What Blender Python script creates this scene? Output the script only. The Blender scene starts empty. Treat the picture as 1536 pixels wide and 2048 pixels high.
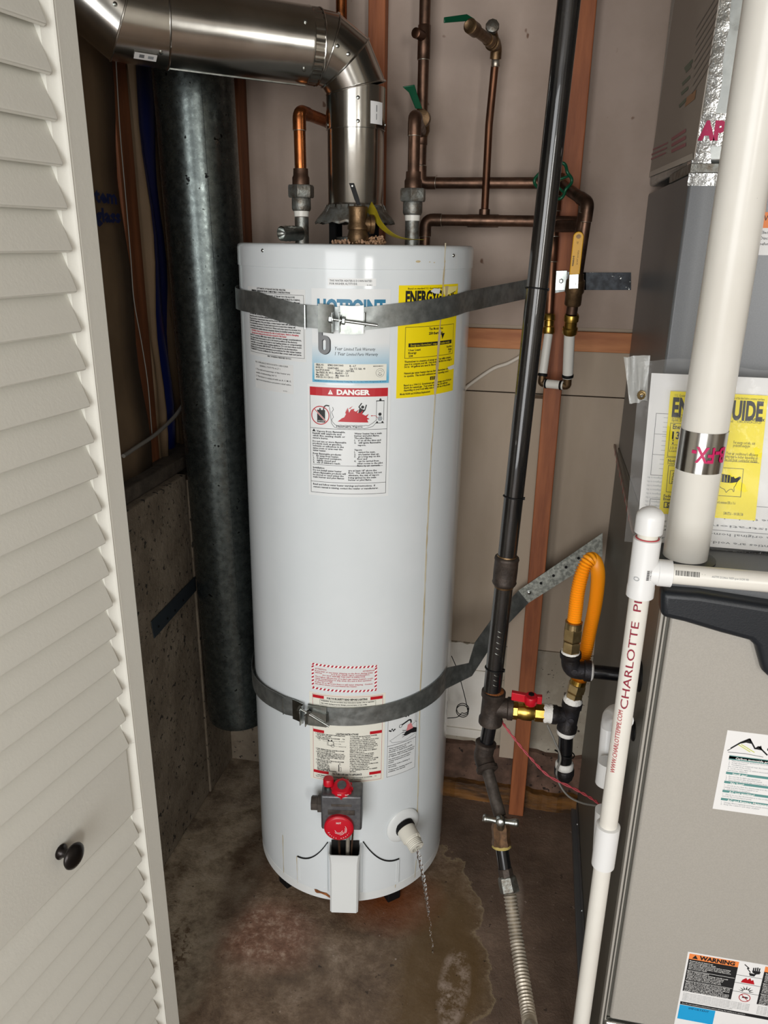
import bpy, bmesh, math, random
from mathutils import Vector, Matrix
random.seed(7)
PI = math.pi
scene = bpy.context.scene
COL = scene.collection

# ------------------------------------------------------------------ camera
F_PX, PITCH, YAW, ROLL, CAM_Z = 1540.0, math.radians(19.4), math.radians(11.0), math.radians(0.84), 1.472
FWD = Vector((-math.sin(YAW)*math.cos(PITCH), math.cos(YAW)*math.cos(PITCH), -math.sin(PITCH)))
_r0 = Vector((math.cos(YAW), math.sin(YAW), 0)); _u0 = _r0.cross(FWD)
RGT = _r0*math.cos(ROLL) + _u0*math.sin(ROLL)
UPV = _u0*math.cos(ROLL) - _r0*math.sin(ROLL)
CAM = Vector((0, 0, CAM_Z))
cd = bpy.data.cameras.new('camera'); cam = bpy.data.objects.new('camera', cd); COL.objects.link(cam)
cd.sensor_fit = 'VERTICAL'; cd.sensor_height = 24.0; cd.lens = 24.0*F_PX/2048.0
cd.clip_start = 0.02
cam.matrix_world = Matrix(((RGT.x, UPV.x, -FWD.x, 0), (RGT.y, UPV.y, -FWD.y, 0), (RGT.z, UPV.z, -FWD.z, CAM_Z), (0, 0, 0, 1)))
scene.camera = cam

# ------------------------------------------------------------------ light
scene.view_settings.view_transform = 'Standard'
scene.view_settings.look = 'None'
scene.view_settings.gamma = 1.0
scene.view_settings.use_curve_mapping = False
scene.view_settings.exposure = -0.10
w = bpy.data.worlds.new('world'); scene.world = w; w.use_nodes = True
w.node_tree.nodes['Background'].inputs[0].default_value = (0.85, 0.92, 1.0, 1)
w.node_tree.nodes['Background'].inputs[1].default_value = 0.25

def area(name, loc, target, sx, sy, power, col=(1, 1, 1)):
    l = bpy.data.lights.new(name, 'AREA'); l.shape = 'RECTANGLE'; l.size = sx; l.size_y = sy
    l.energy = power; l.color = col
    o = bpy.data.objects.new(name, l); COL.objects.link(o); o.location = loc
    o.rotation_euler = (Vector(target)-Vector(loc)).to_track_quat('-Z', 'Y').to_euler()
    return o
area('window_daylight', (1.55, -2.6, 1.55), (-0.3, 1.4, 1.1), 0.5, 1.1, 36, (1.0, 0.985, 0.95))
area('open_door_daylight', (-0.40, -2.4, 1.22), (-0.1, 1.4, 0.85), 1.9, 2.25, 98, (0.98, 0.99, 1.0))

# ------------------------------------------------------------------ helpers
def ray(x, y): return FWD + RGT*((x-768)/F_PX) - UPV*((y-1024)/F_PX)
def at(x, y, Y):
    d = ray(x, y); return CAM + d*(Y/d.y)
def atx(x, y, X):
    d = ray(x, y); return CAM + d*(X/d.x)
def atz(x, y, Z):
    d = ray(x, y); return CAM + d*((Z-CAM_Z)/d.z)
ORG = {}
def lin(c):
    if isinstance(c, str):
        c = [int(c[i:i+2], 16)/255 for i in (0, 2, 4)]
    return tuple(((v/12.92) if v <= 0.04045 else ((v+0.055)/1.055)**2.4) for v in c)

def tag(o, label=None, cat=None, group=None, kind=None):
    if label: o['label'] = label
    if cat: o['category'] = cat
    if group: o['group'] = group
    if kind: o['kind'] = kind
    return o
def empty(name, loc=(0, 0, 0), label=None, cat=None, group=None, kind=None):
    o = bpy.data.objects.new(name, None); COL.objects.link(o); o.location = loc
    o.empty_display_size = 0.05; ORG[o.name] = Vector(loc)
    return tag(o, label, cat, group, kind)

class MB:
    """collects shapes (world coordinates) and links them as one mesh object"""
    def __init__(s): s.v = []; s.f = []; s.m = []; s.mats = []
    def mi(s, m):
        if m is None: return 0
        if m not in s.mats: s.mats.append(m)
        return s.mats.index(m)
    def add(s, vs, fs, m=None):
        n = len(s.v); k = s.mi(m)
        s.v += [tuple(p) for p in vs]; s.f += [tuple(i+n for i in f) for f in fs]; s.m += [k]*len(fs)
        return s
    def box(s, c, d, m=None, R=None):
        hx, hy, hz = d[0]/2, d[1]/2, d[2]/2
        vs = [Vector((x, y, z)) for x in (-hx, hx) for y in (-hy, hy) for z in (-hz, hz)]
        if R: vs = [R @ v for v in vs]
        vs = [v+Vector(c) for v in vs]
        return s.add(vs, [(0, 1, 3, 2), (4, 6, 7, 5), (0, 4, 5, 1), (2, 3, 7, 6), (0, 2, 6, 4), (1, 5, 7, 3)], m)
    def bx(s, x0, x1, y0, y1, z0, z1, m=None):
        return s.box(((x0+x1)/2, (y0+y1)/2, (z0+z1)/2), (abs(x1-x0), abs(y1-y0), abs(z1-z0)), m)
    def prism(s, poly, off, m=None):
        n = len(poly); off = Vector(off)
        vs = [Vector(p) for p in poly] + [Vector(p)+off for p in poly]
        fs = [tuple(range(n))[::-1], tuple(range(n, 2*n))] + [(i, (i+1) % n, n+(i+1) % n, n+i) for i in range(n)]
        return s.add(vs, fs, m)
    def tube(s, pts, r, seg=16, m=None, caps=True, rot=0.0):
        pts = [Vector(p) for p in pts]; n = len(pts)
        rr = r if isinstance(r, (list, tuple)) else [r]*n
        T = []
        for i in range(n):
            a = pts[max(i-1, 0)]; b = pts[min(i+1, n-1)]
            d = b-a
            if d.length < 1e-9: d = T[-1] if T else Vector((0, 0, 1))
            T.append(d.normalized())
        ref = Vector((0, 0, 1)) if abs(T[0].z) < 0.9 else Vector((1, 0, 0))
        N = (ref - T[0]*ref.dot(T[0])).normalized()
        vs = []
        for i in range(n):
            N = N - T[i]*N.dot(T[i])
            N = N.normalized() if N.length > 1e-6 else T[i].orthogonal().normalized()
            B = T[i].cross(N)
            for k in range(seg):
                a = 2*PI*k/seg+rot
                vs.append(pts[i] + (N*math.cos(a) + B*math.sin(a))*rr[i])
        fs = [(i*seg+k, i*seg+(k+1) % seg, (i+1)*seg+(k+1) % seg, (i+1)*seg+k) for i in range(n-1) for k in range(seg)]
        if caps:
            fs.append(tuple(range(seg))[::-1]); fs.append(tuple((n-1)*seg+k for k in range(seg)))
        return s.add(vs, fs, m)
    def lathe(s, A, d, prof, seg=24, m=None, caps=True, rot=0.0):
        A = Vector(A); d = Vector(d).normalized()
        N = (Vector((0, 0, 1)) if abs(d.z) < 0.9 else Vector((0, -1, 0)))
        N = (N - d*N.dot(d)).normalized(); B = d.cross(N)
        vs = [A + d*t + (N*math.cos(2*PI*k/seg+rot)+B*math.sin(2*PI*k/seg+rot))*r for t, r in prof for k in range(seg)]
        n = len(prof)
        fs = [(i*seg+k, i*seg+(k+1) % seg, (i+1)*seg+(k+1) % seg, (i+1)*seg+k) for i in range(n-1) for k in range(seg)]
        if caps:
            fs.append(tuple(range(seg))[::-1]); fs.append(tuple((n-1)*seg+k for k in range(seg)))
        return s.add(vs, fs, m)
    def strip(s, bots, tops, th, m=None):
        """ribbon through two edge polylines, thickened by th along its normal"""
        n = len(bots); bots = [Vector(p) for p in bots]; tops = [Vector(p) for p in tops]
        nr = []
        for i in range(n):
            d = bots[min(i+1, n-1)]-bots[max(i-1, 0)]; u = tops[i]-bots[i]
            nr.append(d.cross(u).normalized()*th)
        vs = bots+tops+[bots[i]+nr[i] for i in range(n)]+[tops[i]+nr[i] for i in range(n)]
        fs = []
        for i in range(n-1):
            fs += [(i, n+i, n+i+1, i+1), (2*n+i, 2*n+i+1, 3*n+i+1, 3*n+i), (i, i+1, 2*n+i+1, 2*n+i), (n+i, 3*n+i, 3*n+i+1, n+i+1)]
        fs += [(0, 2*n, 3*n, n), (n-1, 2*n-1, 4*n-1, 3*n-1)]
        return s.add(vs, fs, m)
    def build(s, name, mat, parent=None, bevel=0, smooth=35, bseg=2, **kw):
        me = bpy.data.meshes.new(name)
        o0 = ORG[parent.name] if parent is not None else Vector((0, 0, 0))
        me.from_pydata([(v[0]-o0.x, v[1]-o0.y, v[2]-o0.z) for v in s.v], [], s.f)
        if mat is not None and not s.mats: s.mats = [mat]
        for k in s.mats: me.materials.append(k if k is not None else mat)
        if len(s.mats) > 1: me.polygons.foreach_set('material_index', s.m)
        bm = bmesh.new(); bm.from_mesh(me); bmesh.ops.recalc_face_normals(bm, faces=bm.faces); bm.to_mesh(me); bm.free()
        if smooth:
            me.polygons.foreach_set('use_smooth', [True]*len(me.polygons))
            me.set_sharp_from_angle(angle=math.radians(smooth))
        me.update()
        o = bpy.data.objects.new(name, me); COL.objects.link(o)
        if parent is not None: o.parent = parent
        ORG[o.name] = o0
        if bevel:
            b = o.modifiers.new('bevel', 'BEVEL'); b.width = bevel; b.segments = bseg; b.limit_method = 'ANGLE'; b.angle_limit = math.radians(40)
        tag(o, **kw)
        return o

def fillet(pts, r, n=6):
    pts = [Vector(p) for p in pts]; out = [pts[0]]
    for i in range(1, len(pts)-1):
        a, p, b = pts[i-1], pts[i], pts[i+1]
        u = (a-p); v = (b-p); lu, lv = u.length, v.length; u.normalize(); v.normalize()
        ang = u.angle(v); t = min(r/math.tan(ang/2), lu*0.49, lv*0.49)
        A = p+u*t; B = p+v*t
        for k in range(n+1):
            q = k/n
            out.append(A*(1-q)**2 + p*2*q*(1-q) + B*q*q)
    out.append(pts[-1]); return out
def catmull(pts, n=8):
    P = [Vector(p) for p in pts]; P = [P[0]*2-P[1]]+P+[P[-1]*2-P[-2]]; out = []
    for i in range(1, len(P)-2):
        for k in range(n):
            t = k/n
            out.append(0.5*((2*P[i])+(P[i+1]-P[i-1])*t+(2*P[i-1]-5*P[i]+4*P[i+1]-P[i+2])*t*t+(3*P[i]-P[i-1]-3*P[i+1]+P[i+2])*t**3))
    out.append(P[-2]); return out
def resample(pts, step):
    pts = [Vector(p) for p in pts]; out = [pts[0]]; acc = 0
    L = sum((pts[i+1]-pts[i]).length for i in range(len(pts)-1)); n = max(2, int(L/step)); seg = L/n
    need = seg
    for i in range(len(pts)-1):
        a, b = pts[i], pts[i+1]; l = (b-a).length; pos = 0
        while l-pos >= need-1e-9:
            pos += need; out.append(a+(b-a)*(pos/l)); need = seg
        need -= (l-pos)
    return out
def corrugated(mb, path, r0, r1, pitch, seg=16, m=None, sub=4):
    pts = resample(path, pitch/sub)
    rr = [r0+(r1-r0)*(0.5-0.5*math.cos(2*PI*i/sub)) for i in range(len(pts))]
    mb.tube(pts, rr, seg, m)

# ------------------------------------------------------------------ materials
def mat(name, col, rough=0.5, metal=0.0, mott=None, bump=0.0, bscale=60.0, scale=12.0, spec=0.5, trans=0.0, coat=0.0, detail=5.0, ior=1.45, alpha=1.0, stretch=None, rvar=0.0, spots=None, thr=(0.4, 0.62)):
    m = bpy.data.materials.new(name); m.use_nodes = True
    nt = m.node_tree; b = nt.nodes['Principled BSDF']; L = nt.links
    c = lin(col)
    b.inputs['Base Color'].default_value = (*c, 1); b.inputs['Roughness'].default_value = rough
    b.inputs['Metallic'].default_value = metal; b.inputs['Specular IOR Level'].default_value = spec
    b.inputs['Transmission Weight'].default_value = trans; b.inputs['Coat Weight'].default_value = coat
    b.inputs['IOR'].default_value = ior; b.inputs['Alpha'].default_value = alpha
    if mott or bump or rvar or spots:
        tc = nt.nodes.new('ShaderNodeTexCoord'); mp = nt.nodes.new('ShaderNodeMapping')
        L.new(tc.outputs['Object'], mp.inputs['Vector'])
        if stretch: mp.inputs['Scale'].default_value = stretch
        def noise(sc, det=detail, rg=0.6):
            n = nt.nodes.new('ShaderNodeTexNoise'); n.inputs['Scale'].default_value = sc; n.inputs['Detail'].default_value = det
            n.inputs['Roughness'].default_value = rg; L.new(mp.outputs[0], n.inputs['Vector']); return n
        if mott:
            n = noise(scale); cr = nt.nodes.new('ShaderNodeValToRGB')
            cr.color_ramp.elements[0].position = thr[0]; cr.color_ramp.elements[1].position = thr[1]
            cr.color_ramp.elements[0].color = (*lin(mott), 1); cr.color_ramp.elements[1].color = (*c, 1)
            L.new(n.outputs['Fac'], cr.inputs['Fac']); src = cr.outputs['Color']
            if spots:
                n2 = noise(spots[1], 2.0); r2 = nt.nodes.new('ShaderNodeValToRGB')
                r2.color_ramp.elements[0].position = spots[2]; r2.color_ramp.elements[1].position = spots[2]+0.04
                r2.color_ramp.elements[0].color = (0, 0, 0, 1); r2.color_ramp.elements[1].color = (1, 1, 1, 1)
                mx = nt.nodes.new('ShaderNodeMixRGB'); L.new(n2.outputs['Fac'], r2.inputs['Fac']); L.new(r2.outputs[0], mx.inputs['Fac'])
                L.new(src, mx.inputs[1]); mx.inputs[2].default_value = (*lin(spots[0]), 1); src = mx.outputs[0]
            L.new(src, b.inputs['Base Color'])
        if rvar:
            n = noise(scale*1.7); mr = nt.nodes.new('ShaderNodeMapRange'); mr.inputs['From Min'].default_value = 0.3; mr.inputs['From Max'].default_value = 0.7
            mr.inputs['To Min'].default_value = max(0.02, rough-rvar); mr.inputs['To Max'].default_value = min(1, rough+rvar)
            L.new(n.outputs['Fac'], mr.inputs['Value']); L.new(mr.outputs[0], b.inputs['Roughness'])
        if bump:
            n = noise(bscale, 4.0); bp = nt.nodes.new('ShaderNodeBump'); bp.inputs['Strength'].default_value = bump; bp.inputs['Distance'].default_value = 0.004
            L.new(n.outputs['Fac'], bp.inputs['Height']); L.new(bp.outputs[0], b.inputs['Normal'])
    return m
M = {}
M['door'] = mat('door_paint', 'e4e3da', 0.42, bump=0.06, bscale=150)
M['wall_up'] = mat('drywall_paint', 'a39286', 0.8, mott='98877a', scale=4, bump=0.15, bscale=70, spots=('6b5142', 26, 0.70))
M['wall_low'] = mat('lower_wall_board', 'b5a594', 0.75, mott='a69683', scale=3, bump=0.1, bscale=60, stretch=(1, 1, 0.3), spots=('6f5a48', 30, 0.76))
M['white_wall'] = mat('white_wall_paint', 'e6e2da', 0.6, mott='d9d3c8', scale=5, bump=0.05)
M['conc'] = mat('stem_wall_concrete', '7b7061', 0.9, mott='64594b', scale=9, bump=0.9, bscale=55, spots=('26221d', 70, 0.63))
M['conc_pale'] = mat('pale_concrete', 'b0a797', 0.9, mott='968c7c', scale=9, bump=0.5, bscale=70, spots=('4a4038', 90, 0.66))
M['conc_brown'] = mat('stained_concrete', '74594a', 0.85, mott='4d3a2f', scale=14, bump=0.6, bscale=70, spots=('271c16', 60, 0.62))
M['ceil'] = mat('ceiling_paint', 'b5ada3', 0.9)
M['room'] = mat('room_paint', 'c9c4ba', 0.8)
M['wood_shade_tint'] = mat('lumber_shade_in_colour', '7d4a2b', 0.7, mott='5a3219', scale=5, bump=0.15, bscale=40, stretch=(6, 6, 0.6), thr=(0.35, 0.65))  # framing lumber again, with the shade of the closet's left side painted into its colour
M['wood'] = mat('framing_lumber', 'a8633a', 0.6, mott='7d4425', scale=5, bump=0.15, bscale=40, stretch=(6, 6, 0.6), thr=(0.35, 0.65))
M['wood_pale'] = mat('batten_lumber', 'bf7f4e', 0.6, mott='9a5c33', scale=5, bump=0.15, bscale=40, stretch=(0.6, 6, 6), thr=(0.35, 0.65))
M['wood_wet'] = mat('wet_sill_wood', '7d5324', 0.45, mott='3c2712', scale=9, bump=0.3, bscale=50, stretch=(0.8, 3, 3))
M['kraft'] = mat('kraft_paper', '745f47', 0.75, mott='5e4c38', scale=3, bump=0.35, bscale=9)
M['navy'] = mat('navy_plastic', '0a1a52', 0.4, bump=0.3, bscale=12)
M['dark'] = mat('dark_void', '0c0b0a', 0.8)
M['galv'] = mat('galvanized_duct', '5f6664', 0.29, 0.92, mott='4c5251', scale=60, rvar=0.07, bump=0.04, bscale=120, spots=('151616', 60, 0.69))
M['alu'] = mat('flue_aluminium', 'c4c2bc', 0.2, 1.0, mott='b2b0aa', scale=6, rvar=0.05, bump=0.03, bscale=14)
M['galvb'] = mat('galvanized_strap', '9a9e9c', 0.42, 0.8, mott='7f8381', scale=40, rvar=0.1)
M['galvspot'] = mat('spangled_strap', 'b5b7ae', 0.5, 0.6, mott='80837c', scale=120, rvar=0.1)
M['zinc'] = mat('zinc_steel', 'b5b8b5', 0.28, 1.0, mott='9aa09c', scale=60)
M['old_zinc'] = mat('weathered_galvanized', '8e918d', 0.45, 0.8, mott='6b645a', scale=60, bump=0.2, bscale=200)
M['copper'] = mat('copper_tube', '74503c', 0.38, 0.9, mott='523a2d', scale=30, rvar=0.1, stretch=(1, 1, 0.35))
M['copper_b'] = mat('bright_copper', 'b0693a', 0.3, 0.95, mott='8a5636', scale=24, rvar=0.1)
M['copper_d'] = mat('tarnished_copper', '6b5142', 0.42, 0.85, mott='4e3c31', scale=30, rvar=0.1)
M['solder'] = mat('solder_joint', 'b9b3a6', 0.35, 0.9, mott='8a7f70', scale=90)
M['brass'] = mat('brass', 'c2a050', 0.28, 1.0, mott='a58741', scale=60)
M['brass_old'] = mat('aged_brass', '7c6448', 0.42, 0.85, mott='5f4b36', scale=50, bump=0.15, bscale=120)
M['brass_pale'] = mat('pale_brass', 'bda77c', 0.33, 0.95, mott='a89268', scale=50)
M['gaspipe'] = mat('black_gas_pipe', '121315', 0.24, 0.25, coat=0.6, mott='2a2724', scale=22, rvar=0.12, stretch=(2, 2, 0.25), spots=('8f8f8c', 55, 0.73))
M['gasblack'] = mat('black_nipple', '101114', 0.25, 0.2, coat=0.5)
M['iron'] = mat('black_malleable_iron', '37363a', 0.5, 0.6, mott='2b2725', scale=40, bump=0.25, bscale=200)
M['iron_old'] = mat('old_malleable_iron', '4a413b', 0.55, 0.5, mott='352e29', scale=40, bump=0.25, bscale=160)
M['oldpipe'] = mat('old_grey_pipe', '5d5650', 0.55, 0.4, mott='3f3934', scale=30, bump=0.2, bscale=160)
M['rust'] = mat('rust_orange', 'a0612f', 0.8, mott='6f3f1d', scale=60)
M['dope'] = mat('thread_sealant', 'e8e6e0', 0.7, bump=0.5, bscale=250)
M['orange'] = mat('orange_coating', 'fda317', 0.38)
M['steelflex'] = mat('corrugated_steel', 'c4bcae', 0.42, 0.6, mott='a8a092', scale=40)
M['enamel'] = mat('white_enamel', 'd9dee0', 0.13, mott='d4dadc', scale=3, spec=0.5, bump=0.012, bscale=8)
M['enamel_w'] = mat('white_enamel_trim', 'dde0df', 0.3)
M['stain'] = mat('rust_drip_stain', 'd2c9ae', 0.5, mott='b9a67c', scale=40, stretch=(1, 1, 0.3))
M['black'] = mat('black_paint', '0b0b0c', 0.6, spec=0.3)
M['blackpl'] = mat('black_plastic', '1b1f24', 0.42, bump=0.1, bscale=400)
M['cast'] = mat('cast_aluminium_valve', '77787a', 0.45, 0.7, mott='656669', scale=60, bump=0.1, bscale=260)
M['redpl'] = mat('red_plastic', 'c01226', 0.3)
M['green'] = mat('green_handle_paint', '0d4d33', 0.35, 0.2)
M['yellow'] = mat('yellow_vinyl', 'e6ab05', 0.4)
M['tagyel'] = mat('olive_yellow_tag', '9a8a1c', 0.45, mott='7c6d14', scale=30)
M['pvc'] = mat('white_pvc', 'e6e4dc', 0.28, mott='dfdcd3', scale=4, spots=('8f8c86', 160, 0.76))
M['pvcw'] = mat('pvc_fitting_white', 'e6e7e6', 0.3)
M['pex'] = mat('pex_white', 'd9d7cf', 0.4)
M['furn'] = mat('furnace_paint', 'aaa69e', 0.42, mott='a4a098', scale=500, bump=0.05, bscale=600)
M['furn_side'] = mat('furnace_side_steel', '6b6961', 0.45, 0.15)
M['coil'] = mat('coil_cabinet_paint', '6f7173', 0.38, 0.35, mott='6a6c6e', scale=500)
M['plenum'] = mat('plenum_galvanized', 'b4b8b6', 0.34, 0.8, mott='a3a7a6', scale=30, rvar=0.08)
M['foil'] = mat('foil_tape', 'cccdcb', 0.2, 0.95, bump=0.5, bscale=45)
M['paper'] = mat('white_paper', 'e9e9e8', 0.5)
M['lab_white'] = mat('label_white', 'dcdfdf', 0.35)
M['lab_cream'] = mat('label_cream', 'dfded2', 0.4)
M['lab_plain'] = mat('label_clear_white', 'dadcdb', 0.3)
M['lab_yel'] = mat('label_yellow', 'f0d80e', 0.4)
M['lab_yel2'] = mat('guide_yellow', 'f7e50a', 0.4)
M['lab_red'] = mat('label_red', 'b51220', 0.4)
M['lab_crim'] = mat('label_crimson', 'b0263c', 0.4)
M['ink'] = mat('black_ink', '1b1c1e', 0.5)
M['ink_grey'] = mat('grey_ink', '77797b', 0.5)
M['ink_soft'] = mat('soft_grey_ink', '9aa0a4', 0.5)
M['ink_red'] = mat('red_ink', 'b73a44', 0.5)
M['ink_pink'] = mat('magenta_ink', 'c2185b', 0.45)
M['ink_maroon'] = mat('maroon_ink', '8c1f35', 0.5)
M['ink_white'] = mat('white_ink', 'f2f2ef', 0.45)
M['ink_blue'] = mat('blue_green_ink', '0b7094', 0.4)
M['ink_navy'] = mat('navy_ink', '141d46', 0.5)
M['teal'] = mat('teal_ink', '5b8f8c', 0.5)
M['cyan'] = mat('cyan_ink', '1c9fd8', 0.5)
M['orange_ink'] = mat('orange_ink', 'ee8a4a', 0.5)
M['lime'] = mat('yellow_green_ink', 'c9cf54', 0.5)
M['redwire'] = mat('red_wire', 'a8434a', 0.45)
M['greywire'] = mat('grey_wire', '6f6c66', 0.5)
M['whitewire'] = mat('white_cable_sheath', 'cfc6b8', 0.5)
M['knob'] = mat('oil_rubbed_bronze', '33302f', 0.3, 0.85)
M['fluff'] = mat('fibreglass_fluff', 'cfa98c', 0.95, mott='a98564', scale=60)
M['water'] = mat('water', 'ffffff', 0.03, trans=1.0, ior=1.33)
M['plastic'] = mat('clear_plastic_film', 'f4f6f6', 0.12, trans=0.0, alpha=0.09, bump=0.6, bscale=22, spec=0.8)
M['stopcock'] = mat('dirty_bronze', '7a5c42', .5, .6, mott='54402f', scale=60)
M['ledge'] = mat('dusty_ledge', '4f463c', 0.9, mott='3a332b', scale=20, bump=0.5, bscale=60)

def gradient_mat(name, c0, c1, z0, z1, rough=0.35):
    """printed colour gradient: c0 above z1 fading to c1 below z0 (object z)"""
    m = bpy.data.materials.new(name); m.use_nodes = True; nt = m.node_tree; b = nt.nodes['Principled BSDF']; b.inputs['Roughness'].default_value = rough
    tc = nt.nodes.new('ShaderNodeTexCoord'); sp = nt.nodes.new('ShaderNodeSeparateXYZ'); cr = nt.nodes.new('ShaderNodeValToRGB'); mr = nt.nodes.new('ShaderNodeMapRange')
    mr.inputs['From Min'].default_value = z0; mr.inputs['From Max'].default_value = z1
    nt.links.new(tc.outputs['Object'], sp.inputs[0]); nt.links.new(sp.outputs['Z'], mr.inputs['Value']); nt.links.new(mr.outputs[0], cr.inputs['Fac'])
    cr.color_ramp.elements[0].color = (*lin(c1), 1); cr.color_ramp.elements[1].color = (*lin(c0), 1)
    nt.links.new(cr.outputs[0], b.inputs['Base Color']); return m

# ------------------------------------------------------------------ printed matter
def glyphs(txt, res=2, bold=0.0, shear=0.0):
    c = bpy.data.curves.new('t', 'FONT'); c.body = txt; c.size = 1.0; c.resolution_u = res; c.offset = bold; c.shear = shear
    o = bpy.data.objects.new('t', c); me = o.to_mesh()
    vs = [(v.co.x, v.co.y) for v in me.vertices]; fs = [tuple(p.vertices) for p in me.polygons]
    o.to_mesh_clear(); bpy.data.objects.remove(o); bpy.data.curves.remove(c)
    return vs, fs
def slice_glyphs(vs, fs, n, along_x=False):
    """cut glyph faces into narrow bands so they can follow a tight curve"""
    bm = bmesh.new(); q = [bm.verts.new((x, y, 0)) for x, y in vs]
    for f in fs:
        try: bm.faces.new([q[i] for i in f])
        except ValueError: pass
    k = 0 if along_x else 1; lo = min(v[k] for v in vs); hi = max(v[k] for v in vs)
    for i in range(1, n):
        c = lo+(hi-lo)*i/n; co = (c, 0, 0) if along_x else (0, c, 0); no = (1, 0, 0) if along_x else (0, 1, 0)
        bmesh.ops.bisect_plane(bm, geom=bm.verts[:]+bm.edges[:]+bm.faces[:], plane_co=co, plane_no=no)
    bm.verts.index_update(); out = [(v.co.x, v.co.y) for v in bm.verts], [tuple(v.index for v in f.verts) for f in bm.faces]
    bm.free(); return out
class Sheet:
    """flat print laid on a surface: mapf(u right, v down, lift) -> world point"""
    def __init__(s, mapf, W, H, step=0.012):
        s.f = mapf; s.W = W; s.H = H; s.step = step; s.base = MB(); s.ink = MB()
    def rect(s, u0, v0, u1, v1, m, lift=0.0006, mb=None, thick=0):
        mb = mb or s.ink; n = max(1, int(abs(u1-u0)/s.step+0.999))
        top = [s.f(u0+(u1-u0)*i/n, v0, lift) for i in range(n+1)]; bot = [s.f(u0+(u1-u0)*i/n, v1, lift) for i in range(n+1)]
        fs = [(i, n+1+i, n+2+i, i+1) for i in range(n)]
        vs = top+bot
        if thick:
            k = len(vs); vs = vs+[s.f(u0+(u1-u0)*i/n, v0, lift-thick) for i in range(n+1)]+[s.f(u0+(u1-u0)*i/n, v1, lift-thick) for i in range(n+1)]
            fs += [(k+i, k+i+1, k+n+2+i, k+n+1+i) for i in range(n)]
            fs += [(i, i+1, k+i+1, k+i) for i in range(n)]+[(n+1+i, k+n+1+i, k+n+2+i, n+2+i) for i in range(n)]
            fs += [(0, k, k+n+1, n+1), (n, 2*n+1, k+2*n+1, k+n)]
        mb.add(vs, fs, m)
    def sheet(s, m, lift=0.0004): s.rect(0, 0, s.W, s.H, m, lift, s.base, 0.0003)
    def frame(s, u0, v0, u1, v1, t, m, lift=0.0006):
        s.rect(u0, v0, u1, v0+t, m, lift); s.rect(u0, v1-t, u1, v1, m, lift); s.rect(u0, v0+t, u0+t, v1-t, m, lift); s.rect(u1-t, v0+t, u1, v1-t, m, lift)
    def poly(s, pts, m, lift=0.0007):
        wd = max(p[0] for p in pts)-min(p[0] for p in pts); fs = [tuple(range(len(pts)))]
        if wd > 0.006 and s.step < 0.5: pts, fs = slice_glyphs(pts, fs, int(wd/0.004)+1, True)
        s.ink.add([s.f(u, v, lift) for u, v in pts], fs, m)
    def line(s, pts, t, m, lift=0.0007):
        for (a, b), (c, d) in zip(pts[:-1], pts[1:]):
            l = math.hypot(c-a, d-b) or 1; nx, ny = -(d-b)/l*t/2, (c-a)/l*t/2
            s.poly([(a+nx, b+ny), (c+nx, d+ny), (c-nx, d-ny), (a-nx, b-ny)], m, lift)
    def disc(s, u, v, r, m, lift=0.0007, n=20, a0=0, a1=2*PI): s.poly([(u+r*math.cos(a0+(a1-a0)*k/n), v+r*math.sin(a0+(a1-a0)*k/n)) for k in range(n)], m, lift)
    def ring(s, u, v, r, t, m, lift=0.0008, n=24, a0=0, a1=2*PI): s.line([(u+r*math.cos(a0+(a1-a0)*k/n), v+r*math.sin(a0+(a1-a0)*k/n)) for k in range(n+1)], t, m, lift)
    def text(s, txt, u, v, h, m, w=None, bold=0.0, al='L', lift=0.0008, res=1, rot=0, shear=0.0, fine=0):
        """v = top of capitals, h = their height, w = forced width, rot in degrees (turns about u,v)"""
        vs, fs = glyphs(txt, res, bold, shear)
        if not vs: return
        if fine: vs, fs = slice_glyphs(vs, fs, fine, fine > 50)
        k = h/0.69; x0 = min(p[0] for p in vs); x1 = max(p[0] for p in vs)
        kx = k if w is None else w/max(1e-6, (x1-x0))
        ww = (x1-x0)*kx; off = {'L': 0, 'C': -ww/2, 'R': -ww}[al]
        ca, sa = math.cos(math.radians(rot)), math.sin(math.radians(rot)); out = []
        for x, y in vs:
            a = (x-x0)*kx+off; b = h-y*k
            out.append(s.f(u+a*ca-b*sa, v+a*sa+b*ca, lift))
        s.ink.add(out, fs, m)
    def para(s, lines, u, v, h, lead, m, w=None, bold=0.01, **k):
        for i, t in enumerate(lines):
            if t:
                s.text(t, u, v+i*lead, h, m, bold=bold, w=(w*min(1.0, len(t)/max(len(x) for x in lines)) if w else None), **k)
    def build(s, name, parent, label=None, inkname='printing'):
        o = s.base.build(name, None, parent, label=label)
        if s.ink.v: s.ink.build(inkname, None, o, smooth=0)
        return o

# ================================================================== SETTING
BW = 1.82   # lower back wall plane
def struct(mb, name, m, **kw): return mb.build(name, m, kind='structure', smooth=0, **kw)

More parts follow.
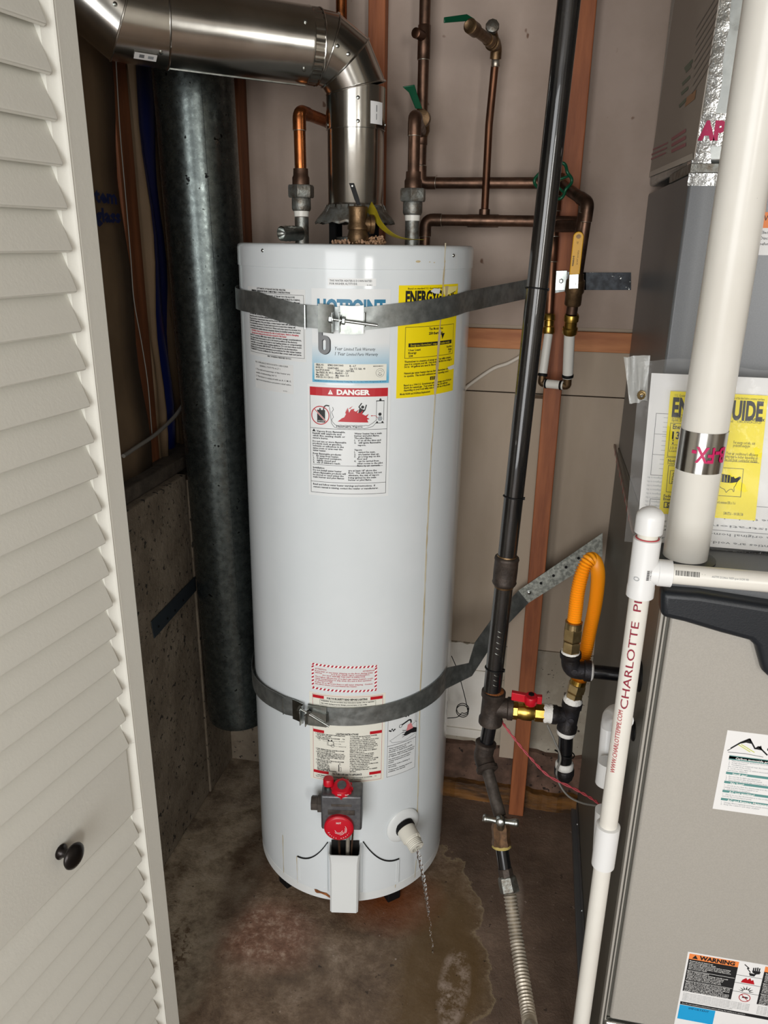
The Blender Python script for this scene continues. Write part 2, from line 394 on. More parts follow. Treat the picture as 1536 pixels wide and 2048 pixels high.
def floor_mat():
    m = bpy.data.materials.new('wet_stained_concrete_floor'); m.use_nodes = True; nt = m.node_tree; L = nt.links; b = nt.nodes['Principled BSDF']
    tc = nt.nodes.new('ShaderNodeTexCoord')
    def noise(sc, det=6, rg=0.62, dist=0.0):
        n = nt.nodes.new('ShaderNodeTexNoise'); n.inputs['Scale'].default_value = sc; n.inputs['Detail'].default_value = det; n.inputs['Roughness'].default_value = rg
        n.inputs['Distortion'].default_value = dist; L.new(tc.outputs['Object'], n.inputs['Vector']); return n
    def ramp(src, stops):
        r = nt.nodes.new('ShaderNodeValToRGB'); e = r.color_ramp.elements
        e[0].position, e[1].position = stops[0][0], stops[-1][0]; e[0].color = (*lin(stops[0][1]), 1); e[1].color = (*lin(stops[-1][1]), 1)
        for p, c in stops[1:-1]:
            q = e.new(p); q.color = (*lin(c), 1)
        L.new(src, r.inputs['Fac']); return r.outputs[0]
    def math_(op, a, b_, c=None):
        n = nt.nodes.new('ShaderNodeMath'); n.operation = op; n.use_clamp = False
        for i, v in enumerate((a, b_)):
            if isinstance(v, (int, float)): n.inputs[i].default_value = v
            else: L.new(v, n.inputs[i])
        return n.outputs[0]
    def mix(f, a, c):
        n = nt.nodes.new('ShaderNodeMixRGB'); L.new(f, n.inputs[0])
        for i, v in ((1, a), (2, c)):
            if isinstance(v, str): n.inputs[i].default_value = (*lin(v), 1)
            else: L.new(v, n.inputs[i])
        return n.outputs[0]
    n1 = noise(3.5, 9, .68, .2); n2 = noise(28, 8, .78); n3 = noise(9, 9, .75, .3)
    base = ramp(n1.outputs['Fac'], [(0.32, '524237'), (0.5, '725e50'), (0.68, '957e6d')])
    fine = ramp(n2.outputs['Fac'], [(0.34, '47382c'), (0.62, '8e7d6c')])
    c = mix(ramp(n3.outputs['Fac'], [(0.3, '202020'), (0.7, '8a8a8a')]), base, fine)
    sx = nt.nodes.new('ShaderNodeSeparateXYZ'); L.new(tc.outputs['Object'], sx.inputs[0])
    X, Y = sx.outputs[0], sx.outputs[1]
    wob = math_('MULTIPLY', math_('SUBTRACT', noise(7, 6, .6).outputs['Fac'], 0.5), 0.3)
    def blob(cx, cy, rx, ry, soft, wv=wob):
        dx = math_('DIVIDE', math_('SUBTRACT', X, cx), rx); dy = math_('DIVIDE', math_('SUBTRACT', Y, cy), ry)
        d = math_('SQRT', math_('ADD', math_('MULTIPLY', dx, dx), math_('MULTIPLY', dy, dy)), 0)
        d = math_('ADD', d, math_('MULTIPLY', wv, 1.6))
        mr = nt.nodes.new('ShaderNodeMapRange'); mr.inputs['From Min'].default_value = 1.0; mr.inputs['From Max'].default_value = 1.0-soft
        L.new(d, mr.inputs['Value']); return mr.outputs[0]
    # rusty water spread from under the tank, with a mineral rim on its right-hand side
    pud = blob(-0.44, 1.22, 0.44, 0.50, 0.012); pudin = blob(-0.44, 1.22, 0.44, 0.50, 0.035)
    c = mix(math_('MULTIPLY', math_('SUBTRACT', pud, pudin), 0.8), c, 'c1af8a')
    n4 = noise(11, 12, .8, .2); tan = ramp(n4.outputs['Fac'], [(0.36, '514234'), (0.5, '806c58'), (0.6, '9e8a76'), (0.68, 'c3b29f')])
    c = mix(math_('MULTIPLY', pudin, 0.8), c, tan)
    ol = blob(-0.10, 1.22, 0.13, 0.34, 0.5); c = mix(math_('MULTIPLY', math_('MULTIPLY', ol, pudin), 0.8), c, '66502f')
    rust = blob(-0.25, 1.40, 0.15, 0.12, 0.8)
    c = mix(math_('MULTIPLY', rust, 0.85), c, '834216')
    rough_p = ramp(noise(38, 8, .75).outputs['Fac'], [(0.36, '724d3c'), (0.5, '956c59'), (0.66, 'd3b6a1')])
    rust2 = blob(-0.50, 1.24, 0.15, 0.11, 0.5); c = mix(math_('MULTIPLY', rust2, 0.75), c, rough_p)
    dry = blob(-0.80, 1.30, 0.24, 0.62, 0.12); dryc = ramp(noise(12, 8, .75).outputs['Fac'], [(0.38, '5b4f40'), (0.55, '9e917d'), (0.7, 'b6a998')]); c = mix(math_('MULTIPLY', dry, 0.8), c, dryc)
    dk = blob(-0.60, 1.42, 0.07, 0.30, 0.5); c = mix(math_('MULTIPLY', dk, 0.6), c, '443326')
    sp1 = blob(-0.68, 1.15, 0.06, 0.11, 0.5); c = mix(math_('MULTIPLY', math_('MULTIPLY', sp1, ramp(noise(60, 4, .7).outputs['Fac'], [(0.42, 'ffffff'), (0.5, '000000')])), 0.8), c, '422b15')
    spl = blob(0.05, 1.45, 0.02, 0.10, 0.6); c = mix(math_('MULTIPLY', spl, 0.5), c, 'c1b3a5')
    cr = blob(-0.07, 1.2, 0.035, 0.11, 0.3); c = mix(math_('MULTIPLY', math_('MULTIPLY', cr, ramp(noise(24, 8, .8).outputs['Fac'], [(0.45, '000000'), (0.6, 'ffffff')])), 0.7), c, 'c3b0a2')
    spk = ramp(noise(55, 2).outputs['Fac'], [(0.69, '000000'), (0.73, 'ffffff')]); c = mix(math_('MULTIPLY', spk, 0.7), c, '271f1a')
    spk2 = ramp(noise(47, 3).outputs['Fac'], [(0.27, 'ffffff'), (0.31, '000000')]); c = mix(math_('MULTIPLY', spk2, 0.5), c, 'd0bfb3')
    L.new(c, b.inputs['Base Color'])
    wet = math_('SUBTRACT', 0.66, math_('MULTIPLY', math_('MAXIMUM', pud, math_('MULTIPLY', rust, 0.8)), 0.4)); wet2 = math_('SUBTRACT', wet, math_('MULTIPLY', n3.outputs['Fac'], 0.2))
    L.new(wet2, b.inputs['Roughness'])
    bp = nt.nodes.new('ShaderNodeBump'); bp.inputs['Strength'].default_value = 0.7; bp.inputs['Distance'].default_value = 0.007
    h = math_('MULTIPLY', math_('ADD', math_('MULTIPLY', n2.outputs['Fac'], 0.5), n3.outputs['Fac']), math_('SUBTRACT', 1.0, math_('MULTIPLY', ol, 0.7)))
    L.new(h, bp.inputs['Height']); L.new(bp.outputs[0], b.inputs['Normal'])
    return m
struct(MB().bx(-2.5, 2.6, -3.0, 1.95, -0.06, 0.0), 'floor', floor_mat(), label='brown stained wet concrete floor')
struct(MB().bx(-2.5, 2.6, -3.0, 1.95, 2.44, 2.5), 'ceiling', M['ceil'])
# room in front of the closet (seen only in reflections)
struct(MB().bx(-2.5, 2.6, -3.0, -2.94, 0, 2.44), 'wall_front', M['room'])
struct(MB().bx(-2.56, -2.5, -3.0, 0.74, 0, 2.44), 'wall_outer_left', M['room'])
struct(MB().bx(2.6, 2.66, -3.0, 0.74, 0, 2.44), 'wall_outer_right', M['room'])
hd = MB(); hd.bx(-2.5, -0.84, 0.64, 0.74, 0, 2.44); hd.bx(0.9, 2.6, 0.64, 0.74, 0, 2.44); hd.bx(-0.84, 0.9, 0.64, 0.74, 2.06, 2.44)
struct(hd, 'wall_opening', M['room'])
struct(MB().bx(0.9, 0.98, 0.74, 1.95, 0, 2.44), 'wall_right', M['wall_low'])

# back wall: proud upper drywall, batten in the gap, lower board, white painted patch, concrete foot
wb = MB()
def ragged(x0, x1, z, amp, n, y0, y1, z1):
    lo = [(x0+(x1-x0)*i/n, z+random.uniform(-amp, amp)) for i in range(n+1)]
    poly = [Vector((x, y0, zz)) for x, zz in lo]+[Vector((x1, y0, z1)), Vector((x0, y0, z1))]
    return poly
wb.prism(ragged(-0.98, 0.9, 1.297, 0.0012, 90, 1.80, 1.84, 2.44), (0, 0.045, 0), M['wall_up'])
wb.bx(-0.98, 0.9, 1.845, 1.95, 0, 2.44, M['dark'])
wall_back = struct(wb, 'wall_back', None); ORG['wall_back'] = Vector((0, 0, 0))
def wpart(mb, name, m, **k): return mb.build(name, m, wall_back, smooth=0, **k)
wpart(MB().bx(-0.9, 0.9, 1.82, 1.845, 1.142, 1.30), 'wall_board', M['wall_low'])
wpart(MB().bx(-0.9, 0.9, 1.82, 1.845, 0.472, 1.139), 'wall_board', M['wall_low'])
wpart(MB().bx(-0.9, 0.9, 1.806, 1.8199, 1.243, 1.287), 'batten', M['wood_pale'], bevel=0.0015)
# white painted patch with a torn upper edge
x0, x1 = -0.24, at(992, 1400, 1.81).x
wp = MB(); pl = []
n = 26
for i in range(n+1):
    x = x0+(x1-x0)*i/n; pl.append(Vector((x, 1.812, 0.474+random.uniform(-0.004, 0.004)-0.008*(i > 20))))
wp.prism(pl+[Vector((x1, 1.812, 0.19)), Vector((x0, 1.812, 0.19))], (0, 0.008, 0))
wpart(wp, 'white_panel', M['white_wall'], label='white painted patch of wall with a torn upper edge')
wpart(MB().bx(x0, x1-.002, 1.806, 1.82, 0.186, 0.212), 'wall_board', M['white_wall'], bevel=0.002)
wpart(MB().bx(x0, x1-.002, 1.8105, 1.82, 0.395, 0.3965), 'wall_board', M['conc_pale'])
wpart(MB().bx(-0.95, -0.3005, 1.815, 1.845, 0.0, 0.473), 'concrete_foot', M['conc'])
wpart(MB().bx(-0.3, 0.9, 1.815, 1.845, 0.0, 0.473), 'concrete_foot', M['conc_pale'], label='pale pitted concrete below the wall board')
# rough brown concrete kerb and wet sill at the bottom
kb = MB(); nn = 60; ptop = []; pb = []
prof = []
for i in range(nn+1):
    x = -0.62+(1.5)*i/nn; j = random.uniform(-0.006, 0.006)
    prof.append((x, 1.802+random.uniform(-.003, .003), 0.165+j))
vs = []; fs = []
for i, (x, y, z) in enumerate(prof):
    vs += [(x, y-0.006, 0.0), (x, y, z), (x, 1.816, z+0.004), (x, 1.816, 0)]
    if i: a = (i-1)*4; b2 = i*4; fs += [(a+k, a+(k+1) % 4, b2+(k+1) % 4, b2+k) for k in range(4)]
kb.add(vs, fs)
wpart(kb, 'concrete_kerb', M['conc_brown'])
kb = MB(); vs = []; fs = []
for i in range(nn+1):
    x = -0.6+(0.8)*i/nn; j = random.uniform(-0.004, 0.004)
    vs += [(x, 1.782+j*.6, -0.002), (x, 1.786+j*.6, 0.05+j), (x, 1.80, 0.056+j), (x, 1.80, -0.002)]
    if i: a = (i-1)*4; b2 = i*4; fs += [(a+k, a+(k+1) % 4, b2+(k+1) % 4, b2+k) for k in range(4)]
kb.add(vs, fs); kb.add([], [])
wpart(kb, 'sill_board', M['wood_wet'], label='wet stained wooden sill along the foot of the back wall')
# studs
def stud(px0, px1, py, Y, Yb, z0=0.0, z1=2.44, m='wood'):
    a, b = at(px0, py, Y), at(px1, py, Y)
    return wpart(MB().bx(a.x, b.x, Y, Yb, z0, z1), 'stud', M[m], bevel=0.0025)
stud(1147, 1189, 60, 1.745, 1.7995)
wpart(MB().bx(at(1029, 1105, 1.78).x, at(1150, 60, 1.745).x-0.0005, 1.775, 1.82, 0.16, 1.138), 'furring_strip', M['wall_low'], label='painted furring strip beside the stud')
stud(735, 768, 230, 1.765, 1.7995)
stud(469, 482, 300, 1.75, 1.7995, m='wood_shade_tint')
a = at(1040, 785, 1.819)
# floor-to-ceiling left side
wl = MB(); wl.bx(-0.98, -0.81, 0.74, 1.655, 0, 0.935); wl.bx(-0.98, -0.806, 1.657, 1.82, 0, 0.92)
wall_left = struct(wl, 'wall_left', M['conc'], bevel=0.004, label='pitted grey concrete stem wall of the closet, left side'); ORG['wall_left'] = Vector((0, 0, 0))
def lpart(mb, name, m, **k): return mb.build(name, m, wall_left, **k)
lpart(MB().bx(-1.05, -0.945, 0.74, 1.82, 0.936, 2.44), 'sheathing', M['kraft'])
lpart(MB().bx(-0.98, -0.83, 0.76, 1.80, 0.9352, 0.97), 'sill_plate', M['ledge'], bevel=0.003)
def lx(x, y, X): return atx(x, y, X)
# stud between the insulation batts
p0, p1 = lx(236, 300, -0.87), lx(262, 300, -0.87)
lpart(MB().bx(-0.89, -0.87, p0.y, p1.y+0.012, 0.97, 2.44), 'stud', M['wood_shade_tint'], bevel=0.003)
def batt(y0, y1, name='insulation_batt', m='kraft', X=-0.885, amp=0.022, label=None, z0=0.97, ph=0):
    mb = MB(); nu, nv = 10, 26; vs = []; fs = []
    for j in range(nv+1):
        for i in range(nu+1):
            u = i/nu; z = z0+(2.43-z0)*j/nv
            bul = amp*math.sin(PI*u)**0.6+0.006*math.sin(9*u+5*z+ph)+0.005*math.sin(17*z+3*u)
            vs.append((X+bul-amp+0.004, y0+(y1-y0)*u+0.004*math.sin(8*z+ph), z))
    for j in range(nv):
        for i in range(nu):
            a = j*(nu+1)+i; fs.append((a, a+1, a+nu+2, a+nu+1))
    mb.add(vs, fs); o = lpart(mb, name, M[m], smooth=180, label=label)
    md = o.modifiers.new('thick', 'SOLIDIFY'); md.thickness = 0.004; md.offset = -1
    return o
yk = lx(262, 300, -0.88).y
batt(0.76, p0.y-0.002, X=-0.866, amp=0.008)
batt(p1.y+0.013, lx(290, 340, -0.87).y+0.0, X=-0.868, ph=2)
yn0, yn1 = lx(284, 340, -0.88).y, lx(318, 340, -0.88).y
batt(yn0, yn1+0.02, 'blue_sheet', 'navy', X=-0.895, amp=0.01, label='dark blue plastic sheet between studs', ph=4)
batt(yn1+0.022, 1.80, X=-0.88, ph=1)
# printed words on the kraft facing
def kr(u, v, d): return Vector((-0.846+d, 0, 0))+Vector((0, uo.y+u, uo.z-v))
uo = lx(186, 376, -0.846); sh = Sheet(kr, .2, .1)
ue = lx(233, 376, -0.846)
sh.text('tem', 0, 0, 0.024, M['ink_navy'], w=(ue-uo).y*0.95, bold=0.04)
u2 = lx(190, 418, -0.846); ue2 = lx(238, 418, -0.846)
sh.text('rglass', u2.y-uo.y-0.02, uo.z-u2.z-0.002, 0.024, M['ink_navy'], w=(ue2-u2).y*1.02+0.02, bold=0.04)
sh.ink.build('printing', None, wall_left, smooth=0)

# ================================================================== DOOR
AZ = math.radians(9); DO = Vector((-0.5596, 0.95, 0)); DU = Vector((math.sin(AZ), math.cos(AZ), 0)); DN = Vector((math.cos(AZ), -math.sin(AZ), 0))
RD = Matrix((( DU.x, DN.x, 0), (DU.y, DN.y, 0), (0, 0, 1)))   # columns: u, n, z
def dp(u, n, z): return DO+DU*u+DN*n+Vector((0, 0, z))
door = empty('door_1', (DO.x, DO.y, 0), kind='structure', label='white louvered bifold door panel standing open at the left')
def dbox(u0, u1, n0, n1, z0, z1, name, bev=0.0015, m='door', parent=door, **k):
    return MB().box(dp((u0+u1)/2, (n0+n1)/2, (z0+z1)/2), (abs(u1-u0), abs(n1-n0), abs(z1-z0)), None, RD).build(name, M[m], parent, bevel=bev, **k)
dbox(-0.034, 0, -0.028, 0, 0.015, 2.04, 'stile'); dbox(-0.47, -0.425, -0.028, 0, 0.015, 2.04, 'stile')
def bead(u0, z0, z1):
    mb = MB(); pr = [(u0, -0.001), (u0-0.003, 0.0012), (u0-0.006, -0.001), (u0-0.008, -0.004), (u0-0.018, -0.008), (u0-0.018, -0.026), (u0, -0.026)]
    mb.prism([dp(u, n, z0) for u, n in pr], (0, 0, z1-z0)); return mb.build('moulding', M['door'], door)
bead(-0.0345, 0.07, 0.611); bead(-0.0345, 0.735, 1.93); bead(-0.0345, 0.6112, 0.7348)
dbox(-0.425, -0.053, -0.026, -0.003, 0.611, 0.735, 'rail', 0.002); dbox(-0.425, -0.034, -0.028, 0, 1.93, 2.04, 'rail'); dbox(-0.425, -0.034, -0.028, 0, 0.015, 0.07, 'rail')
sm = None
def slat(z):
    """one louver board: lower edge proud towards the room, upper edge tucked behind the next"""
    global sm
    if sm is None:
        mb = MB(); pr = [(-0.003, -0.0005), (0.0018, 0.0015), (0.0022, 0.0045), (-0.0175, 0.0535), (-0.0215, 0.0555), (-0.0245, 0.0535), (-0.008, 0.0015)]
        mb.prism([dp(-0.0525, n, zz) for n, zz in pr], DU*(-0.372)); o = mb.build('slat', M['door'], door, bevel=0.0008); sm = o
    else:
        o = sm.copy(); COL.objects.link(o); o.parent = door
    o.location = (0, 0, z)
z = 0.735
while z < 1.90: slat(z); z += 0.0479
z = 0.564
while z > 0.05: slat(z-0.0); z -= 0.0484
k = MB(); kp = dp(-0.205, -0.003, 0.668)
k.lathe(kp, DN, [(0, 0.0105), (0.002, 0.0108), (0.004, 0.008), (0.009, 0.0062), (0.016, 0.0068), (0.018, 0.013), (0.020, 0.0172), (0.0225, 0.0185), (0.025, 0.0178), (0.0265, 0.0155), (0.0275, 0.0145), (0.029, 0.010), (0.0296, 0.004)], 32)
k.build('door_knob', M['knob'], door, smooth=50, label='round oil-rubbed bronze knob')

# ================================================================== BIG GALVANIZED DUCT
a, b = at(400, 338, 1.63), at(479, 1422, 1.63); d = (a-b).normalized()
gd = empty('galvanized_duct', (b.x, b.y, 0), 'tall dull galvanized round duct standing between the louvered door and the water heater', 'duct')
top = b+d*((2.44-b.z)/d.z)
mb = MB(); mb.lathe(b-d*0.012, d, [(0, 0.072), (0.004, 0.0772), (0.012, 0.079), (0.02, 0.08), ((top-b).length, 0.08)], 48)
mb.build('duct_wall', M['galv'], gd, smooth=30)
seam = MB(); sd = Vector((0.55, -0.83, 0)).normalized()
seam.tube([b+sd*0.0802+d*0.01, top+sd*0.0802], 0.0006, 6); seam.build('seam', M['galv'], gd)
# small support under the duct end

# cables on the left stud wall
for pts_, r_, lab_, m_ in (([(232, 120), (240, 260), (252, 400), (262, 520), (268, 600), (284, 690), (296, 770), (304, 868)], .0012, 'thin pale wire running down the left stud', 'greywire'), ([(247, 912), (275, 893), (312, 868), (350, 832), (372, 800)], .0045, 'grey cable crossing the dark ledge behind the duct', 'greywire')):
    q = [atx(x, y, -0.858 if r_ < .003 else -0.84) for x, y in pts_]
    cb_ = empty('cable', tuple(q[-1]), lab_, 'cable', 'cables on the left stud wall')
    mb = MB(); mb.tube(catmull(q, 6), r_, 8); mb.build('sheath', M[m_], cb_, smooth=60)

# ================================================================== WATER HEATER
HZX = lambda z: -0.376+0.0062*z; HY = 1.56; HR = 0.229
wh = empty('water_heater', (-0.376, HY, 0), 'tall white gas tank water heater covered in printed labels, standing on the wet floor', 'water heater')
TILT = 0.0062
def hp(th, z, r):
    """point on the heater: angle (degrees from facing the room, towards the right), height, radius"""
    t = math.radians(th); return Vector((HZX(z)+r*math.sin(t), HY-r*math.cos(t), z))
def hcyl(x, y, r=HR):
    d = ray(x, y); cx = HZX(1.0)
    for _ in range(5):
        A = d.x**2+d.y**2; B = -2*(d.x*cx+d.y*HY); C = cx*cx+HY*HY-r*r
        D = B*B-4*A*C
        t = (-B-math.sqrt(max(D, 0)))/(2*A); p = CAM+d*t; cx = HZX(p.z)
    return math.degrees(math.atan2(p.x-cx, -(p.y-HY))), p.z
def ring_lathe(prof, seg=128, m=None, mb=None, caps=True):
    mb = mb or MB(); vs = []; fs = []
    for z, r in prof: vs += [hp(360*k/seg, z, r) for k in range(seg)]
    n = len(prof)
    fs = [(i*seg+k, i*seg+(k+1) % seg, (i+1)*seg+(k+1) % seg, (i+1)*seg+k) for i in range(n-1) for k in range(seg)]
    if caps: fs += [tuple(range(seg))[::-1], tuple((n-1)*seg+k for k in range(seg))]
    return mb.add(vs, fs, m)
ring_lathe([(0.060, HR-0.002), (0.062, HR), (1.434, HR)]).build('jacket', M['enamel'], wh, smooth=30)
ring_lathe([(1.425, HR+0.0002), (1.4255, HR+0.0016), (1.457, HR+0.0016), (1.4625, HR), (1.465, HR-0.004), (1.4655, HR-0.01)]).build('top_cap', M['enamel'], wh, smooth=50)
ring_lathe([(0.034, HR-0.006), (0.036, HR-0.001), (0.058, HR-0.001), (0.0595, HR-0.003)]).build('base_ring', M['enamel_w'], wh, smooth=30)
M['nozzle'] = mat('nozzle_plastic', 'd9d6ca', .4)
for th in (-36, 41, 180):
    mb = MB(); p = hp(th, 0.018, 0.207); mb.box(p, (0.034, 0.022, 0.038), None, Matrix.Rotation(math.radians(th), 3, 'Z')); mb.build('leg', M['black'], wh, bevel=0.003)
for x, y in ((527, 501), (905, 511)):
    th, z = hcyl(x, y); n = hp(th, z, 1)-hp(th, z, 0); mb = MB()
    mb.lathe(hp(th, z, HR+0.001), n, [(0, .0032), (.0015, .0032), (.0028, .002)], 12); mb.build('screw', M['zinc'], wh)

def hsheet(tl, br, pad=0):
    t0, z0 = hcyl(*tl); t1, z1 = hcyl(*br); W = math.radians(t1-t0)*HR; H = z0-z1
    return Sheet(lambda u, v, d: hp(t0+math.degrees(u/HR), z0-v, HR+d), W, H)
def hsheet4(tl, tr, bl, br):
    """label between the averages of its four measured corners"""
    c = [hcyl(*p) for p in (tl, tr, bl, br)]
    t0 = (c[0][0]+c[2][0])/2; t1 = (c[1][0]+c[3][0])/2; z0 = (c[0][1]+c[1][1])/2; z1 = (c[2][1]+c[3][1])/2
    return Sheet(lambda u, v, d: hp(t0+math.degrees(u/HR), z0-v, HR+d), math.radians(t1-t0)*HR, z0-z1)

# -- altitude label
s = hsheet4((656, 554), (752, 559), (656, 569), (752, 574)); s.sheet(M['lab_plain'])
s.text('THIS WATER HEATER IS DOWN RATED', .003, .0025, .0032, M['ink'], w=s.W-.01, bold=.005); s.text('FOR HIGHER ALTITUDE.', .003, .0075, .0032, M['ink'], bold=.005, w=s.W*.58)
s.text('42-184-3', s.W-.016, s.H-.0025, .0018, M['ink'])
s.build('altitude_label', wh)

# -- clearance / instructions label, left
s = hsheet4((496, 571), (611, 580), (500.5, 709), (612, 723)); s.sheet(M['lab_plain']); W, H = s.W, s.H
s.frame(.004, .0095, W-.003, H-.006, .0006, M['ink'])
s.text('AUTOMATIC STORAGE WATER HEATER', W*.24, .001, .0026, M['ink'], w=W*.5, bold=.03)
s.text('MINIMUM CLEARANCES FROM COMBUSTIBLE CONSTRUCTION', W*.12, .0052, .0028, M['ink'], w=W*.68, bold=.04)
L1 = ['1" FROM SIDES; 0" FROM REAR; 6" FROM FRONT; 12" FROM TOP; FOR ALCOVE', 'OR CLOSET INSTALLATION. MAY BE INSTALLED ON COMBUSTIBLE FLOORING.', 'For proper installation and operating instructions, see the Use and Care Manual.',
      'CAUTION: To reduce the risk of fire, explosion and injury, read all instructions.', 'Combustion air openings must be provided as required by the installation codes.', 'Vent connectors must be sized and supported to meet the national fuel gas code.', 'Do not obstruct the flow of combustion and ventilation air to this appliance.', 'Drain the tank only after the gas and the cold water supply have been shut off.', 'The relief valve discharge must be piped to a safe place of disposal at all times.', 'Inspect the anode rod and flush sediment from the tank once every year at least.', 'Keep the burner compartment clean and free from dust, lint and loose material.',
      'LEAKAGE: Regardless of the care taken, a water heater tank will eventually leak.', 'Do not install without a drain pan. The water heater must not be located where leakage will', 'cause damage to adjacent areas or lower floors. Where such areas cannot be avoided, it is', 'recommended that a suitable drain pan, adequately drained, be installed under the heater.']
y = .0125; ld = (H-.0125-.009)/24
for i, t in enumerate(L1): s.text(t, .007, y+ld*i, ld*.62, M['ink'], w=(W-.014)*(0.98 if i % 3 else .9), bold=.035)
s.rect(.006, y+ld*15-.0006, W-.005, y+ld*17-.0002, M['lab_plain'], .0006)
for i, t in enumerate(['DANGER: Hotter water increases the risk of scald injury. Before changing', 'the temperature setting see the instruction manual for this heater.']): s.text(t, .012, y+ld*(15+i), ld*.66, M['ink_red'], w=(W-.026)*(1 if i == 0 else .8), bold=.04)
for i, t in enumerate(['NOTE: To prevent chilly water waste with dormant energy considerations,', 'the water heater thermostat is set to its lowest position at the factory.', 'MODELS: Do not connect this heater to any heating system or component(s)', 'used with a non-potable water heating appliance. Do not introduce toxic', 'chemicals into this system. IMPORTANT: see the manual for anode inspection,', 'flushing and recommended maintenance procedures for this water heater.', 'WARRANTY: See the certificate for the period that covers tank and parts.']): s.text(t, .007, y+ld*(17+i), ld*.64, M['ink'], w=(W-.014)*(.99 if i % 3 != 1 else .93), bold=.035)
s.text('MAX. WORKING PRESSURE 150 P.S.I.', W*.42, H-.005, .0026, M['ink'], w=W*.38, bold=.03)
s.build('clearance_label', wh)

# -- compliance label
s = hsheet4((509, 720), (588, 729), (513, 777), (586, 786)); s.sheet(M['lab_plain']); W, H = s.W, s.H
s.text('IN COMPLIANCE WITH NORTH CAROLINA', .004, .002, .003, M['ink'], w=W*.86); s.text('GENERAL STATUTE 66.27 1', W*.17, .008, .003, M['ink'], w=W*.55)
for i, t in enumerate(['1. The tank and waterways of this heater are', '    capable of withstanding 300° F.', '2. This heater is equipped with an A. S. M. E.', '    approved temperature pressure relief valve.']): s.text(t, .004, .0155+.0064*i, .0027, M['ink'], w=W*(.9, .6, .92, .92)[i], bold=.01)
s.text('42-194-2', W*.78, H-.005, .0018, M['ink'])
s.build('compliance_label', wh)

# -- blue maker's label
s = hsheet4((624, 575), (781, 579), (624, 761), (778, 768)); W, H = s.W, s.H
zt, zb = s.f(0, 0, 0).z, s.f(0, H, 0).z
s.sheet(gradient_mat('brand_label_fade', 'd9dcdc', '5fa9c9', zb+H*.06, zb+H*.44))
s.text('HOTPOINT', W*.075, H*.115, .0222, M['ink_blue'], w=W*.86, bold=.05, res=3)
def six(s, u, v, w_, h_, m, lift):
    """condensed numeral 6: stem with a closed bowl"""
    t = w_*.34; n = 14; outer = []; inner = []
    r = w_/2; cy0 = v+h_*.52+r; cy1 = v+h_-r
    for k in range(n+1): a = PI+PI*k/n; outer.append((u+r+r*math.cos(a), cy0+r*math.sin(a))); inner.append((u+r+(r-t)*math.cos(a), cy0+(r-t)*math.sin(a)))
    for k in range(n+1): a = PI*k/n; outer.append((u+r+r*math.cos(a), cy1+r*math.sin(a))); inner.append((u+r+(r-t)*math.cos(a), cy1+(r-t)*math.sin(a)))
    N = len(outer)
    s.ink.add([s.f(a, b, lift) for a, b in outer+inner], [(i, (i+1) % N, N+(i+1) % N, N+i) for i in range(N)], m)
    top = [(u, cy0), (u, v+r)]+[(u+r+r*math.cos(PI+PI*k/8), v+r+r*math.sin(PI+PI*k/8)) for k in range(1, 9)]
    top += [(u+w_-t, v+r)]+[(u+r+(r-t)*math.cos(-PI*k/8), v+r+(r-t)*math.sin(-PI*k/8)) for k in range(1, 9)]+[(u+t, cy0)]
    s.poly(top, m, lift)
six(s, W*.095, H*.27, W*.155, H*.425, M['ink'], .0007); six(s, W*.085, H*.27, W*.15, H*.42, M['ink_grey'], .0009)
s.text('Year', W*.30, H*.605, .0062, M['ink'], shear=.25, w=W*.1); s.text('Limited Tank Warranty', W*.415, H*.612, .0052, M['ink'], shear=.25, w=W*.40)
s.text('1 Year', W*.30, H*.66, .0062, M['ink'], shear=.25, w=W*.135); s.text('Limited Parts Warranty', W*.45, H*.667, .0052, M['ink'], shear=.25, w=W*.40)
s.rect(W*.03, H*.79, W*.965, H*.97, M['lab_cream'], .0007)
rows = [('SERIAL NO.', .05, .797, .11), ('RPMG 0300110003', .21, .797, .20), ('R - 6.7', .49, .80, .08), ('MODEL NO.', .05, .826, .10), ('NG40T36B01', .21, .829, .14), ('Cap. U.S. Gals.  40', .49, .829, .2),
        ('Input BTUH 34,000', .05, .853, .18), ('TYPE GAS  -  NATURAL', .31, .855, .24), ('Gas PRESS. IN. W.C. - Manifold  -  5.0', .05, .88, .42), ('Max. Inlet - 14.0', .05, .905, .17), ('Min. Inlet - 5.0', .31, .907, .17), ('ANSI Z21.10.1 CSA 4.1 - 1998', .05, .93, .3), ('MADE IN MEXICO', .79, .807, .13)]
for t, u, v, ww in rows: s.text(t, W*u, H*v, .0032 if t != 'MADE IN MEXICO' else .0018, M['ink'], w=W*ww, bold=.03, lift=.0009)
s.ring(W*.88, H*.885, .0075, .0004, M['ink'], .0009); s.ring(W*.88, H*.885, .0045, .0004, M['ink'], .0009, a0=PI*1.1, a1=PI*1.9); s.ring(W*.88, H*.885, .0045, .0008, M['ink'], .0009, a0=PI*.2, a1=PI*.8)
s.text('AC', W*.88, H*.878, .0026, M['ink'], al='C', lift=.001)
s.text('Manufactured under license to Warranty Trading Mfg. Co., P.O. Box 10000, Montgomery, AL 36111', W*.03, H*.976, .0019, M['ink_navy'], w=W*.93, lift=.0009)
s.build('maker_label', wh)

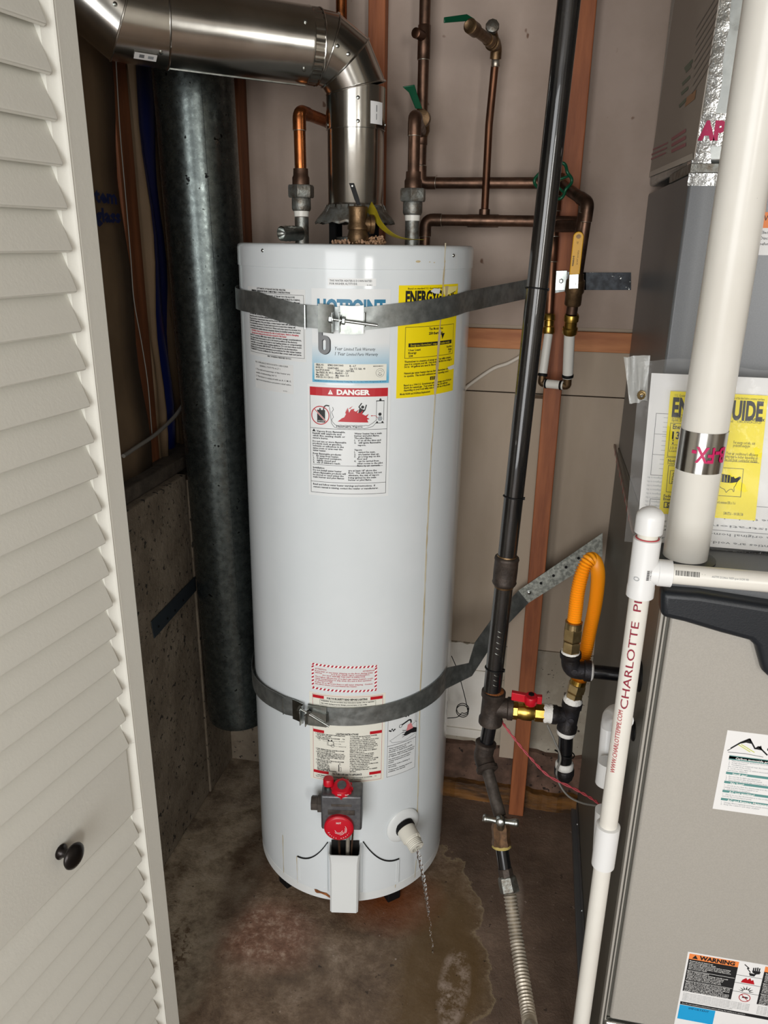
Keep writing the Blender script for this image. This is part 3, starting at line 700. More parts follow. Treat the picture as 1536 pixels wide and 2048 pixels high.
# -- danger label
s = hsheet4((616, 765), (783, 772), (617, 987), (775, 993)); s.sheet(M['lab_white']); W, H = s.W, s.H
a, b = W*.03, W*.965; t0 = H*.022; t1 = H*.972
s.frame(a, t0, b, t1, .0007, M['ink'], .0007); s.rect(a, t0, b, H*.095, M['lab_red'], .0008)
s.text('DANGER', W*.36, H*.038, .0085, M['ink_white'], w=W*.39, bold=.05, lift=.001, res=2)
s.poly([(W*.255, H*.08), (W*.285, H*.038), (W*.315, H*.08)], M['ink_white'], .001); s.rect(W*.283, H*.052, W*.288, H*.066, M['lab_red'], .0012); s.rect(W*.283, H*.069, W*.288, H*.074, M['lab_red'], .0012)
dv = H*.38; s.rect(a, dv, b, dv+.0007, M['ink'], .0008)
cx, cy, R = W*.16, H*.267, .0165
s.poly([(cx-.006, cy-.010), (cx+.009, cy-.010), (cx+.009, cy+.013), (cx-.006, cy+.013)], M['ink'], .0007); s.rect(cx-.002, cy-.013, cx+.001, cy-.010, M['ink'], .0007)
s.text('GASOLINE', cx-.005, cy+.009, .0025, M['ink_white'], w=.012, lift=.0009)
s.line([(cx+.006, cy-.010), (cx+.007, cy-.016), (cx+.011, cy-.019), (cx+.017, cy-.018)], .0022, M['ink'])
s.line([(cx-.0115, cy-.0115), (cx+.0115, cy+.0115)], .0024, M['ink_white'], .0009); s.line([(cx-.0115, cy-.0115), (cx+.0115, cy+.0115)], .0014, M['lab_red'], .001); s.ring(cx, cy, R, .0016, M['lab_red'], .0011, 32)
fl = [(.37, .315), (.42, .285), (.45, .275), (.47, .245), (.49, .19), (.505, .235), (.53, .205), (.57, .20), (.56, .215), (.585, .225), (.62, .205), (.60, .235), (.64, .235), (.67, .21), (.66, .245), (.70, .26), (.74, .245), (.715, .275), (.75, .29), (.72, .295), (.735, .32)]
s.poly([(W*u, H*v) for u, v in fl], M['lab_red'], .0008)
s.poly([(W*.50, H*.20), (W*.55, H*.175), (W*.52, H*.20)], M['lab_red'], .0008); s.poly([(W*.46, H*.24), (W*.48, H*.195), (W*.475, H*.245)], M['lab_red'], .0008)
s.disc(W*.665, H*.185, .0028, M['ink']); s.line([(W*.655, H*.15), (W*.62, H*.185), (W*.65, H*.205), (W*.69, H*.215), (W*.71, H*.165)], .002, M['ink']); s.poly([(W*.625, H*.2), (W*.70, H*.21), (W*.66, H*.245), (W*.61, H*.25)], M['ink'])
wv = [(W*.31+.002*math.sin(i*2.1), H*(.19+.022*i)) for i in range(7)]+[(W*(.345+.03*i), H*.345+.001*(i % 2)) for i in range(14)]+[(W*.79, H*.325), (W*.83, H*.30)]
s.line(wv, .0007, M['ink']); wv = [(W*.27, H*.19), (W*.285, H*.25), (W*.295, H*.33), (W*.33, H*.365)]+[(W*(.36+.03*i), H*.37+.001*(i % 2)) for i in range(13)]+[(W*.79, H*.355), (W*.84, H*.315)]; s.line(wv, .0007, M['ink'])
s.text('Flammable Vapors', W*.355, H*.347, .0036, M['ink'], w=W*.31, bold=.02)
s.line([(W*.83, H*.305), (W*.83, H*.135), (W*.92, H*.135), (W*.92, H*.305)], .0007, M['ink']); s.rect(W*.825, H*.13, W*.925, H*.137, M['ink']); s.poly([(W*.86, H*.13), (W*.87, H*.11), (W*.885, H*.115), (W*.89, H*.13)], M['ink'])
s.disc(W*.875, H*.288, .0045, M['ink_soft']); s.disc(W*.873, H*.25, .003, M['ink']); s.rect(W*.82, H*.325, W*.925, H*.33, M['ink']); s.disc(W*.84, H*.32, .0018, M['ink']); s.disc(W*.905, H*.32, .0018, M['ink'])
s.line([(W*.77, H*.262), (W*.82, H*.262), (W*.85, H*.285)], .0008, M['lab_red']); s.poly([(W*.76, H*.262), (W*.78, H*.256), (W*.78, H*.268)], M['lab_red'])
lc = ['     Vapors from flammable', 'liquids will explode and', 'catch fire causing death or', 'severe burns.', 'Do not use or store flammable', 'products such as gasoline,', 'solvents or adhesives in the', 'same room or area near the', 'water heater.', 'Keep flammable products:', '1.   far away from heater,', '2.   in approved containers,', '3.   tightly closed and', "4.   out of children's reach."]
vy = [.40, .42, .441, .462, .492, .512, .533, .554, .574, .603, .623, .643, .664, .684]; ww = [.40, .355, .40, .195, .415, .36, .385, .37, .17, .355, .325, .36, .285, .345]
for t, v, q in zip(lc, vy, ww): s.text(t.strip() if v > .41 else 'Vapors from flammable', W*(.06 if v > .41 else .11), H*v, .0031, M['ink'], w=W*(q if v > .41 else .35), bold=.03)
s.poly([(W*.055, H*.413), (W*.077, H*.388), (W*.1, H*.413)], M['ink'])
rc = [('Water heater has a main', .57, .41, .33), ('burner and pilot flame.', .57, .43, .30), ('The pilot flame:', .57, .451, .21), ('1.   is on all the time and', .57, .471, .32), ('2.   will ignite flammable', .57, .492, .32), ('vapors.', .61, .514, .1), ('Vapors:', .57, .556, .095), ('1.   cannot be seen,', .57, .576, .255), ('2.   are heavier than air,', .57, .597, .305), ('3.   go a long way on the', .57, .617, .315), ('floor and', .605, .638, .12), ('4.   can be carried from', .57, .658, .3), ('other rooms to the pilot', .605, .679, .315), ('flame by air currents.', .605, .70, .285)]
for t, u, v, q in rc: s.text(t, W*u, H*v, .0031, M['ink'], w=W*q, bold=.03)
s.rect(W*.055, H*.71, W*.92, H*.713, M['ink'])
for t, u, v, q in [('Installation:', .06, .732, .15), ('Do not install water heater', .06, .755, .36), ('where flammable products will', .06, .777, .41), ('be stored or used unless the', .06, .798, .385), ('main burner and pilot flames', .06, .819, .39), ('are at least 18" above the', .50, .745, .345), ('floor.  This will reduce, but not', .50, .766, .41), ('eliminate, the risk of vapors', .50, .788, .375), ('being ignited by the main', .50, .81, .34), ('burner or pilot flame.', .50, .831, .285),
                   ('Read and follow water heater warnings and instructions.  If', .06, .886, .77), ("owners manual is missing, contact the retailer or manufacturer.", .06, .911, .81)]:
    s.text(t, W*u, H*v, .0031, M['ink'], w=W*q, bold=.03)
s.rect(a, H*.867, b, H*.8705, M['ink'])
s.build('danger_label', wh)

# -- yellow energy label
s = hsheet4((799, 569), (916.5, 569), (791, 792.6), (904, 785)); s.sheet(M['lab_yel']); W, H = s.W, s.H
s.text('Based on standard U.S. Government tests', W*.12, H*.02, .003, M['ink'], w=W*.55, bold=.02)
s.text('ENERGYGUIDE', W*.09, H*.052, .021, M['ink'], w=W*.84, bold=.045, res=2)
s.frame(W*.1, H*.36, W*.94, H*.64, .0008, M['ink'])
s.text('This Model Uses', W*.45, H*.375, .0045, M['ink'], w=W*.25, bold=.02); s.text('258 therms/yr', W*.45, H*.415, .0045, M['ink'], w=W*.25, bold=.04)
s.poly([(W*.67, H*.435), (W*.74, H*.435), (W*.695, H*.49)], M['ink']); s.rect(W*.15, H*.505, W*.9, H*.54, M['ink'])
s.text('Energy use ( therms/year )  range of all similar models', W*.18, H*.512, .004, M['lab_yel'], w=W*.67, lift=.001)
for t, u, v, q in [('Uses Least', .15, .557, .18), ('Energy', .15, .583, .12), ('238', .155, .61, .06), ('Uses Most', .79, .557, .12), ('Energy', .83, .582, .08), ('273', .84, .608, .05),
                   ('Therms/year is a measure of energy use. Your utility company', .1, .66, .8), ('uses it to compute your bill.  Only models with first hour ratings of', .1, .683, .83), ('56 to  64 gallons are used in this scale.', .1, .706, .54),
                   ('Natural gas water heaters that use fewer therms/year cost less', .1, .765, .8), ("to operate.  This model's estimated yearly operating cost is:", .1, .79, .76),
                   ('Based on a 1994 U.S. Government national average cost of 60.4¢ per', .1, .875, .84), ('therm for natural gas.  Your actual operating cost will vary', .1, .898, .75), ('depending on your local utility rates and your use of the product.', .1, .921, .82), ('Model NG40 and HG40xxx Replacement', .05, .955, .46)]:
    s.text(t, W*u, H*v, .0034, M['ink'], w=W*q, bold=.03)
s.rect(W*.5, H*.825, W*.59, H*.857, M['ink']); s.text('$157', W*.515, H*.83, .0045, M['lab_yel'], w=W*.06, lift=.001)
s.poly([(W*.83, H*.76), (W, H*.748), (W, H*.787), (W*.9, H*.79), (W*.86, H*.785)], M['lab_plain'], .0009)
s.poly([(W*.45, H*.055), (W*.5, H*.03), (W*.62, H*.035), (W*.6, H*.08), (W*.52, H*.075)], M['lab_plain'], .001); s.poly([(W*.66, H*.02), (W*.98, H*.02), (W*.95, H*.06), (W*.72, H*.10), (W*.68, H*.08)], mat('peeled_yellow', 'e8dc8c', .5), .001)
s.build('energy_label', wh)

# -- attention label with striped border
s = hsheet4((621, 1322), (758, 1327), (621, 1378), (755, 1381)); s.sheet(M['lab_plain']); W, H = s.W, s.H
B = .0048; a0, b0, a1, b1 = .003, .0025, W-.003, H-.0015
def stripes(u0, v0, u1, v1):
    s.rect(u0, v0, u1, v1, M['ink_white'], .0006)
    L_ = (u1-u0) if u1-u0 > v1-v0 else (v1-v0); k = 0.0; st = .0082
    while k < L_-.002:
        e = min(st*.5, L_-k)
        if u1-u0 > v1-v0:
            p = [(u0+k, v1), (u0+k+e, v1), (min(u0+k+e+.003, u1), v0), (min(u0+k+.003, u1), v0)]
        else:
            p = [(u0, v0+k+.003), (u0, min(v0+k+e+.003, v1)), (u1, v0+k+e), (u1, v0+k)]
        s.poly(p, M['lab_crim'], .0008); k += st
stripes(a0, b0, a1, b0+B); stripes(a0, b1-B, a1, b1); stripes(a0, b0+B, a0+B, b1-B); stripes(a1-B, b0+B, a1, b1-B)
for t, u, v, q in [('ATTENTION', .075, .20, .17), ('ATTENTION', .77, .20, .17), ('If you hear or see water dripping on the floor during initial', .075, .275, .84), ('startup             it is from water vapor condensation.', .075, .335, .8), ('DO NOT ASSUME THE UNIT IS DEFECTIVE.', .19, .405, .62), ("The higher efficiencies of today's gas water heaters could", .075, .48, .84), ('cause condensation to drip when the unit is first operated', .075, .545, .82), ('or demand is high.', .075, .605, .27), ('If after 24 to 48 hours there is still water dripping,  Contact', .075, .68, .84), ('the place where you purchased the heater.', .075, .745, .62)]:
    s.text(t, W*u, H*v, .0029, M['ink_red'], w=W*q, bold=.02)
s.build('attention_label', wh)

# -- lighting instructions label
s = hsheet4((619, 1382), (770, 1385), (621, 1553), (768, 1560)); s.sheet(M['lab_cream']); W, H = s.W, s.H
s.frame(W*.045, H*.015, W*.965, H*.985, .0006, M['lab_crim'])
for v in (.025, .412, .885): s.rect(W*.05, H*v, W*(.20 if v != .885 else .26), H*(v+.033), M['lab_red']); s.rect(W*.80, H*v, W*.96, H*(v+.033), M['lab_red'])
s.text('FOR YOUR SAFETY READ BEFORE LIGHTING', W*.24, H*.035, .0042, M['ink'], w=W*.52, bold=.04); s.text('LIGHTING INSTRUCTIONS', W*.36, H*.425, .0042, M['ink'], w=W*.29, bold=.04); s.text('TO TURN OFF GAS TO APPLIANCE', W*.31, H*.893, .0042, M['ink'], w=W*.39, bold=.04)
s.frame(W*.145, H*.066, W*.87, H*.125, .0005, M['ink'])
s.text('WARNING:  If you do not follow these instructions exactly, a fire or explosion', W*.16, H*.072, .0026, M['ink'], w=W*.69, bold=.03); s.text('may result causing property damage, personal injury or loss of life.', W*.16, H*.098, .0026, M['ink'], w=W*.60, bold=.03)
s.para(['A. This appliance has a pilot which must be lighted', 'by hand. When lighting the pilot, follow these', 'instructions exactly.'], W*.09, H*.135, .0026, H*.028, M['ink'], w=W*.39, bold=.03)
s.para(['If you cannot rotate the gas control knob, call', 'the gas supplier.'], W*.57, H*.14, .0026, H*.028, M['ink'], w=W*.37, bold=.03)
lf = [('1. STOP! READ THE SAFETY INFORMATION', .45, .39), ('ABOVE ON THIS LABEL.', .467, .2), ('2. TURN GAS KNOB CLOCKWISE      TO', .487, .39), ('"OFF" POSITION.', .505, .16), ('3. TURN TEMPERATURE DIAL COUNTERCLOCKWISE', .625, .38), ('FULLY TO LOWEST SETTING.', .642, .25), ('4. WAIT FIVE (5) MINUTES TO CLEAR OUT ANY', .662, .38), ('GAS. IF YOU THEN SMELL GAS, STOP! FOLLOW', .679, .38), ('"B" IN THE SAFETY INFORMATION ABOVE ON', .696, .37), ("THIS LABEL. IF YOU DON'T SMELL GAS, GO", .713, .37), ('TO THE NEXT STEP.', .73, .18), ('5. REMOVE BOTH THE OUTER DOOR AND INNER', .752, .38), ('DOOR PANEL BELOW.', .769, .2), ('6. FIND THE PILOT -', .789, .18), ('FOLLOW METAL', .806, .17), ('TUBE FROM GAS', .822, .17), ('CONTROL. THE', .839, .17), ('PILOT IS BEHIND', .855, .18), ('THE LARGER TUBE (OR BURNER).', .869, .27)]
for t, v, q in lf: s.text(t, W*(.1 if t[0] not in '123456' else .085), H*v, .0024, M['ink'], w=W*q, bold=.04)
rt = ['7. TURN THE GAS KNOB KNOB COUNTER-', 'CLOCKWISE      TO "PILOT".', '8. PUSH DOWN ON THE RED BUTTON, HOLD', 'IT DOWN, LIGHT THE PILOT WITH A', 'MATCH AND HOLD THE RED BUTTON IN', 'FOR ABOUT ONE (1) MINUTE AFTER THE', 'PILOT IS LIT. RELEASE BUTTON AND IT', 'WILL POP BACK UP. PILOT SHOULD', 'REMAIN LIT. IF IT GOES OUT, REPEAT', 'STEPS 2 THROUGH 8.', 'IF BUTTON DOES NOT POP UP WHEN', 'RELEASED, STOP AND IMMEDIATELY', 'CALL YOUR SERVICE TECHNICIAN.', 'IF THE PILOT WILL NOT STAY LIT AFTER', 'SEVERAL TRIES, TURN KNOB TO "OFF"', 'AND CALL YOUR TECHNICIAN.', '9. REPLACE THE INNER AND OUTER DOORS.', '10. TURN GAS KNOB FULLY', 'COUNTERCLOCKWISE TO "ON".', '11. SET TEMPERATURE DIAL TO DESIRED', 'SETTING.']
for i, t in enumerate(rt): s.text(t, W*.54, H*(.455+.0203*i), .0024, M['ink'], w=W*min(.38, .38*len(t)/36), bold=.04)
s.ring(W*.29, H*.55, .006, .0006, M['ink']); s.frame(W*.24, H*.525, W*.33, H*.575, .0006, M['ink']); s.ring(W*.315, H*.575, .0036, .0006, M['ink']); s.rect(W*.25, H*.51, W*.27, H*.525, M['ink']); s.rect(W*.29, H*.51, W*.31, H*.525, M['ink'])
for (u0, v0, u1, v1) in [(.18, .53, .24, .53), (.33, .52, .38, .52), (.33, .55, .38, .55), (.34, .575, .38, .58)]: s.line([(W*u0, H*v0), (W*u1, H*v1)], .0004, M['ink'])
s.text('GAS', W*.12, H*.523, .002, M['ink']); s.text('GAS KNOB', W*.39, H*.515, .002, M['ink'], w=W*.08); s.text('DIAL', W*.39, H*.545, .002, M['ink']); s.text('TEMPERATURE', W*.39, H*.575, .002, M['ink'], w=W*.1)
s.rect(W*.39, H*.79, W*.40, H*.87, M['ink']); s.frame(W*.405, H*.82, W*.43, H*.87, .0006, M['ink']); s.line([(W*.4, H*.79), (W*.41, H*.77), (W*.42, H*.8)], .0006, M['ink'])
s.para(['1. TURN TEMPERATURE DIAL COUNTERCLOCKWISE', 'FULLY TO LOWEST SETTING.'], W*.08, H*.935, .0022, H*.02, M['ink'], w=W*.4, bold=.03); s.para(['2. TURN GAS KNOB CLOCKWISE      TO', '"OFF" POSITION.'], W*.54, H*.935, .0022, H*.02, M['ink'], w=W*.36, bold=.03)
s.build('lighting_label', wh)

# -- scald label
s = hsheet4((775, 1400), (834, 1398), (773, 1554), (831, 1535)); s.sheet(M['lab_white'], .0003); W, H = s.W, s.H
s.frame(0.001, .001, W-.001, H-.001, .0006, M['ink'])
s.rect(.001, H*.565, W-.001, H*.57, M['ink'])
s.line([(W*.07, H*.50), (W*.95, H*.35)], .0005, M['ink']); s.line([(W*.1, H*.5), (W*.16, H*.53), (W*.55, H*.555), (W*.95, H*.51)], .0005, M['ink']); s.line([(W*.93, H*.02), (W*.93, H*.34), (W, H*.36)], .0005, M['ink'])
for cu, cv in ((.13, .36), (.62, .22)):
    for k in range(5): s.disc(W*cu+.003*(k-1.5), H*cv+.0022*math.sin(k*2.4), .0019, M['ink'])
s.ring(W*.42, H*.335, .0036, .001, M['ink']); s.line([(W*.46, H*.325), (W*.7, H*.29), (W*.77, H*.30), (W*.78, H*.34)], .0036, M['ink'])
s.poly([(W*.52, H*.47), (W*.66, H*.41), (W*.8, H*.40), (W, H*.44), (W, H*.50), (W*.8, H*.48), (W*.6, H*.49)], M['ink'], .0008)
for q in range(4): s.line([(W*.62, H*(.425+.018*q)), (W*.48, H*(.40+.032*q))], .001, M['ink'], .0008)
s.poly([(W*.66, H*.35), (W*.78, H*.34), (W*.86, H*.42), (W*.62, H*.43)], mat('faded_red_ink', 'd9878a', .5), .0009)
sc = ['Water temperature over 125° F', 'can cause severe burns', 'instantly or death from scalds.', 'Children, disabled and elderly are', 'at highest risk of being scalded.', 'See instruction manual before', 'setting temperature at water', 'heater.', 'Feel water before bathing or', 'showering.', 'Temperature limiting valves are', 'available, see manual.']
vv = [.595, .62, .645, .68, .705, .742, .767, .792, .828, .853, .89, .915]
for t, v in zip(sc, vv): s.text(t, W*.06, H*v, .0028, M['ink'], w=W*.88*len(t)/34, bold=.02)
s.build('scald_label', wh)

# -- rust drip stains down the jacket (dried deposits, raised slightly)
def streak(pts, w0, name='drip_stain', m='stain'):
    P = [hcyl(x, y) for x, y in pts]; mb = MB(); L_ = []; R_ = []
    Q = []
    for i in range(len(P)-1):
        n = max(2, int(abs(P[i][1]-P[i+1][1])/.012))
        for k in range(n): f = k/n; Q.append((P[i][0]*(1-f)+P[i+1][0]*f+random.uniform(-.12, .12), P[i][1]*(1-f)+P[i+1][1]*f))
    Q.append(P[-1])
    for th, z in Q:
        hw = w0*random.uniform(.5, 1.3)/2; dth = math.degrees(hw/HR); rr = HR+(.0022 if z > 1.425 else .0011)
        L_.append(hp(th-dth, z, rr)); R_.append(hp(th+dth, z, rr))
    n = len(L_); mb.add(L_+R_, [(i, i+1, n+i+1, n+i) for i in range(n-1)]); mb.build(name, M[m], wh)
streak([(889, 486), (886, 560), (880, 640), (872, 760), (862, 900), (852, 1100), (845, 1280), (839, 1400), (836, 1560), (834, 1630)], .0034)
streak([(879, 660), (876, 700), (869, 790)], .007); streak([(893, 572), (891, 600)], .008)
streak([(566, 1670), (568, 1745)], .002); streak([(594, 1712), (596, 1765)], .0015); streak([(793, 1718), (790, 1775)], .0016); streak([(832, 1720), (829, 1755)], .0018)

for x, y, w_, h_ in ((835, 523, .010, .004), (858, 524, .004, .0015), (867, 525, .004, .0015), (888, 523, .004, .005)):
    th, z = hcyl(x, y); mb = MB(); mb.add([hp(th+math.degrees(w_/2*math.cos(k)/HR)*random.uniform(.7, 1.2), z+h_/2*math.sin(k), HR+.0021) for k in [2*PI*i/12 for i in range(12)]], [tuple(range(12))]); mb.build('rust_spot', M['stain'], wh)
th, z = hcyl(645, 1792); mb = MB(); mb.add([hp(th+a, .052+b, HR+.0006) for a, b in ((-5, .006), (-3.5, .007), (-1, .004), (2.5, .003), (4.6, -.004), (4.6, -.010), (2, -.004), (-1, -.001), (-3.5, -.003), (-4.4, -.001))], [tuple(range(10))]); mb.build('rust_spot', M['rust'], wh)
# -- burner access cover: thin raised panel with swept upper corners and a projecting channel
t0, z0 = hcyl(596, 1712); t1, z1 = hcyl(797, 1717); tc0, zc0 = hcyl(656, 1684); tc1, zc1 = hcyl(726, 1683)
mb = MB()
def wing(ta, tb, za, zb, zl, n=14):
    """panel half from outer edge ta to channel tb; top sweeps up from za to zb"""
    top = []; bot = []
    for i in range(n+1):
        f = i/n; th = ta+(tb-ta)*f; g = f**2.3
        top.append((th, za+(zb-za)*g)); bot.append((th, zl))
    vs = [hp(t, z, HR+.0038) for t, z in top]+[hp(t, z, HR+.0038) for t, z in bot]+[hp(t, z, HR-.001) for t, z in top]+[hp(t, z, HR-.001) for t, z in bot]
    m_ = n+1; fs = [(i, i+1, m_+i+1, m_+i) for i in range(n)]+[(i, 2*m_+i, 2*m_+i+1, i+1) for i in range(n)]+[(m_+i, m_+i+1, 3*m_+i+1, 3*m_+i) for i in range(n)]+[(0, m_, 3*m_, 2*m_), (n, 2*m_+n, 3*m_+n, m_+n)]
    mb.add(vs, fs)
wing(t0, tc0, z0, zc0, .064); cov = mb.build('access_cover', M['enamel'], wh, smooth=30); mb = MB()
wing(t1, tc1, z1, zc1, .064); mb.build('access_cover', M['enamel'], wh, smooth=30)
for (ta, tb, za, zb) in ((t0, tc0, z0, zc0), (t1, tc1, z1, zc1)):
    mb = MB(); pts = [hp(ta+(tb-ta)*i/14, za+(zb-za)*(i/14)**2.3+.001, HR+.0022) for i in range(15)]; mb.tube(pts, .0013, 6); mb.build('cover_gap', M['black'], wh)
    mb = MB(); sg = 1 if tb > ta else -1; mb.tube([hp(ta+sg*1.6, za-.006, HR+.004), hp(ta+sg*1.6, .074, HR+.004), hp(tb-sg*.8, .074, HR+.004)], .0007, 6); mb.build('pressed_rib', M['enamel_w'], wh)
    mb = MB(); mb.tube([hp(ta-sg*.2, za, HR+.001), hp(ta-sg*.2, .066, HR+.001)], .0008, 6); mb.build('cover_edge', M['stain'], wh)
# projecting channel
tm = (tc0+tc1)/2; tn = math.radians(tm); NRM = Vector((math.sin(tn), -math.cos(tn), 0)); TAN = Vector((math.cos(tn), math.sin(tn), 0))
cbase = hp(tm, 0, HR); cbase.z = 0
def cp(t, n, z): return Vector((HZX(z), HY, z))+NRM*(HR+n)+TAN*t
mb = MB()
hw0, hw1 = .031, .033
vs = []
lv = [(.041, .030, .036), (.043, .0315, .038), (.11, .0315, .036), (.178, .032, .036), (.198, .034, .037), (.205, .0355, .039)]
for z, hw, n in lv: vs += [cp(-hw-.001, -.016, z), cp(-hw, n-.004, z), cp(-hw+.004, n, z), cp(hw-.004, n, z), cp(hw, n-.004, z), cp(hw+.001, -.016, z)]
for z, hw, n in lv: vs += [cp(-hw+.0015, -.016, z), cp(-hw+.0025, n-.006, z), cp(-hw+.006, n-.002, z), cp(hw-.006, n-.002, z), cp(hw-.0025, n-.006, z), cp(hw-.0015, -.016, z)]
nl = len(lv); o_ = nl*6; fs = []
for j in range(nl-1):
    for i in range(5):
        a = j*6+i; fs.append((a, a+1, a+7, a+6)); fs.append((o_+a, o_+a+6, o_+a+7, o_+a+1))
for i in range(5): a = (nl-1)*6+i; fs.append((a, a+1, o_+a+1, o_+a))
fs.append((0, 5, o_+5, o_)); fs += [(i, o_+i, o_+i+1, i+1) for i in range(5)]
fs.append((0, 1, 2, 3, 4, 5))
mb.add(vs, fs); mb.build('shield_channel', M['enamel_w'], wh, smooth=40, label='white sheet metal channel projecting at the base')
mb = MB(); mb.add([cp(-.031, .001, .12), cp(.031, .001, .12), cp(.031, .001, .213), cp(-.031, .001, .213)], [(0, 1, 2, 3)]); mb.build('burner_opening', M['dark'], wh)

# -- gas control valve
def vp(t, n, z): return cp(t, n, z)
RV = Matrix(((TAN.x, NRM.x, 0), (TAN.y, NRM.y, 0), (0, 0, 1)))
gv = empty('gas_valve', (0, 0, 0)); gv.parent = wh; gv.location = (0, 0, 0); ORG['gas_valve'] = ORG['water_heater'].copy()
def vpix(x, y, n):
    """valve-plane coordinates (t, z) of a pixel at stand-off n"""
    d = ray(x, y); c = Vector((HZX(.27), HY, 0))+NRM*(HR+n); k = (c-CAM).dot(NRM)/d.dot(NRM); p = CAM+d*k
    return (p-c).dot(TAN), p.z
xl, zt_ = vpix(641, 1592, .062); xr, zb_ = vpix(723, 1660, .062)
mb = MB(); mb.box(vp((xl+xr)/2, .031+.006, (zt_+zb_)/2-.001), (xr-xl, .062-.012, zt_-zb_+.002), None, RV); mb.box(vp((xl+xr)/2+.004, .008, (zt_+zb_)/2), (xr-xl-.02, .02, zt_-zb_-.02), None, RV)
gvb = mb.build('valve_body', M['cast'], gv, bevel=.004, smooth=40)
# the children of gas_valve are sub-parts; lugs and plate
mb = MB(); cz = (zt_+zb_)/2
mb.box(vp((xl+xr)/2, .0625, cz+.002), ((xr-xl)*.66, .0012, .012), None, RV); mb.box(vp((xl+xr)/2, .0625, cz+.02), ((xr-xl)*.5, .0008, .006), None, RV)
mb.build('name_plate', M['oldpipe'], gv, bevel=.0004)
mb = MB(); mb.lathe(vp(xl-.001, .03, cz-.002), -TAN, [(0, .020), (.008, .020), (.009, .016), (.022, .016), (.023, .0145)], 6); mb.build('inlet_boss', M['oldpipe'], gv, smooth=0)
xd, zd = vpix(677, 1660, .075)
mb = MB(); C0 = vp(xd, .060, zd); mb.lathe(C0, NRM, [(0, .031), (.010, .031), (.0125, .0285), (.0135, .026)], 40, M['redpl'])
fr = Sheet(lambda u, v, d: C0+NRM*(.0135+d)+TAN*u-Vector((0, 0, v)), .06, .06)
fr.text('HOT', 0, -.019, .0045, M['ink_white'], w=.010, al='C', bold=.02)
for r_, a0, a1 in ((.0165, -.6, .5), (.014, -.3, 1.4), (.011, .5, 2.4), (.008, .2, 2.9)): fr.ring(0, 0, r_, .0008, M['ink_white'], a0=a0, a1=a1)
for i, ch in enumerate('TEMPERATURE'):
    a = PI*(.12+.76*i/10); fr.text('WATER HEAT!'[i] if ch != ' ' else ' ', -.0225*math.cos(a), .0225*math.sin(a)-.001, .0026, M['ink_white'], al='C')
dial = mb.build('temperature_dial', None, gv, smooth=40, label='large red round temperature dial'); 
mb2 = fr.ink; 
for i in range(1): mb2.build('printing', None, gv, smooth=0)
# top knobs
xk, zk = vpix(683, 1578, .045); P0 = vp(xk, .040, zt_); mb = MB()
ax = (Vector((0, 0, 1))+NRM*.35).normalized()
prof = [(0, .022), (.008, .022), (.014, .0195), (.018, .0165), (.0185, .013)]
mb.lathe(P0-ax*.003, ax, prof, 24, M['redpl'])
for k in range(12):
    a = 2*PI*k/12; u = TAN*math.cos(a)+ax.cross(TAN)*math.sin(a); mb.tube([P0-ax*.001+u*.0215, P0+ax*.008+u*.0212], .0022, 6, M['redpl'])
mb.lathe(P0+ax*.0155, ax, [(0, .0095), (.003, .0095), (.0035, .008)], 20, M['cast'])
mb.build('gas_knob', None, gv, smooth=40, label='red fluted gas cock knob marked ON')
kf = Sheet(lambda u, v, d: P0+ax*(.011-v)+(NRM*(.0215+d)-Vector((0, 0, 0)))+TAN*u, .05, .02)
kf.text('ON', -.004, .002, .005, M['ink_white'], al='C', bold=.02, w=.008); kf.text('PILOT', .0115, .002, .004, M['ink_white'], al='C', bold=.02, w=.008, rot=-20); kf.ink.build('printing', None, gv, smooth=0)
xk, zk = vpix(656, 1572, .04); P1 = vp(xk, .036, zt_); mb = MB()
mb.lathe(P1, (0, 0, 1), [(0, .009), (.006, .009), (.007, .006), (.010, .006)], 18, M['zinc']); mb.lathe(P1+Vector((0, 0, .010)), (0, 0, 1), [(0, .011), (.013, .011), (.015, .0095), (.0155, .006)], 24, M['redpl'])
mb.build('pilot_button', None, gv, smooth=40, label='small red pilot button')
mb = MB()
mb.tube(catmull([vp(.012, .035, zb_+.004), vp(.016, .03, zb_-.02), vp(.008, .022, zb_-.045), vp(.006, .016, .14)]), .0045, 10, M['steelflex']); mb.tube(catmull([vp(-.010, .035, zb_+.004), vp(-.012, .03, zb_-.03), vp(-.010, .02, .14)]), .003, 8, M['copper_d']); mb.tube(catmull([vp(.020, .035, zb_+.004), vp(.019, .028, zb_-.02), vp(.012, .02, .14)]), .002, 8, M['copper_d'])
mb.build('burner_tubes', None, gv, smooth=60)

# -- drain outlet
td, zd2 = hcyl(806, 1650); Nd = hp(td, zd2, 1)-hp(td, zd2, 0); Pd = hp(td, zd2, HR)
mb = MB(); mb.lathe(Pd-Nd*.002, Nd, [(0, .043), (.003, .0428), (.0055, .040), (.007, .034), (.0085, .026), (.009, .018)], 40); esc = mb.build('outlet_collar', M['enamel_w'], wh, smooth=40, label='round white dished collar round the outlet')
Ad = (Nd*1.0+Vector((0, 0, -.38))).normalized(); Q = Pd+Nd*.004
mb = MB(); mb.lathe(Q-Ad*.002, Ad, [(0, .0235), (.010, .0235), (.0105, .021)], 24, M['black'])
prof = [(.008, .0215), (.034, .021), (.035, .0185), (.037, .0185)]
for i in range(5): prof += [(.038+.0035*i, .0176), (.0395+.0035*i, .0162)]
prof += [(.057, .0172), (.058, .0145), (.0575, .0115), (.045, .0095), (.040, .002)]
mb.lathe(Q, Ad, prof, 28, M['nozzle'], caps=False)
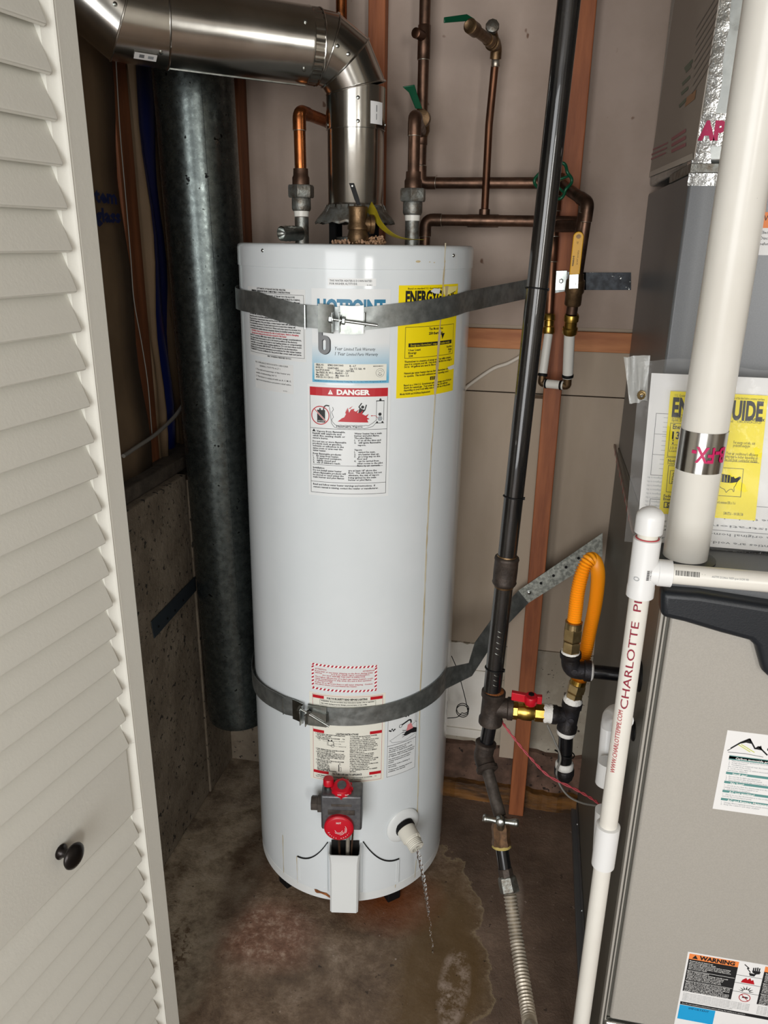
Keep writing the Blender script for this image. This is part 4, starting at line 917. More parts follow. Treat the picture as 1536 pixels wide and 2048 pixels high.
for k in range(14):
    a = 2*PI*k/14; e = TAN*math.cos(a)+Ad.cross(TAN)*math.sin(a); mb.box(Q+Ad*.021+e*.0212, (.003, .003, .022), M['nozzle'], Ad.to_track_quat('Z', 'Y').to_matrix())
mb.build('outlet_nozzle', None, wh, smooth=40, label='cream threaded plastic outlet running with water')
MOUTH = Q+Ad*.054

# -- fittings on top of the heater
TOP = 1.4655
mb = MB(); rp = at(716, 470, 1.43); rp.z = TOP
mb.lathe(rp-Vector((0, 0, .004)), (0, 0, 1), [(0, .013), (.004, .0165), (.010, .0185), (.018, .019), (.024, .0175), (.028, .0165), (.029, .019), (.034, .019), (.038, .017), (.05, .0165), (.062, .0165), (.066, .0175), (.0675, .0165)], 24)
rv = mb.build('relief_valve', M['brass_old'], wh, smooth=40, label='aged brass relief valve on top'); ORG['relief_valve'] = ORG['water_heater'].copy()
sx = (TAN*.95+Vector((0, .25, 0))).normalized()
mb = MB(); mb.lathe(rp+Vector((0, 0, .034))+sx*.008, sx, [(0, .013), (.012, .013), (.013, .0165), (.020, .0165), (.021, .012)], 20); mb.build('side_outlet', M['brass_old'], rv, smooth=40)
lt = at(703, 366, 1.43); lb = rp+Vector((0.001, 0, .066)); lm = lb+(lt-lb)*.25
mb = MB(); dl = (lt-lb).normalized(); sd_ = Vector((1, .1, 0))
hwv = sd_.normalized()*.0045
mb.strip([lb-hwv*.7, lm-hwv, lt-hwv], [lb+hwv*.7, lm+hwv, lt+hwv], .0016); mb.build('lever', M['black'], rv, smooth=0, bevel=.0006)
mb = MB(); mb.lathe(lt+(lb-lt)*.14+Vector((0, -.0012, 0)), (0, -1, 0), [(0, .0016), (.0006, .0016)], 10); mb.build('lever_rivet', M['ink_white'], rv)
# draft hood
fx = at(711, 300, 1.565).x; FX, FY = fx, 1.565
dh = MB(); seg = 36; vs = []; prof = [(TOP+.037, .079), (TOP+.044, .075), (TOP+.060, .062), (TOP+.066, .0585)]
for j, (z, r) in enumerate(prof):
    for k in range(seg): rr = r*(1+(.03*math.sin(k*5.3) if j < 1 else .0)); vs.append((FX+rr*math.cos(2*PI*k/seg), FY+rr*math.sin(2*PI*k/seg), z+(.0022*math.sin(k*3.1) if j < 2 else 0)))
dh.add(vs, [(j*seg+k, j*seg+(k+1) % seg, (j+1)*seg+(k+1) % seg, (j+1)*seg+k) for j in range(3) for k in range(seg)])
o = dh.build('draft_hood', M['old_zinc'], wh, smooth=50); md = o.modifiers.new('t', 'SOLIDIFY'); md.thickness = .0008
ORG['draft_hood'] = ORG['water_heater'].copy(); hood = o
for aa in (-125, -55, 60, 140):
    a = math.radians(aa); p = Vector((FX+.058*math.cos(a), FY+.058*math.sin(a), 0)); mb = MB(); mb.box((p.x, p.y, TOP+.025), (.018, .003, .056), None, Matrix.Rotation(a+PI/2, 3, 'Z')); mb.build('hood_leg', M['black'], hood)
mb = MB(); mb.lathe((FX, FY, TOP), (0, 0, 1), [(0, .04), (.012, .04), (.013, .036)], 30); mb.build('flue_collar', M['old_zinc'], wh, smooth=40)
# fluffy insulation spilling out round the relief valve
fl_ = MB()
for i in range(170):
    a = random.uniform(0, 2*PI); r = random.uniform(.005, .045) if i % 3 else random.uniform(.02, .03)
    c = (rp if i % 3 else at(752, 470, 1.45))
    p = Vector((c.x+r*math.cos(a)*(1.1 if i % 3 else .5), c.y+r*math.sin(a)*.5, TOP+random.uniform(.0, .004 if i % 3 else .012)))
    q = p+Vector((random.uniform(-.006, .006), random.uniform(-.005, .005), random.uniform(0, .004)))
    fl_.tube([p, (p+q)/2+Vector((0, 0, .002)), q], [.0013, .002, .0008], 5)
tag(fl_.build('insulation_fluff', M['fluff'], wh, smooth=60), kind='stuff')
# plastic warning tag hanging off the relief valve
mb = MB(); c = [at(737, 417, 1.45), at(748, 430, 1.44), at(762, 452, 1.43), at(785, 470, 1.42), at(812, 478, 1.43), at(850, 479, 1.45)]
for p in c: p.z = max(p.z, TOP+.0015)
c = catmull(c, 6); hw_ = [Vector((.006, -.002, .008)) for _ in c]
n = len(c); bt = []; tp = []
for i, p in enumerate(c):
    f = i/(n-1); w2 = .010*(1-f)+.004; up = Vector((.5*(1-f)+.0, -.3-.6*f, .8*(1-f)+.02)).normalized()*w2
    lo = p-up*.5
    lo.z = max(lo.z, TOP+.001)
    bt.append(lo); tp.append(p+up)
mb.strip(bt, tp, .0006); mb.build('warning_tag', M['tagyel'], wh, smooth=60, label='curled olive yellow plastic tag')
# hot side nipple with capped side branch
pn = at(604, 470, 1.55); pn.z = TOP
def zpx(x, y, Y): return at(x, y, Y).z
mb = MB(); mb.lathe(pn-Vector((0, 0, .003)), (0, 0, 1), [(0, .0135), (zpx(603, 431, 1.55)-TOP, .0135)], 24)
b0 = at(600, 468, 1.54); b1 = at(563, 468, 1.50)
mb.build('nipple', M['old_zinc'], wh, smooth=40)
dd = (b1-b0); L_ = dd.length; prof = [(0, .0135)]
for i in range(7): prof += [(L_*(.28+.1*i), .0148 if i % 2 else .0135)]
prof += [(L_, .0135), (L_+.001, .011), (L_-.004, .009), (L_-.012, .003)]
mb = MB(); b0.z += .001; mb.lathe(b0, dd, prof, 24); mb.build('side_nipple', M['zinc'], wh, smooth=40, label='shiny threaded side nipple pointing left')
pc = at(824, 470, 1.55); pc.z = TOP
mb = MB(); mb.lathe(pc-Vector((0, 0, .003)), (0, 0, 1), [(0, .0135), (zpx(823, 433, 1.55)-TOP, .0135)], 24); mb.build('nipple', M['old_zinc'], wh, smooth=40)
wh.rotation_euler = (0, 0, 0)

# ================================================================== FLUE PIPE
fl = empty('flue_pipe', (FX, FY, 1.53), 'shiny silver sheet metal vent pipe rising from the water heater and elbowing to the left', 'vent pipe')
def fdir(a, b): return (b-a).normalized()
def bead_ring(mb, c, nrm, r, t=.0022, m=None, seg=40, ell=1.0):
    nrm = nrm.normalized(); u = nrm.orthogonal().normalized(); v = nrm.cross(u)
    pts = [c+(u*math.cos(2*PI*k/seg)+v*math.sin(2*PI*k/seg))*r for k in range(seg+1)]
    mb.tube(pts, t, 6, m, caps=False)
VR = .0538
pb0 = Vector((FX, FY, 1.528)); s3 = at(713, 176, 1.562); s3.x = FX; s3.y = FY
sC = at(689, 126, 1.552); sB = at(654, 100, 1.535); sA = at(634, 95, 1.527); eL = at(333, 52, 1.39)
midz = at(711, 262, FY).z
mb = MB(); mb.lathe(pb0, (0, 0, 1), [(0, VR+.006), (.008, VR+.002), (.012, VR), (midz-1.528, VR)], 56, caps=False)
# torn crimped teeth at the foot
o = mb.build('pipe_section', M['alu'], fl, smooth=40)
mb = MB()
for k in range(26):
    a = 2*PI*k/26+random.uniform(-.03, .03); w2 = random.uniform(.0045, .0065); c = Vector((math.cos(a), math.sin(a), 0)); t = Vector((-math.sin(a), math.cos(a), 0)); P = Vector((FX, FY, 1.536))
    mb.add([P+c*(VR+.003)-t*w2, P+c*(VR+.003)+t*w2, P+c*(VR+random.uniform(.010, .014))+t*w2*.9-Vector((0, 0, random.uniform(.018, .026))), P+c*(VR+.012)-t*w2*.9-Vector((0, 0, random.uniform(.016, .026)))], [(0, 1, 2, 3)])
o = mb.build('crimped_foot', M['old_zinc'], fl, smooth=0); md = o.modifiers.new('t', 'SOLIDIFY'); md.thickness = .0006
mb = MB(); mb.lathe(Vector((FX, FY, midz-.0)), (0, 0, 1), [(0, VR+.0014), (s3.z-midz, VR+.0016)], 56, caps=False); bead_ring(mb, Vector((FX, FY, midz+.001)), Vector((0, 0, 1)), VR+.001, .0012); mb.build('pipe_section', M['alu'], fl, smooth=40)
def gore(a, b, na, nb, ra, rb, name='elbow_gore'):
    mb = MB(); seg = 56
    def ringpts(c, n, r):
        n = n.normalized(); ax = (b-a).normalized(); u = ax.orthogonal().normalized(); v = ax.cross(u); out = []
        for k in range(seg):
            d = u*math.cos(2*PI*k/seg)+v*math.sin(2*PI*k/seg); p = c+d*r
            out.append(p-ax*((p-c).dot(n)/ax.dot(n)))
        return out
    vs = ringpts(a, na, ra)+ringpts(b, nb, rb)
    mb.add(vs, [(k, (k+1) % seg, seg+(k+1) % seg, seg+k) for k in range(seg)])
    for sgn, (c, n, r) in enumerate(((a, na, ra), (b, nb, rb))):
        pts = ringpts(c, n, r+.0004); mb.tube(pts+[pts[0]], .0017, 6, caps=False)
    return mb.build(name, M['alu'], fl, smooth=40)
Z = Vector((0, 0, 1)); dA = fdir(sB, sA); n3 = (Z+fdir(s3, sC)); nC = fdir(s3, sC)+fdir(sC, sB); nB = fdir(sC, sB)+dA
dH = fdir(sA, eL); gore(s3, sC, n3, nC, VR+.001, .0565); gore(sC, sB, nC, nB, .0565, .0595); gore(sB, sA, nB, dH, .0595, .0605)
# crimped male end running into the long section
dH = fdir(sA, eL); mb = MB(); seg = 96; vs = []
u = dH.orthogonal().normalized(); v = dH.cross(u)
for j, (t, amp) in enumerate(((-.001, 0), (.001, .0014), (.020, .0014), (.024, .0006))):
    for k in range(seg):
        a = 2*PI*k/seg; r = .0602+amp*math.cos(30*a); vs.append(sA+dH*t+(u*math.cos(a)+v*math.sin(a))*r)
mb.add(vs, [(j*seg+k, j*seg+(k+1) % seg, (j+1)*seg+(k+1) % seg, (j+1)*seg+k) for j in range(3) for k in range(seg)]); mb.build('crimped_end', M['alu'], fl, smooth=60)
mb = MB(); mb.lathe(sA+dH*.018, dH, [(0, .0622), (.002, .0628), (.004, .0622), ((eL-sA).length-.018, .0622)], 56, caps=False)
mb.build('long_section', M['alu'], fl, smooth=40)
mb = MB(); dn = (Vector((0, 0, -1))+Vector((0, .1, 0))); dn = (dn-dH*dn.dot(dH)).normalized(); sdv = dn*.0628
mb.tube([sA+dH*.019+sdv, eL+sdv], .0016, 6, M['zinc']); mb.build('seam', None, fl)
mb = MB()
vs = []
for j, (t, amp) in enumerate(((-.002, .0014), (.010, .0014), (.013, 0))):
    for k in range(seg):
        a = 2*PI*k/seg; r = .0572+amp*math.cos(30*a); vs.append(eL+dH*(t-.012)+(u*math.cos(a)+v*math.sin(a))*r)
eE = at(243, 36, 1.345); eF = at(135, -60, 1.31); gore(eL, eE, dH, fdir(eL, eE)+fdir(eE, eF), .0645, .0640, 'collar_section'); mb = MB()
bead_ring(mb, eL, dH, .0645, .0014); mb.build('collar_bead', M['alu'], fl, smooth=40)
n1 = fdir(eL, eE); n2 = fdir(eE, eF); eG = eF+Vector((-.05, -.02, .16)); n3_ = fdir(eF, eG)
gore(eE, eF, n1+n2, n2+n3_, .0640, .0640); gore(eF, eG, n2+n3_, Z, .0640, .0640)
fe = fdir(eF, eG); mb = MB(); mb.lathe(eG, (0, 0, 1), [(0, .064), (2.44-eG.z, .064)], 48, caps=False); mb.build('pipe_section', M['alu'], fl, smooth=40)
# rivets, screws and small paper labels
def on_cyl(px, py, C0, ax, r):
    """where the sight line of the photograph meets a pipe surface"""
    ax = ax.normalized(); d = ray(px, py); w0 = CAM-C0; dp_ = d-ax*d.dot(ax); wp_ = w0-ax*w0.dot(ax)
    A = dp_.dot(dp_); B = 2*dp_.dot(wp_); C_ = wp_.dot(wp_)-r*r; D = max(0, B*B-4*A*C_); t = (-B-math.sqrt(D))/(2*A)
    p = CAM+d*t; n = (p-C0)-ax*(p-C0).dot(ax); return p, n.normalized()
mb = MB()
for px, py in ((716, 195), (716, 242), (655, 250), (770, 250)):
    p, n = on_cyl(px, py, Vector((FX, FY, 0)), Z, VR+.0014); mb = MB(); mb.lathe(p-n*.0005, n, [(0, .0034), (.0012, .0034), (.0022, .0018)], 10, M['zinc']); mb.build('screw', None, fl, smooth=40)
for px, py, c, a in ((611, 42, sA, dH), (608, 139, sA, dH), (675, 92, sC, fdir(sC, sB)), (697, 108, sC, fdir(sC, sB)), (322, 105, eE, n1), (230, 8, eE, n1)):
    p, n = on_cyl(px, py, c, a, .0632 if c == sA else (.0645 if c == eE else .0582)); mb = MB(); mb.lathe(p-n*.001, n, [(0, .0034), (.0022, .0034), (.0032, .0018)], 10, M['zinc']); mb.build('screw', None, fl, smooth=40)
p, n = on_cyl(758, 226, Vector((FX, FY, 0)), Z, VR+.0018)
th0 = math.atan2(p.y-FY, p.x-FX)
s = Sheet(lambda u, v, d: Vector((FX+(VR+.002+d)*math.cos(th0+(u-.02)/VR), FY+(VR+.002+d)*math.sin(th0+(u-.02)/VR), p.z+.018-v)), .03, .037); s.sheet(M['paper']); s.rect(.012, .006, .014, .017, M['ink_grey']); s.rect(.012, .02, .0135, .03, M['ink_grey']); s.build('paper_label', fl)
p, n = on_cyl(291, 112, eE, -n1, .0655); tt = (-n1); q = n.cross(tt)
if q.z > 0: q = -q
s = Sheet(lambda u, v, d: p+tt*(u-.018)+q*(v-.006)+n*(d+.0006), .036, .014); s.sheet(M['paper']); s.rect(.008, .003, .016, .010, M['ink_grey']); s.rect(.022, .004, .031, .010, M['ink_soft']); s.build('paper_label', fl)

# ================================================================== STRAPS
def lerp_tab(tab, x):
    for (a, va), (b, vb) in zip(tab[:-1], tab[1:]):
        if x <= b: f = (x-a)/(b-a); return va+(vb-va)*max(0, f)
    return tab[-1][1]
ut = [(-130, 1.362), (-36, 1.3625), (-12, 1.3465), (13, 1.3425), (33, 1.351), (75, 1.365), (120, 1.38)]
us = empty('restraint_strap', tuple(hp(10, 1.34, HR+.004)), 'upper grey metal restraint strap crossing the blue and yellow labels of the water heater', 'strap', 'water heater restraint straps')
def rad(th): return HR+.0035+(.010*max(0, (-50-th)/40) if th < -50 else 0)+(.006*max(0, (th-70)/40) if th > 70 else 0)
B_, T_ = [], []
for th in list(range(-128, -3, 4))+[-2, 1]:
    z = lerp_tab(ut, th); hw = .0195+.004*max(0, (-60-th)/60); B_.append(hp(th, z-hw, rad(th))); T_.append(hp(th, z+hw, rad(th)))
mb = MB(); mb.strip(B_, T_, -.0012); mb.build('strap_band', M['galvb'], us, smooth=50)
B_, T_ = [], []
for th in range(-3, 81, 4):
    z = lerp_tab(ut, th); B_.append(hp(th, z-.0195, rad(th))); T_.append(hp(th, z+.0195, rad(th)))
q1t, q1b = at(1060, 558, 1.7425), at(1060, 596, 1.7425)
q2t, q2b = at(1142, 543, 1.7425), at(1142, 580, 1.7425)
ab, at_ = B_[-1], T_[-1]
for f in (.33, .66): B_.append(ab.lerp(q1b, f)); T_.append(at_.lerp(q1t, f))
B_ += [q1b, q2b]; T_ += [q1t, q2t]
mb = MB(); mb.strip(B_, T_, -.0012); mb.build('strap_band', M['galvb'], us, smooth=50)
r0t, r0b = at(1140, 543, 1.7425), at(1140, 580, 1.7425); r1t, r1b = at(1172, 545, 1.796), at(1172, 580, 1.796); r2t, r2b = at(1262, 545, 1.797), at(1262, 580, 1.797)
r2t.x = min(r2t.x, .197); r2b.x = min(r2b.x, .197)
mb = MB(); mb.strip([r0b, r1b, r2b], [r0t, r1t, r2t], -.0012); sb = mb.build('strap_tail', mat('dark_strap', '24272a', .35, .7, mott='101113', scale=60, spots=('c8c8c0', 70, .67)), us, smooth=50, label='dark speckled end of the strap on the wall')
pc_ = at(1122, 561, 1.740); mb = MB(); mb.box(pc_, (.024, .0016, .040), None, Matrix.Rotation(-.05, 3, 'Y')); mb.build('fixing_plate', M['zinc'], us, bevel=.0005, label='bright zinc fixing plate')
mb = MB(); mb.lathe(at(1122, 562, 1.739), (0, -1, 0), [(0, .0055), (.001, .0055), (.0012, .0042), (.004, .0042), (.005, .003)], 6); mb.build('screw', M['zinc'], us, smooth=0)
def clamp(par, pxl, pxr, pyl, pyr, zrow, up=True):
    """two flared tabs drawn together by a long bolt"""
    ta, za = hcyl(pxl, pyl, HR+.018); tb_, zb2 = hcyl(pxr, pyr, HR+.018)
    def tab(t_a, t_b, ra, rb, h=.024, name='clamp_tab'):
        n = 5; b2 = []; t2 = []
        for i in range(n):
            f = i/(n-1); th = t_a+(t_b-t_a)*f; r = ra+(rb-ra)*(f**2); z = zrow(th)
            b2.append(hp(th, z-h, r)); t2.append(hp(th, z+h, r))
        mb = MB(); mb.strip(b2, t2, -.0016); return mb.build(name, M['zinc'], par, smooth=40)
    tm_ = ta
    tab(tm_-7.5, tm_-.6, HR+.0065, HR+.011); tab(tm_-14, tm_-13.2, HR+.006, HR+.011, .02)
    tab(tm_+12, tm_+2.2, HR+.0065, HR+.010); tab(tm_+12.8, tm_+12.0, HR+.006, HR+.011, .012)
    for dt, rr in ((-.6, 0), (2.2, 0)):
        mb = MB(); p = hp(tm_+dt, zrow(tm_), HR+.016); t = (hp(tm_+dt+1, zrow(tm_), HR)-hp(tm_+dt, zrow(tm_), HR)).normalized(); n = t.cross(Vector((0, 0, 1)))
        mb.box(p-Vector((0, 0, .004)), (.0016, .016, .034), None, Matrix(((t.x, n.x, 0), (t.y, n.y, 0), (0, 0, 1)))); mb.build('clamp_lug', M['zinc'], par, bevel=.0006)
    A = hp(ta-1.2, za, HR+.0185); Bp = hp(tb_, zb2, HR+.026); ax = (Bp-A).normalized(); L_ = (Bp-A).length
    pr = []
    n = int(L_/.0012)
    for i in range(n+1): pr.append((L_*i/n, .0031 if i % 2 else .0027))
    mb = MB(); mb.lathe(A, ax, pr, 12); mb.build('bolt', M['zinc'], par, smooth=60)
    for off_ in (-.004, .019): mb = MB(); mb.lathe(A+ax*off_, ax, [(0, .006), (.001, .0068), (.005, .0068), (.006, .006)], 6); mb.build('nut', M['zinc'], par, smooth=0)
    for off_ in (.003, .0165): mb = MB(); mb.lathe(A+ax*off_, ax, [(0, .009), (.0012, .009)], 20); mb.build('washer', M['zinc'], par, smooth=30)
clamp(us, 668, 754, 638, 650, lambda th: lerp_tab(ut, th)-.001)

lt_ = [(-130, .525), (-56, .523), (-31, .534), (0, .5345), (21, .537), (68, .5425), (120, .56)]
ls = empty('restraint_strap', tuple(hp(10, .535, HR+.004)), 'lower grey metal restraint strap round the water heater, above the gas valve', 'strap', 'water heater restraint straps')
def radl(th): return HR+.004+(.004 if th < -20 else 0)
th0c, _ = hcyl(604, 1418, HR+.018)
B_, T_ = [], []
for th in [-128+4*i for i in range(int((th0c-2+128)/4)+1)]:
    z = lerp_tab(lt_, th); B_.append(hp(th, z-.0205, radl(th))); T_.append(hp(th, z+.0225, radl(th)))
mb = MB(); mb.strip(B_, T_, -.0012)
# runs back behind the duct to the stem wall
w1, w2 = hp(-128, .525, radl(-128)), Vector((-.66, 1.775, .60)); w3 = Vector((-.8035, 1.765, .655))
up = Vector((0, 0, .0205))
mb.strip([w3-up, w2-up, w1-up], [w3+up, w2+up, w1+up], -.0012); mb.build('strap_band', M['galvb'], ls, smooth=50)
c0t, c0b, c1t, c1b = atx(303, 1243, -.8065), atx(309, 1277, -.8065), atx(402, 1141, -.8065), atx(402, 1170, -.8065)
c2t, c2b = c1t+(c1t-c0t)*.5, c1b+(c1t-c0t)*.5
mb2 = MB(); mb2.strip([c0b, c1b, c2b, w3-up], [c0t, c1t, c2t, w3+up], -.0014); mb2.build('strap_end', mat('dark_blue_strap', '3a4249', .5, .5), ls, smooth=40, label='dull dark strap end screwed to the concrete')
for (x, y) in ((317, 1253), (335, 1237), (350, 1221), (366, 1201)): mb = MB(); mb.lathe(atx(x, y, -.8052), (1, 0, 0), [(0, .0028), (.0012, .0028)], 10); mb.build('bolt_hole', M['black'], ls)
B_, T_ = [], []
th = th0c+1.5
while th < 78:
    z = lerp_tab(lt_, th); hw = .0215+.006*max(0, th-30)/48; B_.append(hp(th, z-hw, radl(th))); T_.append(hp(th, z+hw, radl(th))); th += 4
path = [((938, 1326), (944, 1352), 1.575), ((950, 1285), (970, 1312), 1.62), ((985, 1236), (1003, 1262), 1.68), ((1037, 1181), (1057, 1206), 1.7425)]
for (xa, ya), (xb, yb), Y in path: T_.append(at(xa, ya, Y)); B_.append(at(xb, yb, Y))
mb = MB(); mb.strip(B_, T_, -.0012); mb.build('strap_band', M['galvb'], ls, smooth=35)
mb = MB(); p1, p2, p3, p4 = at(1037, 1181, 1.7405), at(1057, 1206, 1.7405), at(1205, 1066, 1.7405), at(1205, 1112, 1.7405)
p3.x = min(p3.x, .196); p4.x = min(p4.x, .196)
mb.strip([p2, p4], [p1, p3], -.0012); mb.build('strap_tail', M['galvspot'], ls, smooth=35, label='spangled perforated end of the strap crossing the stud')
mb = MB(); ft = lambda x, y: p1+((p3-p1)*((x-1037)/168.0))
nrm_ = (p3-p1).cross(p2-p1).normalized(); nrm_ = nrm_ if nrm_.y < 0 else -nrm_
def onplane(x, y): d = ray(x, y); return CAM+d*((p1-CAM).dot(nrm_)/d.dot(nrm_))
for x, y in ((1082, 1166), (1107, 1151), (1132, 1134), (1157, 1116)): mb = MB(); mb.lathe(onplane(x, y)+nrm_*.0012, nrm_, [(0, .0034), (.0009, .0034)], 12); mb.build('bolt_hole', M['black'], ls)
mb = MB(); mb.lathe(onplane(1058, 1184)+nrm_*.0015, nrm_, [(0, .006), (.001, .006), (.0012, .0045), (.004, .0045), (.005, .003)], 12); mb.build('screw', M['zinc'], ls, smooth=40)
clamp(ls, 604, 660, 1418, 1448, lambda th: lerp_tab(lt_, th)-.001)

# ================================================================== PIPES
def sleeve(mb, a, b, r, m=None, seg=20, rim=True):
    d = (b-a); L_ = d.length
    pr = [(0, r), (L_, r)] if not rim else [(0, r*.93), (0.0008, r), (L_-.0008, r), (L_, r*.93)]
    mb.lathe(a, d, pr, seg, m)
def solder(mb, c, d, r): d = d.normalized(); mb.lathe(c-d*.0012, d, [(0, r*1.02), (.0008, r*1.10), (.0018, r*1.10), (.0026, r*1.02)], 20, M['solder'])
def copper_run(par, pts, r, m='copper_d', em=None, R=None, ends=True, leg=None):
    """a soldered run: straight tube plus a sleeve elbow at every corner"""
    pts = [Vector(p) for p in pts]; R = R or r*1.4
    MB().tube(fillet(pts, R), r, 20).build('tube', M[m], par, smooth=60) if False else None
    mb = MB(); mb.tube(fillet(pts, R), r, 20); mb.build('tube', M[m], par, smooth=60)
    for i in range(1, len(pts)-1):
        a, p, b = pts[i-1], pts[i], pts[i+1]; u = (a-p).normalized(); v = (b-p).normalized(); L_ = leg or r*2.9
        L1, L2 = min(L_, (a-p).length*.9), min(L_, (b-p).length*.9)
        A, B = p+u*L1, p+v*L2; mb = MB(); mb.tube(fillet([A, p, B], R), r*1.12, 20, M[em or m]); solder(mb, A, u, r); solder(mb, B, v, r)
        mb.build('elbow', None, par, smooth=60)
def hexnut(mb, a, d, L_, r, m=None, ch=.12):
    mb.lathe(a, d, [(0, r*(1-ch)), (L_*.12, r), (L_*.88, r), (L_, r*(1-ch))], 6, m)
def union(par, c0, h, r=.0225, name='union'):
    """dielectric union: lower galvanised collar, hex nut, tail"""
    mb = MB(); mb.lathe(c0, (0, 0, 1), [(0, .0165), (.004, .0185), (.022, .0185), (.024, .0175)], 24, M['old_zinc']); mb.lathe(c0-Vector((0, 0, .010)), (0, 0, 1), [(0, .0142), (.010, .0148)], 24, M['pvc'])
    hexnut(mb, c0+Vector((0, 0, .024)), (0, 0, 1), .023, .0255, M['old_zinc'], .06); mb.lathe(c0+Vector((0, 0, .046)), (0, 0, 1), [(0, .0165), (.014, .0165), (.018, .0145), (.030, .0140)], 24, M['copper_d'])
    return mb.build(name, None, par, smooth=30)
# -- left riser
cl = empty('copper_pipe', (pn.x, pn.y, 1.5), 'bright orange copper riser left of the flue, bending back behind it', 'pipe', 'copper pipes')
uz = zpx(603, 431, 1.55); union(cl, Vector((pn.x, pn.y, uz+.008)), 0)
c0 = Vector((pn.x, pn.y, uz+.07)); c1 = at(604, 222, 1.55); c1.x = pn.x-.001; c1.y = pn.y
copper_run(cl, [c0, c1, at(672, 250, 1.70), Vector((at(683, 40, 1.73).x, 1.73, at(672, 250, 1.70).z+.0)), at(683, 20, 1.73)+Vector((0, 0, .4))], .0112, 'copper_b', 'copper_b', R=.018)
# -- main supply network
cm = empty('copper_pipe', (at(845, 350, 1.74).x, 1.74, 1.6), 'tarnished copper pipe dropping beside the flue, with a green lever and hand wheel', 'pipe', 'copper pipes')
uz = zpx(823, 436, 1.55); union(cm, Vector((pc.x, pc.y, uz+.005)), 0)
e0 = at(828, 232, 1.55); e0.x = pc.x; e0.y = pc.y
vX = at(845, 200, 1.74).x
copper_run(cm, [Vector((pc.x, pc.y, uz+.065)), e0, Vector((vX, 1.735, e0.z-.004))], .0112, 'copper_d', R=.018)
zt1 = 2.44; low = at(848, 366, 1.74); rgt = at(1104, 366, 1.735); low.x = vX
copper_run(cm, [Vector((vX, 1.74, zt1)), low, rgt], .0112, 'copper_d', R=.016)
mb = MB(); za, zb3 = zpx(846, 50, 1.74), zpx(846, 120, 1.74); sleeve(mb, Vector((vX, 1.74, zb3)), Vector((vX, 1.74, za)), .0128, M['copper_d']); p = at(838, 73, 1.735); mb.lathe(Vector((vX, 1.74, p.z)), (-.35, -1, 0), [(0, .0095), (.036, .0095), (.037, .0075)], 20, M['copper']); solder(mb, Vector((vX, 1.74, zb3)), Z, .0112); mb.build('tee', None, cm, smooth=50)
mb = MB(); sleeve(mb, Vector((vX, 1.74, zpx(845, 290, 1.74))), Vector((vX, 1.74, zpx(845, 262, 1.74))), .0125, M['copper_d']); mb.build('coupling', None, cm, smooth=50); mb = MB(); sleeve(mb, Vector((vX, 1.74, zpx(845, 345, 1.74))), Vector((vX, 1.74, zpx(845, 330, 1.74))), .0118, M['solder']); mb.build('coupling', None, cm, smooth=50)
# ball valve with green lever where the branch leaves
vc = at(842, 238, 1.70); mb = MB(); mb.lathe(Vector((vX, 1.735, vc.z+.012)), (0, 0, -1), [(0, .013), (.006, .017), (.03, .0175), (.04, .013)], 20, M['brass_old']); mb.lathe(vc+Vector((.004, 0, 0)), (-.1, -1, 0), [(0, .0165), (.012, .0165), (.013, .014)], 20, M['brass_old']); vb = mb.build('ball_valve', None, cm, smooth=40)
mb = MB(); g0, g1, g2 = at(838, 218, 1.68), at(826, 186, 1.665), at(814, 174, 1.655)
sdh = Vector((.0075, .002, .0)); mb.strip([g0-sdh*.9, g1-sdh, g2-sdh*.6-Vector((.004, 0, 0))], [g0+sdh*.9, g1+sdh, g2+sdh*1.9+Vector((0, 0, .004))], .003); mb.build('lever', M['green'], vb, bevel=.0012, label='green valve lever')
# gate valve with green hand wheel
wc = at(1106, 362, 1.665); vcx = at(1106, 362, 1.735)
mb = MB(); mb.lathe(vcx-Vector((.022, 0, 0)), (1, 0, 0), [(0, .0135), (.006, .015), (.012, .0165), (.032, .0165), (.038, .015), (.044, .0135)], 20, M['brass_old']); mb.lathe(vcx, (0, -1, 0), [(0, .013), (.02, .0125), (.024, .009), (.05, .006), (.072, .004)], 16, M['brass_old']); gvv = mb.build('gate_valve', None, cm, smooth=40)
mb = MB(); pts = []
for k in range(73):
    a = 2*PI*k/72; r = .033+.0030*math.cos(6*a); pts.append(wc+Vector((math.cos(a)*r, .003*math.cos(6*a)-.002, math.sin(a)*r*1.0)))
mb.tube(pts, .0032, 8, caps=False)
for k in range(6): a = 2*PI*k/6+.3; mb.tube([wc+Vector((0, .004, 0)), wc+Vector((math.cos(a)*.018, .008, math.sin(a)*.018)), wc+Vector((math.cos(a)*.031, 0, math.sin(a)*.031))], .0024, 6)
mb.lathe(wc+Vector((0, .006, 0)), (0, -1, 0), [(0, .008), (.008, .008)], 12); mb.build('hand_wheel', M['green'], gvv, smooth=60, label='green wavy hand wheel')
# copper dropping from the gate valve to the plastic loop
dX0, dX1 = at(1113, 380, 1.735), at(1098, 632, 1.735)
mb = MB(); mb.tube([dX0, dX1], .0098, 18, M['copper']); 
for y0_, y1_ in ((392, 420), (470, 520)):
    f0, f1 = (y0_-380)/252, (y1_-380)/252; sleeve(mb, dX0.lerp(dX1, f0), dX0.lerp(dX1, f1), .0112, M['copper']); solder(mb, dX0.lerp(dX1, f0), Z, .0102); solder(mb, dX0.lerp(dX1, f1), Z, .0102)
mb.build('drop_tube', None, cm, smooth=50, label='reddish copper drop tube')
